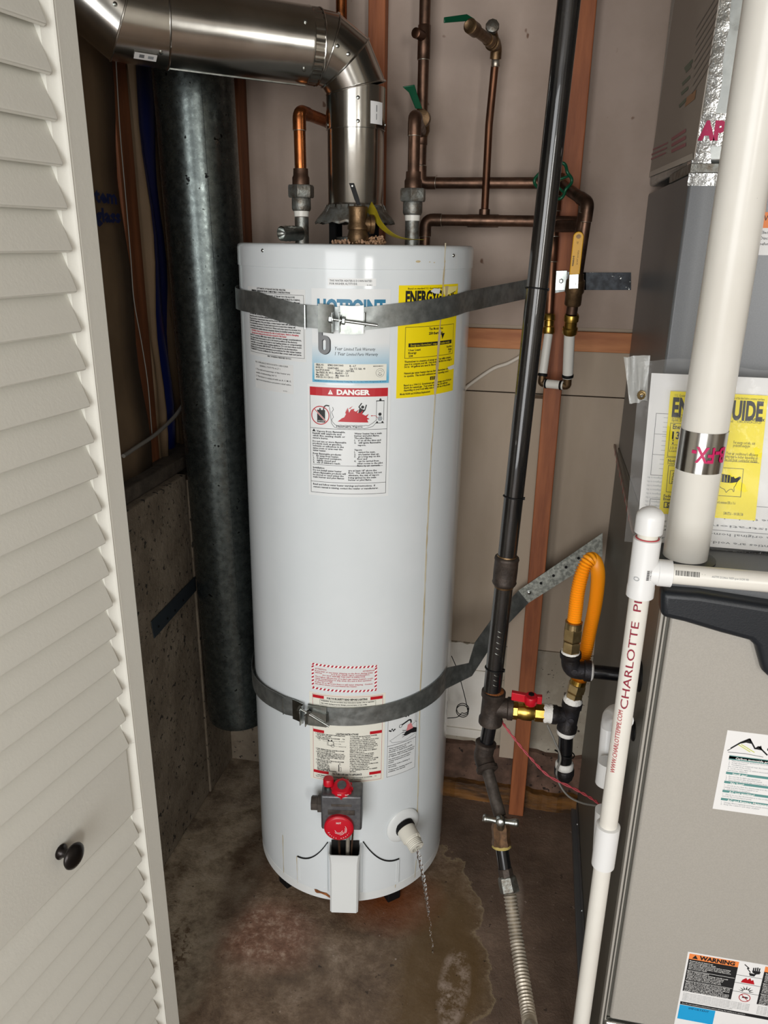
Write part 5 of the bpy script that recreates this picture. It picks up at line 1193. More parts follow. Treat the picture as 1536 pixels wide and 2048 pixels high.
# -- lower network
cn = empty('copper_pipe', tuple(at(862, 442, 1.735)), 'dark copper pipe run just above the heater top, with a thin riser', 'pipe', 'copper pipes')
h0 = at(850, 474, 1.69); h0.z = TOP; h1 = at(852, 441, 1.69); h2 = at(880, 441, 1.735); h3 = at(1160, 446, 1.735)
h1.x = h0.x; copper_run(cn, [h0, Vector((h0.x, 1.69, h2.z)), Vector((h3.x, 1.70, h2.z-.001))], .0112, 'copper_d', R=.02)
t0_ = at(968, 441, 1.71); t0_.z = h2.z-.0005
mb = MB(); sleeve(mb, t0_-Vector((.034, 0, 0)), t0_+Vector((.030, 0, 0)), .0128, M['copper_d']); mb.lathe(t0_, (0, 0, 1), [(0, .0115), (.022, .0110), (.023, .0095)], 20, M['copper_d']); solder(mb, t0_-Vector((.034, 0, 0)), Vector((1, 0, 0)), .0115); solder(mb, t0_+Vector((.030, 0, 0)), Vector((1, 0, 0)), .0115); solder(mb, t0_-Vector((.06+.025, 0, 0)), Vector((1, 0, 0)), .0115); mb.build('tee', None, cn, smooth=50)
r1 = at(991, 118, 1.74); r0_ = Vector((t0_.x, 1.715, t0_.z)); mb = MB(); mb.tube([r0_, at(978, 250, 1.742), r1], .0078, 18, M['copper']); sleeve(mb, at(991, 135, 1.74), at(991, 120, 1.74), .009, M['solder']); mb.build('thin_riser', None, cn, smooth=60, label='thin copper riser to the wall tap')
# tap on top: elbow, body pointing out to the left, green lever, grey cap
k0 = at(993, 92, 1.735); k1 = at(940, 52, 1.60)
mb = MB(); mb.tube(fillet([r1, k0, k0.lerp(k1, .35)], .012), .0112, 18, M['brass_old']); mb.lathe(k0.lerp(k1, .1), k1-k0, [(0, .014), (.012, .0145), (.014, .012), (.02, .012)], 18, M['brass_old']); mb.lathe(k0.lerp(k1, .25), k1-k0, [(0, .0095), ((k1-k0).length*.55, .0095), ((k1-k0).length*.55+.001, .0125), ((k1-k0).length*.75, .0125), ((k1-k0).length*.76, .0105), ((k1-k0).length*.8, .008), ((k1-k0).length*.79, .004)], 20, M['brass_old'])
tp_ = mb.build('wall_tap', None, cn, smooth=40)
mb = MB(); l0, l1, l2 = at(950, 42, 1.615), at(934, 35, 1.60), at(889, 40, 1.56); uu = Vector((0, 0, .0055)); mb.strip([l0-uu*.6, l1-uu, l2-uu*.8], [l0+uu*.6, l1+uu, l2+uu*.8], .0028); mb.build('lever', M['green'], tp_, bevel=.001, label='green tap lever')
mb = MB(); q = at(984, 55, 1.70); mb.tube([k0, q+Vector((0, .02, 0)), q], .008, 12, M['brass_old']); mb.lathe(q+Vector((0, .006, 0)), (.1, -1, .2), [(0, .012), (.008, .0135), (.012, .012), (.014, .006)], 10, M['old_zinc']); mb.build('stem_cap', None, tp_, smooth=40)
# vertical piece with the yellow ball valve, fed by the slanting pipe from the hand wheel
g_a, g_b, g_c = at(1126, 372, 1.72), at(1176, 406, 1.62), at(1160, 470, 1.62)
x_ = at(1166, 446, 1.63)
g_d = at(1150, 600, 1.63); g_d = at(1143, 628, 1.64)
copper_run(cn, [g_a, g_b, g_d], .0112, 'copper_d', R=.014)
mb = MB(); m0, m1 = at(1170, 425, 1.625), at(1161, 478, 1.63); sleeve(mb, m0, m1, .0132, M['copper_d']); mb.lathe(m0.lerp(m1, .5), Vector((-.6, .8, 0)), [(0, .012), (.085, .0115)], 18, M['copper_d']); solder(mb, m0, m1-m0, .0118); mb.build('tee', None, cn, smooth=50)
bv0, bv1 = at(1153, 548, 1.635), at(1145, 612, 1.64); dv_ = (bv1-bv0).normalized(); LL = (bv1-bv0).length
mb = MB(); mb.lathe(bv0, dv_, [(0, .0145), (LL*.15, .0155), (LL*.2, .0185), (LL*.55, .0190), (LL*.62, .0165), (LL*.95, .0165), (LL, .014)], 24, M['brass_old']); bvv = mb.build('ball_valve', None, cn, smooth=40)
ya, yb_ = at(1157, 474, 1.607), at(1149, 549, 1.607); yc, yd = at(1148, 549, 1.609), at(1147, 577, 1.611)
mb = MB(); hw_ = Vector((.0098, .0, .0008)); n_ = 8
ptsL, ptsR = [], []
for k in range(n_+1): a = PI*k/n_; ptsL.append(ya+Vector((-math.cos(a)*.0098, 0, math.sin(a)*.0098)))
poly = ptsL+[yb_+hw_, yb_-hw_]; mb.prism(poly, (0, .004, 0)); yl = mb.build('lever', M['yellow'], bvv, bevel=.0013, label='yellow vinyl covered lever')
mb = MB(); hp_ = Vector((.0085, 0, .0006)); mb.prism([yc-hp_, yc+hp_, yd+hp_, yd-hp_], (0, .002, 0)); mb.lathe(yd.lerp(yc, .35), (0, -1, 0), [(0, .0055), (.003, .0055), (.0032, .0028), (.005, .0028)], 6); mb.build('lever_bracket', M['zinc'], bvv, smooth=0)
s = Sheet(lambda u, v, d: Vector((ya.x+(yb_.x-ya.x)*(u/.08)+v, ya.y-.0002-d, ya.z+(yb_.z-ya.z)*(u/.08))), .08, .01)
def ly(u, v, d): return ya.lerp(yb_, u/.08)+Vector((v, -.0004-d, 0))
s.f = ly; s.disc(-.001, 0, .0045, M['brass_old']); s.text('600WOG', .062, -.0035, .0032, M['ink'], w=.022, rot=180, bold=.03); s.text('FULL PORT', .058, .0035, .002, M['ink'], w=.03, rot=180); s.text('1/2', .014, .001, .003, M['ink'], rot=180)
s.ink.build('printing', None, bvv, smooth=0)

# -- white plastic U loop
px_ = empty('plastic_pipe_loop', tuple(at(1108, 765, 1.70)), 'white plastic U-shaped pipe loop with brass couplings and black rings, in front of the stud', 'pipe')
La, Lb, Lc, Ld = at(1097, 668, 1.715), at(1083, 766, 1.70), at(1135, 767, 1.68), at(1139, 668, 1.655)
L0, L1_ = at(1099, 628, 1.722), at(1144, 628, 1.642)
Lc.z = Lb.z
mb = MB(); mb.tube([La, La.lerp(Lb, .86)], .0092, 18); mb.build('white_tube', M['pex'], px_, smooth=50)
mb = MB(); mb.tube([Ld, Ld.lerp(Lc, .84)], .0110, 18); mb.build('white_tube', M['pex'], px_, smooth=50)
mb = MB(); mb.tube([Lb.lerp(Lc, .14), Lb.lerp(Lc, .86)], .0094, 18); mb.build('white_tube', M['pex'], px_, smooth=50)
mb = MB(); mb.tube(fillet([La.lerp(Lb, .84), Lb, Lb.lerp(Lc, .16)], .008), .0082, 16); mb.build('elbow', M['brass_old'], px_, smooth=60); mb = MB(); mb.tube(fillet([Ld.lerp(Lc, .82), Lc, Lb.lerp(Lc, .84)], .008), .0086, 16); mb.build('elbow', M['brass_old'], px_, smooth=60)
for a_, b_, f0, f1, r in ((La, Lb, .80, .86, .0104), (Ld, Lc, .77, .83, .0122), (Lb, Lc, .15, .22, .0106), (Lb, Lc, .72, .80, .0106)):
    mb = MB(); sleeve(mb, a_.lerp(b_, f0), a_.lerp(b_, f1), r); mb.build('crimp_ring', M['black'], px_, smooth=50)
for a_, b_, r in ((L0, La, .0125), (L1_, Ld, .0148)):
    d = b_-a_; L_ = d.length; mb = MB(); mb.lathe(a_, d, [(0, r*.86), (L_*.08, r), (L_*.32, r), (L_*.36, r*.85), (L_*.62, r*.85), (L_*.68, r*1.03), (L_*.94, r*1.03), (L_, r*.9)], 24); mb.build('push_fitting', M['brass'], px_, smooth=40)

# -- white cable stapled across the wall
wr = empty('cable', tuple(at(990, 745, 1.815)), 'white sheathed cable slanting across the back wall below the wooden batten', 'cable')
pts = catmull([at(925, 783, 1.80), at(941, 768, 1.814), at(985, 738, 1.814), at(1015, 727, 1.814), at(1042, 712, 1.812), at(1075, 690, 1.808)]); mb = MB(); mb.tube(pts, .0042, 10); mb.build('sheath', M['whitewire'], wr, smooth=60)

# ================================================================== GAS LINE
GY = 1.29
gp = empty('gas_pipe', tuple(at(985, 1410, GY)), 'black steel gas pipe running from above down to the tee beside the water heater', 'pipe')
ga, gb = at(1138, 0, 1.297), at(984, 1385, GY); gd_ = (ga-gb).normalized(); gtop = gb+gd_*((2.44-gb.z)/gd_.z)
gmid = at(1004, 1150, 1.29); tcp = gb.lerp(ga, (gmid.z-gb.z)/(ga.z-gb.z))
mb = MB(); mb.tube([gb-gd_*.01, gtop], .0167, 28); mb.build('pipe', M['gaspipe'], gp, smooth=60)
c_lo = gb.lerp(ga, (zpx(1002, 1170, GY)-gb.z)/(ga.z-gb.z)); c_hi = gb.lerp(ga, (zpx(1007, 1112, GY)-gb.z)/(ga.z-gb.z)); L_ = (c_hi-c_lo).length
mb = MB(); mb.lathe(c_lo, gd_, [(0, .0185), (.002, .0205), (.006, .0222), (.009, .0212), (L_*.5, .0216), (L_-.009, .0212), (L_-.006, .0224), (L_-.002, .0215), (L_, .0180)], 28, M['iron_old']); mb.lathe(c_hi-gd_*.001, gd_, [(0, .0185), (.003, .0175)], 24, M['brass_old']); mb.lathe(c_lo-gd_*.004, gd_, [(0, .0175), (.005, .0185)], 24, M['brass_old']); mb.build('coupling', None, gp, smooth=50)
def tee(mb, c, ax, L_, r, side, Ls, m, rim=.004):
    ax = ax.normalized(); mb.lathe(c-ax*L_/2, ax, [(0, r*.92), (.002, r*1.12), (.012, r*1.12), (.015, r), (L_-.015, r), (L_-.012, r*1.12), (L_-.002, r*1.12), (L_, r*.92)], 28, m)
    if side is not None: mb.lathe(c, side, [(0, r*.9), (Ls-.012, r*.95), (Ls-.010, r*1.08), (Ls-.001, r*1.08), (Ls, r*.9)], 24, m)
tc_ = at(984, 1414, GY); mb = MB(); tee(mb, tc_, gd_, .074, .0205, Vector((1, .06, 0)), .040, M['iron_old']); mb.lathe(tc_+gd_*.036, gd_, [(0, .0205), (.0025, .0168)], 24, M['rust']); mb.build('tee', None, gp, smooth=50)
n0, n1_ = tc_-gd_*.034, at(972, 1490, 1.285); mb = MB(); mb.tube([n0, n1_], .0136, 24, M['gasblack']); mb.lathe(tc_-gd_*.040, gd_, [(0, .0142), (.006, .0160)], 20, M['old_zinc']); mb.build('nipple', None, gp, smooth=50)
e1_, e2_ = at(966, 1512, 1.283), at(975, 1540, 1.262)
mb = MB(); mb.tube(fillet([n1_+Vector((0, 0, .004)), e1_, e2_], .012), .0185, 24, M['iron_old']); mb.lathe(n1_+Vector((0, 0, .008)), (n1_-n0), [(0, .0165), (.002, .0205), (.008, .0205), (.010, .0180)], 24, M['iron_old']); dd = (e2_-e1_).normalized(); mb.lathe(e2_-dd*.008, dd, [(0, .0185), (.002, .0215), (.009, .0215), (.011, .0180), (.0105, .0150)], 24, M['iron_old']); mb.build('elbow', None, gp, smooth=50)
f1_ = at(1000, 1632, 1.205); mb = MB(); mb.tube([e2_-dd*.004, f1_], .0116, 20); mb.build('lower_pipe', M['oldpipe'], gp, smooth=50, label='dull grey lower length of gas pipe')
# zip ties
for y in (578, 994, 1340):
    mb = MB(); f = (zpx(1060 if y < 900 else 1015, y, GY)-gb.z)/(ga.z-gb.z); c = gb.lerp(ga, f); bead_ring(mb, c, gd_+Vector((.05, .12, 0)), .0178, .0013); mb.box(c+Vector((.017, -.004, 0)), (.005, .005, .004)); mb.build('cable_tie', M['black'], gp, smooth=60)
# wrench bite marks
mb = MB()
for i, y in enumerate((1265, 1275, 1287, 1298, 1309, 1352, 1362, 1372)):
    x = {1265: 1000, 1275: 999, 1287: 997, 1298: 996, 1309: 994, 1352: 992, 1362: 991, 1372: 990}[y]
    p, n = on_cyl(x, y, gb, gd_, .0167); t = n.cross(gd_).normalized(); mb = MB(); mb.tube([p-t*.004-gd_*.0015, p+n*.0003, p+t*.004+gd_*.002], [.0004, .0012, .0004], 6); mb.build('wrench_mark', M['zinc'], gp, smooth=60)
# stopcock with silver cross handle
vq0, vq1 = at(1000, 1634, 1.205), at(1003, 1690, 1.185)
mb = MB(); dq = (vq1-vq0); Lq = dq.length; mb.lathe(vq0, dq, [(0, .0135), (Lq*.2, .0145), (Lq*.35, .0175), (Lq*.75, .0165), (Lq*.9, .0185), (Lq, .0180)], 8, M['stopcock']); mb.lathe(vq1-dq.normalized()*.001, dq, [(0, .0165), (.004, .0185), (.007, .0150)], 20, mat('yellow_sealant', 'b9a761', .7, bump=.4, bscale=200))
svv = mb.build('stopcock', None, gp, smooth=30)
hc = at(1001, 1643, 1.178); hd_ = (CAM-hc).normalized(); mb = MB()
mb.lathe(vq0.lerp(vq1, .5), (hc-vq0.lerp(vq1, .5)), [(0, .008), ((hc-vq0.lerp(vq1, .5)).length, .007)], 12)
for a in (0, 180):
    t = Vector((math.cos(math.radians(a)), 0, .08)); mb.tube([hc, hc+t*.014, hc+t*.026], [.0065, .0052, .0072], 12); mb.lathe(hc+t*.024, t, [(0, .006), (.003, .0078), (.007, .0075), (.009, .005)], 12)
mb.lathe(hc-Vector((0, -.004, 0)), (0, -1, .25), [(0, .0095), (.010, .0090), (.013, .006)], 14); mb.build('cross_handle', M['zinc'], svv, smooth=50, label='silver cross handle')
mb = MB(); a_, b_ = vq1, at(1010, 1738, 1.17); mb.lathe(a_, b_-a_, [(0, .0122), ((b_-a_).length, .0122)], 20, M['gasblack']); c_ = at(1014, 1758, 1.162); mb.lathe(b_-(c_-b_)*.1, c_-b_, [(0, .0135), (.002, .0145), ((c_-b_).length*1.1, .0145)], 8, M['iron_old']); mb.build('lower_nipple', None, gp, smooth=40)
fx_ = empty('flexible_gas_connector', tuple(at(1030, 1880, 1.07)), 'ribbed bare steel flexible gas connector curving down towards the bottom of the picture', 'gas connector')
h0_, h1_ = at(1013, 1752, 1.165), at(1020, 1786, 1.148); mb = MB(); dd = h1_-h0_; mb.lathe(h0_, dd, [(0, .0150), (.003, .0175), (dd.length*.92, .0185), (dd.length, .0165)], 6, M['old_zinc']); mb.build('flare_nut', None, fx_, smooth=0)
pth = catmull([at(1019, 1782, 1.150), at(1026, 1830, 1.12), at(1035, 1890, 1.08), at(1047, 1968, 1.02), at(1060, 2050, .95), at(1068, 2110, .86), Vector((.085, .74, .09)), Vector((.10, .62, .03)), Vector((.11, .50, .013))], 10)
mb = MB(); corrugated(mb, pth, .0100, .0132, .0062, 18); mb.build('ribbed_tube', M['steelflex'], fx_, smooth=80)

# -- branch with red-handled valve, tee and drip leg
br = empty('gas_branch', tuple(at(1135, 1430, 1.30)), 'gas branch of brass valve, black tee and capped drip leg beside the gas pipe', 'gas fitting')
b0, b1 = at(1008, 1418, 1.295), at(1100, 1427, 1.30); bx_ = (b1-b0).normalized()
LB = (b1-b0).length
mb = MB(); mb.tube([b0-bx_*.002, b0+bx_*.012], .0150, 20, M['dope']); mb.lathe(b0+bx_*.002, bx_, [(0, .016), (.004, .0185), (.012, .0175), (.018, .0165)], 16, M['dope']); mb.build('sealant', None, br, smooth=60)
mb = MB(); s0 = b0+bx_*.014; mb.lathe(s0, bx_, [(0, .0165), (.001, .0182), (.011, .0182), (.012, .0165)], 8, M['brass']); mb.lathe(s0+bx_*.011, bx_, [(0, .0155), (.006, .0160), (.012, .0178), (.026, .0178), (.030, .0155), (LB-.052, .0155)], 24, M['brass']); mb.lathe(b1-bx_*.030, bx_, [(0, .0160), (.0015, .0180), (.018, .0180), (.019, .0165)], 8, M['brass'])
gvb2 = mb.build('shutoff_valve', None, br, smooth=30, label='bright brass shutoff valve body')
st = b0.lerp(b1, .50)+Vector((0, 0, .014)); mb = MB(); mb.lathe(st, (0, -.15, 1), [(0, .009), (.008, .009), (.009, .006), (.015, .006)], 14, M['brass']); mb.build('stem', None, gvb2, smooth=40)
sp = at(1062, 1397, 1.285); wl0, wr0 = at(1023, 1390, 1.285), at(1084, 1399, 1.285)
mb = MB(); mb.lathe(sp-Vector((0, 0, .012)), (0, -.15, 1), [(0, .010), (.004, .0125), (.019, .0125), (.021, .0110)], 18, M['redpl'])
def wing2(a, b, ha, hb, t): mb.prism([a-Vector((0, t/2, ha)), b-Vector((0, t/2, hb)), b-Vector((0, t/2, -hb)), a-Vector((0, t/2, -ha))], (0, t, 0), M['redpl'])
wing2(sp-Vector((.006, 0, 0)), wl0, .008, .0085, .010); wing2(sp+Vector((.006, 0, 0)), wr0, .008, .0082, .010)
mb.lathe(sp+Vector((0, 0, .0085)), (0, -.15, 1), [(0, .0062), (.002, .0062)], 6, M['black']); mb.build('lever', None, gvb2, bevel=.0012, smooth=40, label='red butterfly handle')
mb = MB(); mb.lathe(b1-bx_*.014, bx_, [(0, .0165), (.005, .0190), (.010, .0175), (.015, .0190), (.020, .0165)], 14, M['dope']); mb.build('sealant', None, br, smooth=60)
tc2 = at(1139, 1432, 1.302); td_ = (at(1150, 1400, 1.30)-at(1133, 1478, 1.30)).normalized(); mb = MB(); tee(mb, tc2, td_, .066, .0170, -bx_, .034, M['iron']); mb.lathe(tc2-Vector((-.002, .0168, 0)), (0, -1, 0), [(0, .006), (.0012, .006), (.0014, .004)], 20, M['iron']); mb.build('tee', None, br, smooth=50)
t_up = tc2+td_*.031; mb = MB(); mb.lathe(t_up, td_, [(0, .0165), (.004, .0185), (.009, .0165), (.013, .0150)], 14, M['dope']); mb.build('sealant', None, br, smooth=60); mb = MB(); mb.lathe(tc2-td_*.042, td_, [(0, .0160), (.004, .0180), (.009, .0175), (.011, .0160)], 14, M['dope']); mb.build('sealant', None, br, smooth=60)
d0_, d1_ = tc2-td_*.036, at(1129, 1528, 1.30); mb = MB(); mb.tube([d0_, d1_], .0138, 24); mb.build('nipple', M['gasblack'], br, smooth=60)
dz = (d1_-d0_).normalized(); mb = MB(); mb.lathe(d1_-dz*.005, dz, [(0, .0155), (.003, .0175), (.013, .0175), (.015, .016)], 20, M['dope']); mb.lathe(d1_+dz*.009, dz, [(0, .0175), (.002, .0192), (.013, .0192), (.015, .0178), (.022, .0165), (.028, .012), (.030, .006)], 24, M['iron']); mb.build('cap', None, br, smooth=50)
# -- orange connector
oc = empty('flexible_gas_connector', tuple(at(1180, 1110, 1.30)), 'orange ribbed flexible gas connector looping up beside the furnace', 'gas connector')
bu0 = at(1141, 1308, 1.285); bu1 = at(1147, 1252, 1.285); bd_ = (bu1-bu0).normalized(); LL = (bu1-bu0).length
mb = MB(); hexnut(mb, bu0, bd_, LL*.47, .0165, M['brass_pale']); mb.build('adapter', None, oc, smooth=0); mb = MB(); hexnut(mb, bu0+bd_*LL*.5, bd_, LL*.45, .0172, M['brass_pale']); mb.lathe(bu0+bd_*LL*.93, bd_, [(0, .0150), (.010, .0150), (.013, .0155), (.0135, .0130)], 24, M['brass_pale']); mb.build('flare_nut', None, oc, smooth=0)
pth = catmull([at(1147, 1252, 1.285), at(1150, 1228, 1.284), at(1156, 1180, 1.283), at(1167, 1138, 1.285), at(1181, 1118, 1.295), at(1192, 1128, 1.312), at(1196, 1155, 1.325), at(1191, 1205, 1.335), at(1180, 1260, 1.34), at(1170, 1310, 1.338), at(1162, 1345, 1.325), at(1158, 1362, 1.312)], 12)
mb = MB(); corrugated(mb, pth, .0094, .0128, .0046, 18); mb.build('ribbed_tube', M['orange'], oc, smooth=80, label='orange coated ribbed tube')
bl1 = at(1158, 1358, 1.305); bl0 = t_up+td_*.010; bd_ = (bl1-bl0).normalized(); LL = (bl1-bl0).length
mb = MB(); hexnut(mb, bl0, bd_, LL*.30, .0160, M['brass_pale']); mb.build('adapter', None, oc, smooth=0); mb = MB(); hexnut(mb, bl0+bd_*LL*.32, bd_, LL*.45, .0172, M['brass_pale']); mb.lathe(bl0+bd_*LL*.76, bd_, [(0, .0150), (LL*.22, .0150)], 24, M['brass']); mb.build('flare_nut', None, oc, smooth=0)
# -- elbow and nipple into the furnace
en = empty('gas_nipple', tuple(at(1148, 1335, 1.285)), 'black iron elbow and nipple carrying gas from the orange loop into the furnace side', 'gas fitting')
ea, eb, ec = bu0+Vector((0, 0, .002)), at(1146, 1340, 1.287), at(1178, 1342, 1.29)
eb.x = ea.x+.003; ec.z = eb.z
mb = MB(); mb.tube(fillet([ea, eb, ec], .02), .0168, 24, M['iron']); mb.lathe(ea+Vector((0, 0, .002)), (eb-ea), [(0, .0165), (.001, .0192), (.010, .0192), (.012, .017)], 24, M['iron']); mb.lathe(ec+Vector((.004, 0, 0)), (-1, 0, 0), [(0, .0165), (.001, .0196), (.012, .0196), (.014, .017)], 24, M['iron']); mb.lathe(at(1149, 1345, 1.2715), (0, -1, 0), [(0, .006), (.0014, .006), (.0016, .004)], 20, M['iron']); mb.build('elbow', None, en, smooth=50)
mb = MB(); mb.lathe(ea+Vector((0, 0, .001)), (0, 0, 1), [(0, .0175), (.004, .0165)], 14, M['dope']); mb.build('sealant', None, en, smooth=60); mb = MB(); mb.lathe(ec+Vector((.003, 0, 0)), (1, 0, 0), [(0, .0175), (.002, .0178), (.005, .0140)], 16, M['dope']); mb.build('sealant', None, en, smooth=60)
mb = MB(); mb.tube([ec, Vector((.2015, ec.y, ec.z))], .0128, 24); mb.build('nipple', M['gasblack'], en, smooth=60)

# ================================================================== WIRES
wi = empty('wire', tuple(at(1100, 1545, 1.26)), 'pair of twisted dusky red wires sagging from the gas tee to the furnace', 'wire', 'thermostat wires')
pts = catmull([at(1000, 1436, 1.31), at(1010, 1452, 1.29), at(1035, 1485, 1.28), at(1065, 1520, 1.27), at(1098, 1552, 1.26), at(1150, 1578, 1.24), at(1185, 1598, 1.22), at(1207, 1615, 1.20)], 14)
for ph in (0, PI):
    q = []
    for i, p in enumerate(pts):
        a = i*.55+ph; q.append(p+Vector((math.cos(a)*.0011, math.sin(a)*.0011, math.sin(a)*.0011)))
    mb = MB(); mb.tube(q, .0014, 8); mb.build('strand', M['redwire'], wi, smooth=60)
wg = empty('wire', tuple(at(1118, 1540, 1.28)), 'grey wire looping under the drip leg, held by a small cable tie', 'wire', 'thermostat wires')
pts = catmull([at(1094, 1449, 1.285), at(1108, 1480, 1.28), at(1121, 1515, 1.275), at(1113, 1545, 1.27), at(1120, 1570, 1.262), at(1138, 1593, 1.25), at(1165, 1606, 1.235), at(1196, 1612, 1.21), at(1206, 1618, 1.20)], 10)
mb = MB(); mb.tube(pts, .0021, 8); mb.build('strand', M['greywire'], wg, smooth=60)
mb = MB(); bead_ring(mb, at(1133, 1508, 1.30), Vector((.1, .1, 1)), .0150, .0012); mb.tube([at(1120, 1506, 1.285), at(1110, 1500, 1.28)], .0016, 6); mb.build('cable_tie', M['black'], wg, smooth=60)
bw = empty('wire', tuple(at(925, 1418, 1.72)), 'thin black wire with a small coiled loop in front of the white painted wall patch', 'wire')
loop = [at(903, 1312, 1.74), at(914, 1338, 1.74), at(925, 1375, 1.735), at(933, 1408, 1.73)]
cc = at(925, 1420, 1.73); rr = (at(937, 1420, 1.73)-cc).length
for k in range(0, 34): a = .5-2*PI*k/14; loop.append(cc+Vector((math.cos(a)*rr, .0006*k-.01, math.sin(a)*rr*1.05)))
loop += [at(915, 1434, 1.72), at(896, 1436, 1.715), at(884, 1436, 1.70)]
mb = MB(); mb.tube(catmull(loop, 4), .0011, 6); mb.build('strand', M['black'], bw, smooth=60)

# ================================================================== FURNACE
FXL, FYF, FZT = .2, 1.045, 1.03
fu = empty('furnace', (.46, 1.4, 0), 'grey upright gas furnace cabinet with a black curved handle, right of the closet', 'furnace')
mb = MB(); mb.bx(FXL, .75, FYF+.012, 1.815, 0.0, FZT-.004); mb.build('cabinet', M['furn_side'], fu, bevel=.002)
mb = MB(); mb.bx(FXL, .75, FYF+.012, 1.288, FZT-.004, FZT); mb.build('cabinet_top', M['coil'], fu, bevel=.001)
dz0, dz1 = .12, 1.0
xA = at(1296, 1400, FYF).x
def vert_strip(x0, x1, y0, z0=.12, z1=1.0, m='furn', name='corner_flange'):
    mb = MB(); mb.bx(x0, x1, y0, FYF+.013, z0, z1); return mb.build(name, M[m], fu, bevel=.001)
vert_strip(FXL, FXL+.004, FYF-.003, .0, FZT)
mb = MB(); mb.bx(.206, .75, FYF-.010, FYF+.0035, .125, .188); mb.build('foil_lip', M['foil'], fu, bevel=.004, label='shiny foil wrapped lip under the front panel')
xs = FXL+.0045
mb = MB(); mb.bx(.2045, .75, FYF+.004, FYF+.0125, .0, FZT-.002); mb.build('front_frame', M['furn_side'], fu)
mb = MB(); mb.bx(.213, .75, FYF-.008, FYF+.0041, .195, .985); dr_ = mb.build('front_panel', M['furn'], fu, bevel=.004)
mb = MB(); mb.bx(.206, .2085, FYF-.004, FYF+.005, .10, 1.0); mb.build('corner_flange', M['furn'], fu, bevel=.0008)
mb = MB(); mb.bx(.2035, .75, FYF-.002, FYF+.005, 1.003, FZT-.001); mb.build('top_rail', M['coil'], fu, bevel=.001)
# black curved handle band
def hx(x, y, Y=FYF-.02): p = at(x, y, Y); return p
o2 = [(1323, 1184), (1400, 1190), (1536, 1212), (1640, 1228), (1640, 1420), (1536, 1355), (1526, 1345), (1519, 1320), (1512, 1295), (1500, 1284), (1440, 1268), (1370, 1247), (1322, 1236)]
pol = [hx(x, y, FYF-.026) for x, y in o2]
for p in pol: p.y = FYF-.026
mb = MB(); mb.prism(pol, (0, .034, 0)); mb.build('handle', M['blackpl'], fu, bevel=.009, bseg=4, smooth=60, label='black moulded plastic handle band')
# base rail along the floor on the closet side, and side seam
for q_ in ((.186, FXL, 0.0, .018), (.1975, .1995, .0182, .05)): mb = MB(); mb.bx(q_[0], q_[1], 1.06, 1.79, q_[2], q_[3]); mb.build('base_rail', M['coil'], fu, bevel=.001)
for x, y in ((1157, 1622), (1161, 1835)):
    p = atx(x, y, .1965); mb = MB(); mb.lathe((.1975, p.y, .035), (-1, 0, 0), [(0, .004), (.0015, .004), (.002, .002)], 10); mb.build('screw', M['zinc'], fu)
# rubber grommets on the side
for x, y, r in ((1280, 1352, .022), (1268, 1462, .014)):
    p = atx(x, y, FXL); mb = MB(); mb.lathe((FXL+.001, p.y, p.z), (-1, 0, 0), [(0, r*1.15), (.003, r*1.15), (.005, r), (.006, r*.6)], 28); mb.build('grommet', M['black'], fu, smooth=50)
# stickers on the door
SY = FYF-.008
def dsheet(tl, br, W=None, H=None):
    a = at(*tl, SY); b = at(*br, SY); return Sheet(lambda u, v, d: Vector((a.x+u, SY-d, a.z-v)), W or (b.x-a.x), H or (a.z-b.z), 1)
s = dsheet((1455, 1460), (1536, 1617)); pz = at(1426, 1617, SY); s.H = at(1455, 1460, SY).z-pz.z; s.W = .14; s.sheet(M['paper']); W, H = s.W, s.H
k = W/.14
s.line([(.009, .030), (.021, .018), (.032, .010), (.042, .026), (.046, .021), (.060, .034)], .0022, M['ink']); s.line([(.005, .0345), (.010, .030)], .001, M['ink']); s.poly([(.018, .021), (.033, .009), (.036, .018), (.028, .017)], M['ink']); s.poly([(.042, .026), (.049, .019), (.052, .027)], M['ink'])
s.line([(.018, .022), (.036, .032)], .0012, M['lime']); s.line([(.022, .021), (.042, .032)], .0012, M['lime']); s.line([(.006, .037), (.03, .036), (.055, .038)], .0009, M['ink_grey'])
s.text('ountain', .058, .018, .0085, M['ink'], bold=.05, res=3); s.text('Aire', .066, .031, .0095, M['ink'], bold=.05, res=3)
s.rect(.009, .042, W-.008, .0495, M['teal']); s.text('TROUBLESHOOTING TIPS', .085, .0435, .004, M['ink_white'])
secs = [(.053, 'Carbon monoxide prevention tips', ['1.  Have fuel burning appliances serviced', '2.  Install detectors', '3.  Ventilation is required near the heating system and all', '     the rooms of the home', '4.  Look out for signs of carbon monoxide such as headaches', '     and nausea, dizziness']),
        (.087, 'Smell gas?', ['1.  Do not try to light any appliance', '2.  Do not touch any electrical switch', '3.  Immediately call your gas company from a neighbours']),
        (.107, 'No heat?', ['1.  Check to see that the thermostat is in the heating', '     setting and the furnace switch is on', '2.  Check fuses or breakers']),
        (.127, 'AC not working?', ['1.  Check to see the thermostat is in the cooling setting', '     and the fan is running properly']), (.145, 'AC and Furnace Maintenance', ['1.  Change filters regularly and have yearly service', '2.  Keep the outdoor unit clear of plants'])]
for v, t, ls_ in secs:
    f = H/.172; s.rect(.009, v*f, W-.008, (v+.0052)*f, M['teal']); s.text(t, .018, (v+.001)*f, .0036, M['ink_white'], bold=.02)
    for i, q in enumerate(ls_): s.text(q, .010, (v+.0078+.0042*i)*f, .0023, M['ink_soft'])
s.build('service_sticker', fu)
s = dsheet((1376, 1903), (1700, 2200)); s.W, s.H = .30, min(.17, at(1376, 1903, SY).z-.2); W, H = s.W, s.H; s.sheet(M['paper'])
def wq(x, y): p = at(x, y, SY); return p.x-s.f(0, 0, 0).x, s.f(0, 0, 0).z-p.z
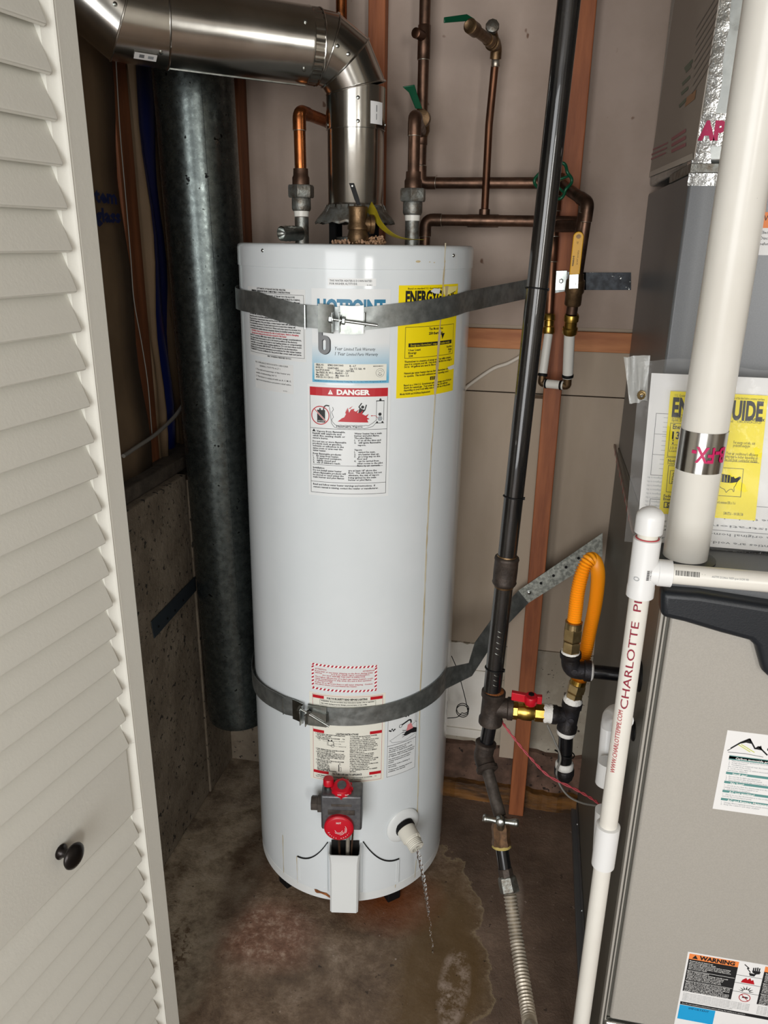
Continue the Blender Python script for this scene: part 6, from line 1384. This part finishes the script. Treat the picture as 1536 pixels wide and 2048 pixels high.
mg = .003; bw_, bh = wq(1466, 1927); bw_ = .0795
s.rect(mg, mg, bw_, .0145, M['orange_ink']); s.poly([(.008, .0125), (.0125, .0045), (.017, .0125)], M['ink']); s.text('WARNING', .019, .0045, .0078, M['ink'], w=.055, bold=.045, res=2)
s.rect(mg, .0145, bw_, .086, M['ink']); s.rect(.1195, mg, .29, .0145, M['orange_ink']); s.poly([(.132, .0125), (.1365, .0045), (.141, .0125)], M['ink']); s.text('WARNING', .145, .0045, .0078, M['ink'], w=.055, bold=.07, res=2); s.rect(.1195, .0145, .29, .086, M['ink'])
wl_ = ['Electrical shock hazard can', 'cause personal injury or death.', 'Disconnect all electrical power before servicing', 'unit. Line voltage is present at all components', 'when unit is not in operation. Unit may have more', 'than one power supply.', '', 'Fire or explosion hazard.', 'Failure to follow safety warnings exactly could', 'result in serious injury, death or property', 'damage. Improper servicing could result in', 'dangerous operation. Blower door must be', 'in place for safe operation of this unit.', '', 'What to do if you smell gas: do not try to light any', 'appliance. Do not touch any electrical switch. Do not', 'use any phone in your building. Immediately call your', 'gas supplier from a phone outside. Follow the', 'instructions of the gas supplier. If you cannot reach', 'your gas supplier, call the fire department. A qualified', 'installer or service agency must install and service.']
for off in (.005, .1225):
    for i, q in enumerate(wl_):
        if q: s.text(q, off, .0168+.0033*i, .0021, M['ink_white'], w=min(.070, .070*len(q)/52), bold=.02, lift=.001)
    for v in (.0385, .0615): s.rect(off-.001, v, off+.073, v+.0006, M['ink_white'], .0009)
for v in (.03, .047, .066): s.rect(bw_, v, .1195, v+.0007, M['ink'])
c = (bw_+.1195)/2
s.line([(bw_+.009, .006), (bw_+.017, .013), (bw_+.014, .013), (bw_+.020, .021)], .0016, M['ink'])
for q in range(4): s.line([(c+.004+.0028*q, .018), (c+.0035+.003*q, .008+.001*abs(q-2))], .002, M['ink'])
s.poly([(c+.002, .016), (c+.015, .016), (c+.014, .021), (c+.008, .023), (c+.003, .020)], M['ink'], .0009); s.poly([(c-.002, .022), (c+.009, .023), (c+.007, .028), (c, .028)], M['ink'])
s.poly([(c-.011, .045), (c-.009, .039), (c-.004, .034), (c-.002, .038), (c+.002, .033), (c+.004, .038), (c+.007, .036), (c+.010, .045)], M['lab_red'])
for a in range(7): t = -PI+PI*a/6; s.poly([(c+math.cos(t-.25)*.005, .063+math.sin(t-.25)*.004), (c+math.cos(t)*.012, .062+math.sin(t)*.011), (c+math.cos(t+.25)*.005, .063+math.sin(t+.25)*.004)], M['ink'])
s.ring(c, .077, .0085, .0012, M['lab_red']); s.line([(c-.006, .071), (c+.006, .083)], .0012, M['lab_red']); s.rect(c-.004, .075, c+.005, .078, M['ink'])
for r_ in range(6):
    s.text('Installation and service must be performed by a licensed professional installer or service agency, see manual.', .005, .089+.0032*r_, .002, M['ink_grey'], w=.105 if r_ < 5 else .08); s.text('For use with natural gas only unless converted with the approved kit supplied by the maker.', .1225, .089+.0032*r_, .002, M['ink_grey'], w=.11)
s.rect(mg, .110, .29, .1165, M['ink']) if s.H > .12 else None; s.text('See the unit installation instructions before placing this appliance in operation', .006, .112, .002, M['ink_white'], w=.1); s.rect(mg, .1175, .06, .15, M['cyan']); s.text('IMPORTANT', .018, .1205, .004, M['ink_navy'])
s.build('warning_sticker', fu)
# ---- evaporator cabinet and plenum above
ec_ = empty('coil_cabinet', (.46, 1.55, FZT), 'dark grey cabinet standing on the furnace behind the white pipe', 'cabinet')
mb = MB(); mb.bx(.199, .75, 1.30, 1.798, FZT+.0005, 1.572); mb.build('casing', M['coil'], ec_, bevel=.004)
mb = MB(); mb.bx(.1975, .75, 1.2985, 1.3005, 1.555, 1.572); mb.build('foil_edge', M['foil'], ec_)
pln = empty('plenum', (.46, 1.55, 1.572), 'galvanized sheet metal plenum with foil tape seams above the grey cabinet', 'duct')
pf = 1.296
mb = MB(); mb.bx(.1985, .75, pf, 1.798, 1.585, 2.44); mb.build('plenum_wall', M['plenum'], pln, bevel=.006)
mb = MB(); mb.bx(.1975, .75, pf-.004, 1.5, 1.572, 1.585); mb.build('flange', M['old_zinc'], pln, bevel=.001)
mb = MB(); n = 40
for (y0, x0_, nx) in ((pf-.0012, .199, 1),):
    vs = []; 
    for i in range(n+1):
        z = 1.585+(2.44-1.585)*i/n; w2 = random.uniform(.022, .027); vs += [(.1978, pf+.030+random.uniform(-.003, .003), z), (.1976, pf-.001, z), (.1985, pf-.0016-random.uniform(0, .001), z), (.199+w2, pf-.0012, z)]
    mb.add(vs, [(i*4+k, i*4+k+1, i*4+k+5, i*4+k+4) for i in range(n) for k in range(3)])
mb.build('foil_tape', M['foil'], pln, smooth=0, label='crinkled foil tape down the corner')
s = Sheet(lambda u, v, d: Vector((.200+u, pf-.0018-d, 1.632-v)), .3, .045, 1); s.sheet(M['foil']); s.text('SHURTAPE', -.018, .013, .028, M['ink_pink'], bold=.06, w=.17, res=3) if False else None
a_ = at(1393, 246, pf); b_ = at(1455, 280, pf)
s = Sheet(lambda u, v, d: Vector((.2002+u, pf-.0018-d, a_.z+.012-v)), .3, a_.z-b_.z+.02, 1); s.sheet(M['foil']); s.text('APPROVED', a_.x-.2002+.004, .011, (a_.z-b_.z), M['ink_pink'], bold=.06, w=(b_.x-a_.x)*3.1, res=3); s.build('printed_tape', pln)
a_ = at(1524, 424, 1.2985); s = Sheet(lambda u, v, d: Vector((a_.x+u, 1.2995-d, a_.z-v)), .2, .06, 1); s.sheet(M['paper']); s.rect(0, 0, .2, .022, M['orange_ink']); s.text('WARNING', .004, .004, .008, M['ink'], w=.05); s.para(['Electric shock hazard.', 'Disconnect all power', 'before servicing.'], .004, .026, .004, .008, M['ink']); s.build('warning_sticker', ec_)
# printed foil-faced sheet on the closet side
def ys(x, y): p = atx(x, y, .1965); return p.y, p.z
pp = [ys(1285, 360), ys(1387, 318), ys(1442, -30), ys(1352, -20)]
def side(u, v, d): return Vector((.1965-d, 1.80-u, 2.3-v))
s = Sheet(side, .5, .6, 1)
s.base.prism([Vector((.1982, min(1.80, y), z)) for y, z in pp], (-.0014, 0, 0), M['lab_plain'] if False else mat('grey_printed_film', '9c948a', .5))
def sp_(x, y): a, b = ys(x, y); return 1.80-a, 2.3-b
def band(pts, m): s.poly([sp_(*p) for p in pts], m, .0004)
band([(1287, 350), (1386, 306), (1387, 318), (1285, 360)], mat('pale_film_edge', 'c2bbb0', .5))
for (xa, ya_, xb, yb2, c) in ((1364, 166, 1380, 150, 'teal'), (1371, 140, 1382, 128, 'teal'), (1362, 185, 1376, 172, 'teal'), (1358, 210, 1372, 196, 'teal'), (1369, 135, 1385, 118, 'teal')): band([(xa, ya_), (xb, yb2), (xb+1, yb2+6), (xa+1, ya_+6)], mat('faded_green_print', '6f7a6a', .6))
band([(1374, 195), (1393, 179), (1390, 198), (1370, 214)], mat('faded_orange_print', 'a8805f', .6))
fm = mat('faded_pink_print', 'a46a70', .6); gm = mat('faded_grey_print', '857f78', .6)
for i in range(9): band([(1385+i*1.0, 185-16*i), (1425+i*1.6, 120-17*i), (1425+i*1.6, 123-17*i), (1385+i, 188-16*i)], gm)
for i in range(3): band([(1300+i*3, 318-i*10), (1332+i*2, 304-i*10), (1332+i*2, 307-i*10), (1300+i*3, 321-i*10)], fm); band([(1343, 300-i*12), (1372, 285-i*14), (1372, 292-i*14), (1343, 306-i*12)], fm)
s.build('printed_film', pln, label='faded printed film on the side of the plenum')

# leaning printed strip between furnace side and wall
ps = empty('printed_strip', tuple(atx(1240, 1060, .188)), 'narrow pale strip with red print leaning behind the plastic bag', 'strip')
a0_, a1_ = atx(1226, 885, .190), atx(1264, 1065, .190); mb = MB(); dw = Vector((0, .014, -.002)); mb.prism([a0_-dw, a0_+dw, a1_+dw, a1_-dw], (.004, 0, 0)); st_ = mb.build('board', mat('pale_strip', 'a8968a', .6), ps, bevel=.0005)
mb = MB()
for i in range(9):
    c = a0_.lerp(a1_, .15+.09*i)+Vector((-.0004, 0, 0)); mb.add([c+Vector((0, -.003, -.008)), c+Vector((0, .004, -.006)), c+Vector((0, .003, .007)), c+Vector((0, -.004, .005))], [(0, 1, 2, 3)])
mb.build('printing', M['ink_red'], st_, smooth=0)

# ================================================================== PVC
# wide vent pipe
W_Y = 1.13; WR = .0316
wx = at(1437, 680, W_Y).x
wp_ = empty('white_vent_pipe', (wx, W_Y, FZT), 'wide white plastic vent pipe rising from the furnace top with a printed foil band', 'pipe')
zb4 = FZT
mb = MB(); mb.lathe((wx, W_Y, zb4), (0, 0, 1), [(0, WR*.95), (.004, WR), (2.44-zb4, WR)], 48); mb.build('pipe', M['pvc'], wp_, smooth=40)
mb = MB(); mb.lathe((wx, W_Y, FZT), (0, 0, 1), [(0, WR+.012), (.003, WR+.012), (.005, WR+.002)], 40); mb.build('flange', M['blackpl'], wp_, smooth=40)
def pcyl(x, y, cx, cy, r):
    p, n = on_cyl(x, y, Vector((cx, cy, 0)), Z, r); return math.degrees(math.atan2(p.x-cx, -(p.y-cy))), p.z
_, zt5 = pcyl(1418, 868, wx, W_Y, WR); _, zb5 = pcyl(1402, 949, wx, W_Y, WR)
mb = MB(); mb.lathe((wx, W_Y, zb5), (0, 0, 1), [(0, WR+.0004), (0, WR+.0007), (zt5-zb5, WR+.0007), (zt5-zb5, WR+.0004)], 48, caps=False); fb = mb.build('foil_band', M['alu'], wp_, smooth=30, label='shiny foil band printed in magenta')
def csheet(cx, cy, r, th0, z0, W, H): return Sheet(lambda u, v, d: Vector((cx+(r+d)*math.sin(math.radians(th0)+u/r), cy-(r+d)*math.cos(math.radians(th0)+u/r), z0-v)), W, H, .004)
tl_, _z = pcyl(1386, 910, wx, W_Y, WR); tr_, _z2 = pcyl(1446, 900, wx, W_Y, WR); zl = (zt5+zb5)/2-.0015
s = csheet(wx, W_Y, WR+.0008, tl_, zl, .1, .1); LW = math.radians(tr_-tl_)*WR
s.text('B-FX-', LW*1.08, .0105, .021, M['ink_pink'], w=LW*1.12, bold=.03, rot=180, res=3, fine=51); s.ink.build('printing', None, fb, smooth=0)
# drain riser
DY = 1.0; DR = .01345
dx = at(1237, 1500, DY).x
dp_o = empty('white_drain_pipe', (dx, DY, 0), 'slender white plastic drain pipe with maroon lettering, a tee and a dome cap', 'pipe')
def dz_(x, y): return at(x, y, DY).z
zte0, zte1 = dz_(1270, 1192), dz_(1290, 1075); 
mb = MB(); mb.tube([(dx, DY, .0), (dx, DY, dz_(1215, 1690))], DR, 28); mb.build('pipe', M['pvc'], dp_o, smooth=60)
mb = MB(); mb.tube([(dx, DY, dz_(1215, 1690)), (dx, DY, zte0+.005)], DR, 28); mb.build('pipe', M['pvc'], dp_o, smooth=60)
mb = MB(); z0_, z1_ = dz_(1208, 1730), dz_(1222, 1650); mb.lathe((dx, DY, z0_), (0, 0, 1), [(0, DR+.001), (.001, DR+.0040), (z1_-z0_-.001, DR+.0045), (z1_-z0_, DR+.001)], 32); mb.build('coupling', M['pvcw'], dp_o, smooth=40)
ztm = dz_(1283, 1142)
mb = MB(); mb.lathe((dx, DY, zte0), (0, 0, 1), [(0, DR+.001), (.0015, DR+.0047), (.015, DR+.0047), (.018, DR+.0042), (zte1-zte0-.001, DR+.0045), (zte1-zte0, DR+.001)], 32); mb.lathe((dx, DY, ztm), (1, 0, 0), [(0, DR+.003), (.018, DR+.0035), (.019, DR+.0047), (.036, DR+.0047), (.037, DR+.001)], 32); tj = mb.build('tee', M['pvcw'], dp_o, smooth=40)
mb = MB(); bead_ring(mb, Vector((dx, DY, zte1)), Z, DR+.0012, .0009, seg=32); mb.build('primer_ring', M['ink_red'], dp_o, smooth=60)
zc0_, zc1_ = dz_(1290, 1065), dz_(1296, 1022)
mb = MB(); mb.tube([(dx, DY, zte1-.01), (dx, DY, zc0_+.01)], DR, 28, M['lab_cream']); mb.build('stub', None, dp_o, smooth=60)
mb = MB(); mb.lathe((dx, DY, zc0_), (0, 0, 1), [(0, DR+.001), (.001, DR+.0046), (.022, DR+.0046), (.027, DR+.0036), (.032, DR-.0005), (.0355, DR*.5), (.0365, .001)], 32); mb.build('dome_cap', M['pvcw'], dp_o, smooth=60)
mb = MB(); mb.tube([(dx+.03, DY, ztm), (.78, DY, ztm)], DR, 28); hb = mb.build('cross_pipe', M['pvc'], dp_o, smooth=60)
# lettering along the riser, read from below upwards
def riser(u, v, d): 
    th = math.radians(-8)+v/DR; return Vector((dx+(DR+d)*math.sin(th), DY-(DR+d)*math.cos(th), zr+u))
zr = dz_(1252, 1408); zrt = dz_(1275, 1190)
s = Sheet(riser, 1, 1); s.text('CHARLOTTE  PIPE', 0, -.006, .0098, M['ink_maroon'], w=(zrt-zr)*1.13, res=3, bold=.0, fine=14); s.ink.build('printing', None, dp_o, smooth=0)
zr0 = zr; zr = dz_(1225, 1535); zrt = dz_(1248, 1412)
s = Sheet(riser, 1, 1); s.text('WWW.CHARLOTTEPIPE.COM', 0, -.0075, .0062, M['ink_red'], w=zrt-zr, res=2, fine=8); s.ink.build('printing', None, dp_o, smooth=0)
def teel(u, v, d): return Vector((dx+(DR+.0048+d)*math.sin(math.radians(-5)+v/DR), DY-(DR+.0048+d)*math.cos(math.radians(-5)+v/DR), zte0+.02+u))
s = Sheet(teel, 1, 1); 
for i in range(9): s.rect(.012+.0016*i, .003, .0128+.0016*i, .0055, M['ink'])
s.text('0 11942 03821', .012, .006, .0016, M['ink'], w=.014); s.ring(.012, -.006, .0025, .0006, M['ink_soft']); s.ink.build('printing', None, tj, smooth=0)
hxl = at(1350, 1130, DY).x
def crossl(u, v, d): th = math.radians(28); a = th-v/DR; return Vector((hxl+u, DY-(DR+d)*math.cos(a), ztm+(DR+d)*math.sin(a)))
s = Sheet(crossl, 1, 1)
for i in range(22): s.rect(.0012*i*1.15, -.0035, .0012*i*1.15+random.choice((.0005, .0009)), .003, M['ink'])
s.text('3/4 IN', -.014, -.002, .003, M['ink_red']); s.text('ASTM D2466 NSF-pw SCH 40', .045, -.0005, .0025, M['ink_soft']); s.ink.build('printing', None, hb, smooth=0)

# condensate trap of white fittings on the furnace side
TX = .168
ct = empty('condensate_trap', tuple(atx(1212, 1560, TX)), 'white plastic condensate trap on a black bracket, tucked behind the drain pipe', 'trap')
def tq(x, y): return atx(x, y, TX)
A1, A2, A3 = tq(1212, 1500), tq(1221, 1432), tq(1240, 1425)
mb = MB(); mb.tube([tq(1207, 1560), tq(1217, 1445)], .0125, 24); mb.tube(catmull([tq(1217, 1450), tq(1223, 1432), tq(1236, 1426), tq(1250, 1440)], 5), [.0125+.002*math.sin(i/15*PI) for i in range(16)], 20); mb.build('riser', M['pvcw'], ct, smooth=60)
mb = MB(); z_ = tq(1210, 1568); mb.lathe(z_, (0, 0, 1), [(0, .0145), (.002, .0165), ((tq(1213, 1512)-z_).length, .0165)], 24); mb.build('coupling', M['pvcw'], ct, smooth=40)
mb = MB(); z_ = tq(1200, 1700); mb.lathe(z_, (0, 0, 1), [(0, .012), ((tq(1208, 1604)-z_).length, .0165)], 24); mb.build('lower_body', M['pvcw'], ct, smooth=40)
mb = MB(); p = tq(1205, 1520); mb.box((.184, p.y+.03, p.z-.005), (.03, .02, .14)); mb.build('bracket', M['black'], ct, bevel=.003)

# ================================================================== BAG OF PAPERS
BY = 1.180
bg = empty('document_bag', tuple(at(1400, 1100, BY)), 'clear plastic bag of printed papers and a yellow energy guide leaning on the grey cabinet', 'bag')
def lean(z): return BY+(z-FZT)*.27
def bpt(x, y, off=0):
    Y = BY
    for _ in range(3): p = at(x, y, Y); Y = lean(p.z)-off
    return at(x, y, Y)
pa, pb_, pc2 = bpt(1303, 746), bpt(1277, 1112), bpt(1303, 746)
X0, Z0, ZB = min(pa.x, bpt(1277, 1100).x), pa.z, FZT+.004
def bsheet(x0, z0, W, H, off): return Sheet(lambda u, v, d: Vector((x0+u, lean(z0-v)-off-d, z0-v)), W, H, 1)
s = bsheet(X0, Z0, .42, Z0-ZB, .0); s.sheet(M['paper']); W, H = s.W, s.H
def bq(x, y): p = bpt(x, y); return p.x-X0, Z0-p.z
for (xa, ya2, xb, yb2) in ((1312, 826, 1345, 953),):
    u0, v0 = bq(xa, ya2); u1, v1 = bq(xb, yb2); s.frame(u0, v0, u1+.02, v1, .0008, M['ink_grey'])
    for f in (.33, .66): s.rect(u0, v0+(v1-v0)*f, u1+.02, v0+(v1-v0)*f+.0006, M['ink_grey'])
    for f in range(12): s.rect(u0+.012, v0+.006+f*(v1-v0-.01)/12, u0+.03, v0+.0066+f*(v1-v0-.01)/12, M['ink_soft'])
u0, v0 = bq(1300, 997); s.frame(u0, v0, u0+.3, v0+.04, .0008, M['ink_grey'])
up = ['IMPORTANT WARRANTY INFORMATION', 'Please register your product. See the back of this page for', 'the terms of the registration process.', 'The equipment was installed at the original homeowner address', 'modified herein, all limited warranties are void. These include,', 'but are not limited to, care of equipment, coverage exclusions', 'TERMS AND CONDITIONS']
for i, t in enumerate(up):
    s.text(t, .39, v0+.010+.0125*i, .0038, M['ink_grey'], rot=180, w=.37 if i not in (0, 6) else .2, bold=.01)
for i in range(9): s.text('registration process please visit the terms of the', .40, v0-.075+.0085*i, .004, M['ink_soft'], rot=180, w=.07); s.text('obligations to the', X0*0+.03, v0-.03+.006*i, .003, M['ink_soft'], rot=180, w=.022)
s.build('white_papers', bg)
tl5, bl5, tr5 = bpt(1338, 782, .004), bpt(1321, 1027, .004), bpt(1534, 783, .004)
s = bsheet((tl5.x+bl5.x)/2, tl5.z, tr5.x-(tl5.x+bl5.x)/2+.002, tl5.z-bl5.z, .004); s.sheet(M['lab_yel2']); W, H = s.W, s.H
s.text('U.S. Government', W*.05, H*.02, .004, M['ink'], w=W*.17); s.text('Federal law prohibits removal of this label before consumer purchase', W*.45, H*.02, .0035, M['ink'], w=W*.52)
s.text('ENERGYGUIDE', W*.035, H*.055, .026, M['ink'], w=W*.93, bold=.045, res=3)
for i, t in enumerate(['Central Air Conditioner', 'Cooling Only', 'Split System']): s.text(t, W*.04, H*(.175+.022*i), .004, M['ink'])
s.text('Lennox', W*.83, H*.175, .0052, M['ink'], bold=.02); s.text('Model     13ACXN024-230-20', W*.60, H*.205, .0036, M['ink'], w=W*.36)
s.frame(W*.03, H*.255, W*.42, H*.53, .0007, M['ink']); s.text('Energy Efficiency Rating', W*.06, H*.265, .0068, M['ink'], w=W*.5, bold=.02)
s.text('13', W*.06, H*.325, .0105, M['ink'], bold=.03); s.poly([(W*.065, H*.39), (W*.085, H*.39), (W*.075, H*.405)], M['ink']); s.poly([(W*.065, H*.425), (W*.085, H*.425), (W*.075, H*.405)], M['ink']); s.rect(W*.06, H*.43, W*.4, H*.433, M['ink']); s.text('13.0', W*.055, H*.445, .0042, M['ink']); s.text('Least Efficient', W*.045, H*.47, .0036, M['ink'])
for i, t in enumerate(['For energy cost info, visit', 'productinfo.energy.gov']): s.text(t, W*.70, H*(.37+.024*i), .0045, M['ink'], w=W*(.22, .17)[i])
for i, t in enumerate(["* Your air conditioner's efficiency", 'rating may be better depending on', 'the coil your contractor installs']): s.text(t, W*.62, H*(.46+.025*i), .0045, M['ink'], w=W*.34)
s.rect(W*.02, H*.535, W*.98, H*.538, M['ink']); s.text('Notice', W*.04, H*.55, .004, M['ink'], bold=.02); s.text('Federal law allows this unit', W*.04, H*.572, .004, M['ink'], w=W*.3)
s.frame(W*.05, H*.60, W*.40, H*.82, .0007, M['ink']); s.frame(W*.075, H*.64, W*.2, H*.75, .0007, M['ink']); s.para(['AL', 'AR', 'DC', 'DE', 'FL'], W*.1, H*.655, .0036, H*.019, M['ink']); s.frame(W*.55, H*.59, W*.83, H*.82, .0007, M['ink'])
us_ = [(.58, .645), (.60, .642), (.66, .648), (.70, .65), (.715, .665), (.735, .66), (.75, .675), (.765, .67), (.80, .655), (.81, .665), (.79, .685), (.775, .70), (.765, .725), (.75, .745), (.755, .775), (.748, .78), (.735, .76), (.71, .762), (.69, .775), (.675, .79), (.655, .765), (.62, .755), (.585, .735), (.572, .69)]
s.poly([(W*u, H*v) for u, v in [(.58, .645), (.66, .648), (.70, .65), (.715, .665), (.735, .66), (.75, .675), (.765, .67), (.80, .655), (.81, .665), (.79, .685), (.775, .70), (.72, .71), (.66, .71), (.575, .705)]], M['ink']); s.line([(W*u, H*v) for u, v in us_]+[(W*.58, H*.645)], .0007, M['ink'])
for q in (.61, .64, .67, .70): s.rect(W*q, H*.65, W*q+.0006, H*.705, M['lab_yel2'], .0012)
s.text('For energy cost info, visit the states.', W*.5, H*.835, .0036, M['ink'], w=W*.1); s.text("* federal regional standards minimum EER is 11.6", W*.42, H*.86, .004, M['ink'], w=W*.36); s.text('580756 - 001R138', W*.67, H*.945, .0045, M['ink'], w=W*.2)
s.text('Federal law prohibits', W*.03, H*.84, .004, M['ink'], bold=.02); s.text('Energy label', W*.03, H*.865, .004, M['ink'], bold=.02); s.frame(W*.04, H*.9, W*.14, H*.95, .0012, M['ink']); s.text('5', W*.07, H*.91, .006, M['ink'], bold=.05)
s.build('energy_guide', bg)
# plastic film over the papers: crumpled sheet larger than the papers
mb = MB(); nx, ny = 40, 30; xw0, xw1 = bpt(1295, 735).x-.012, X0+.43; zz1 = bpt(1300, 722).z; vs = []
for j in range(ny+1):
    for i in range(nx+1):
        u, v = i/nx, j/ny; x = xw0+(xw1-xw0)*u; z = ZB+(zz1-ZB)*v+.006*math.sin(11*u)*v
        y = lean(z)-.008-.003*math.sin(23*u+9*v)*math.sin(17*v+5*u)-.002*math.sin(61*u*v+8*u)-(.006*math.sin(40*u) if v > .93 else 0)
        vs.append((x, y, z))
mb.add(vs, [(j*(nx+1)+i, j*(nx+1)+i+1, (j+1)*(nx+1)+i+1, (j+1)*(nx+1)+i) for j in range(ny) for i in range(nx)]); mb.build('bag_film', M['plastic'], bg, smooth=180)
ta = [bpt(1246, 712), bpt(1298, 708), bpt(1292, 798), bpt(1258, 806)]
mb = MB(); vs = []
for j in range(9):
    for i in range(9):
        u, v = i/8, j/8; p = ta[0].lerp(ta[1], u).lerp(ta[3].lerp(ta[2], u), v); p = p+Vector((0, -.010-.005*math.sin(9*u+4*v)-.004*math.sin(14*u), 0)); vs.append(p)
mb.add(vs, [(j*9+i, j*9+i+1, (j+1)*9+i+1, (j+1)*9+i) for j in range(8) for i in range(8)]); mb.build('bag_flap', mat('cloudy_film', 'c9cbc8', .2, alpha=.6, bump=.6, bscale=40, spec=.8), bg, smooth=180, label='folded cloudy corner of the bag')
p = bpt(1280, 786); p.y -= .018; mb = MB(); pts = [p+Vector((math.cos(a*1.1)*.006*(1-a*.03), -.001*a*.3, math.sin(a*1.1)*.007*(1-a*.03))) for a in [x*.5 for x in range(40)]]; mb.tube(pts, .0011, 6, M['brass_pale']); mb.build('wire_twist', None, bg, smooth=60)

# small foil-edged lip at the foot of the furnace door and the bag below
# ================================================================== WATER
ws = empty('water_stream', (MOUTH.x, MOUTH.y, 0), 'thin twisting stream of clear water pouring from the outlet onto the floor', 'water')
end = atz(866, 1905, 0.0); v0_ = Vector((Ad.x, Ad.y, Ad.z))
def fall(f):
    """ballistic path from the mouth to the floor"""
    z = MOUTH.z*(1-f**1.7*.999)-.0; h = math.sqrt(max(0, f))
    return Vector((MOUTH.x+(end.x-MOUTH.x)*f**.75, MOUTH.y+(end.y-MOUTH.y)*f**.75, max(.002, MOUTH.z*(1-f**1.15)-.0)))
mb = MB()
for ph in (0, PI):
    pts = []; rr = []
    for i in range(70):
        f = i/69*.62; a = f*34+ph; am = .0022*(1-f*.6); pts.append(fall(f)+Vector((math.cos(a)*am, math.sin(a)*am, 0))); rr.append(.0034*(1-f*.6)*(1+.25*math.sin(i*1.3)))
    mb.tube(pts, rr, 8)
mb.build('stream', M['water'], ws, smooth=180)
mb = MB()
for i in range(16):
    f = .63+.36*i/15; c = fall(f)+Vector((random.uniform(-.0025, .0025), random.uniform(-.0025, .0025), 0)); r = random.uniform(.0010, .0023)
    mb.lathe(c-Vector((0, 0, r*2)), (0, 0, 1), [(0, .0002), (r*.8, r*.8), (r*2, r), (r*3.2, r*.6), (r*4.2, .0002)], 8)
tag(mb.build('droplets', M['water'], ws, smooth=180), kind='stuff')
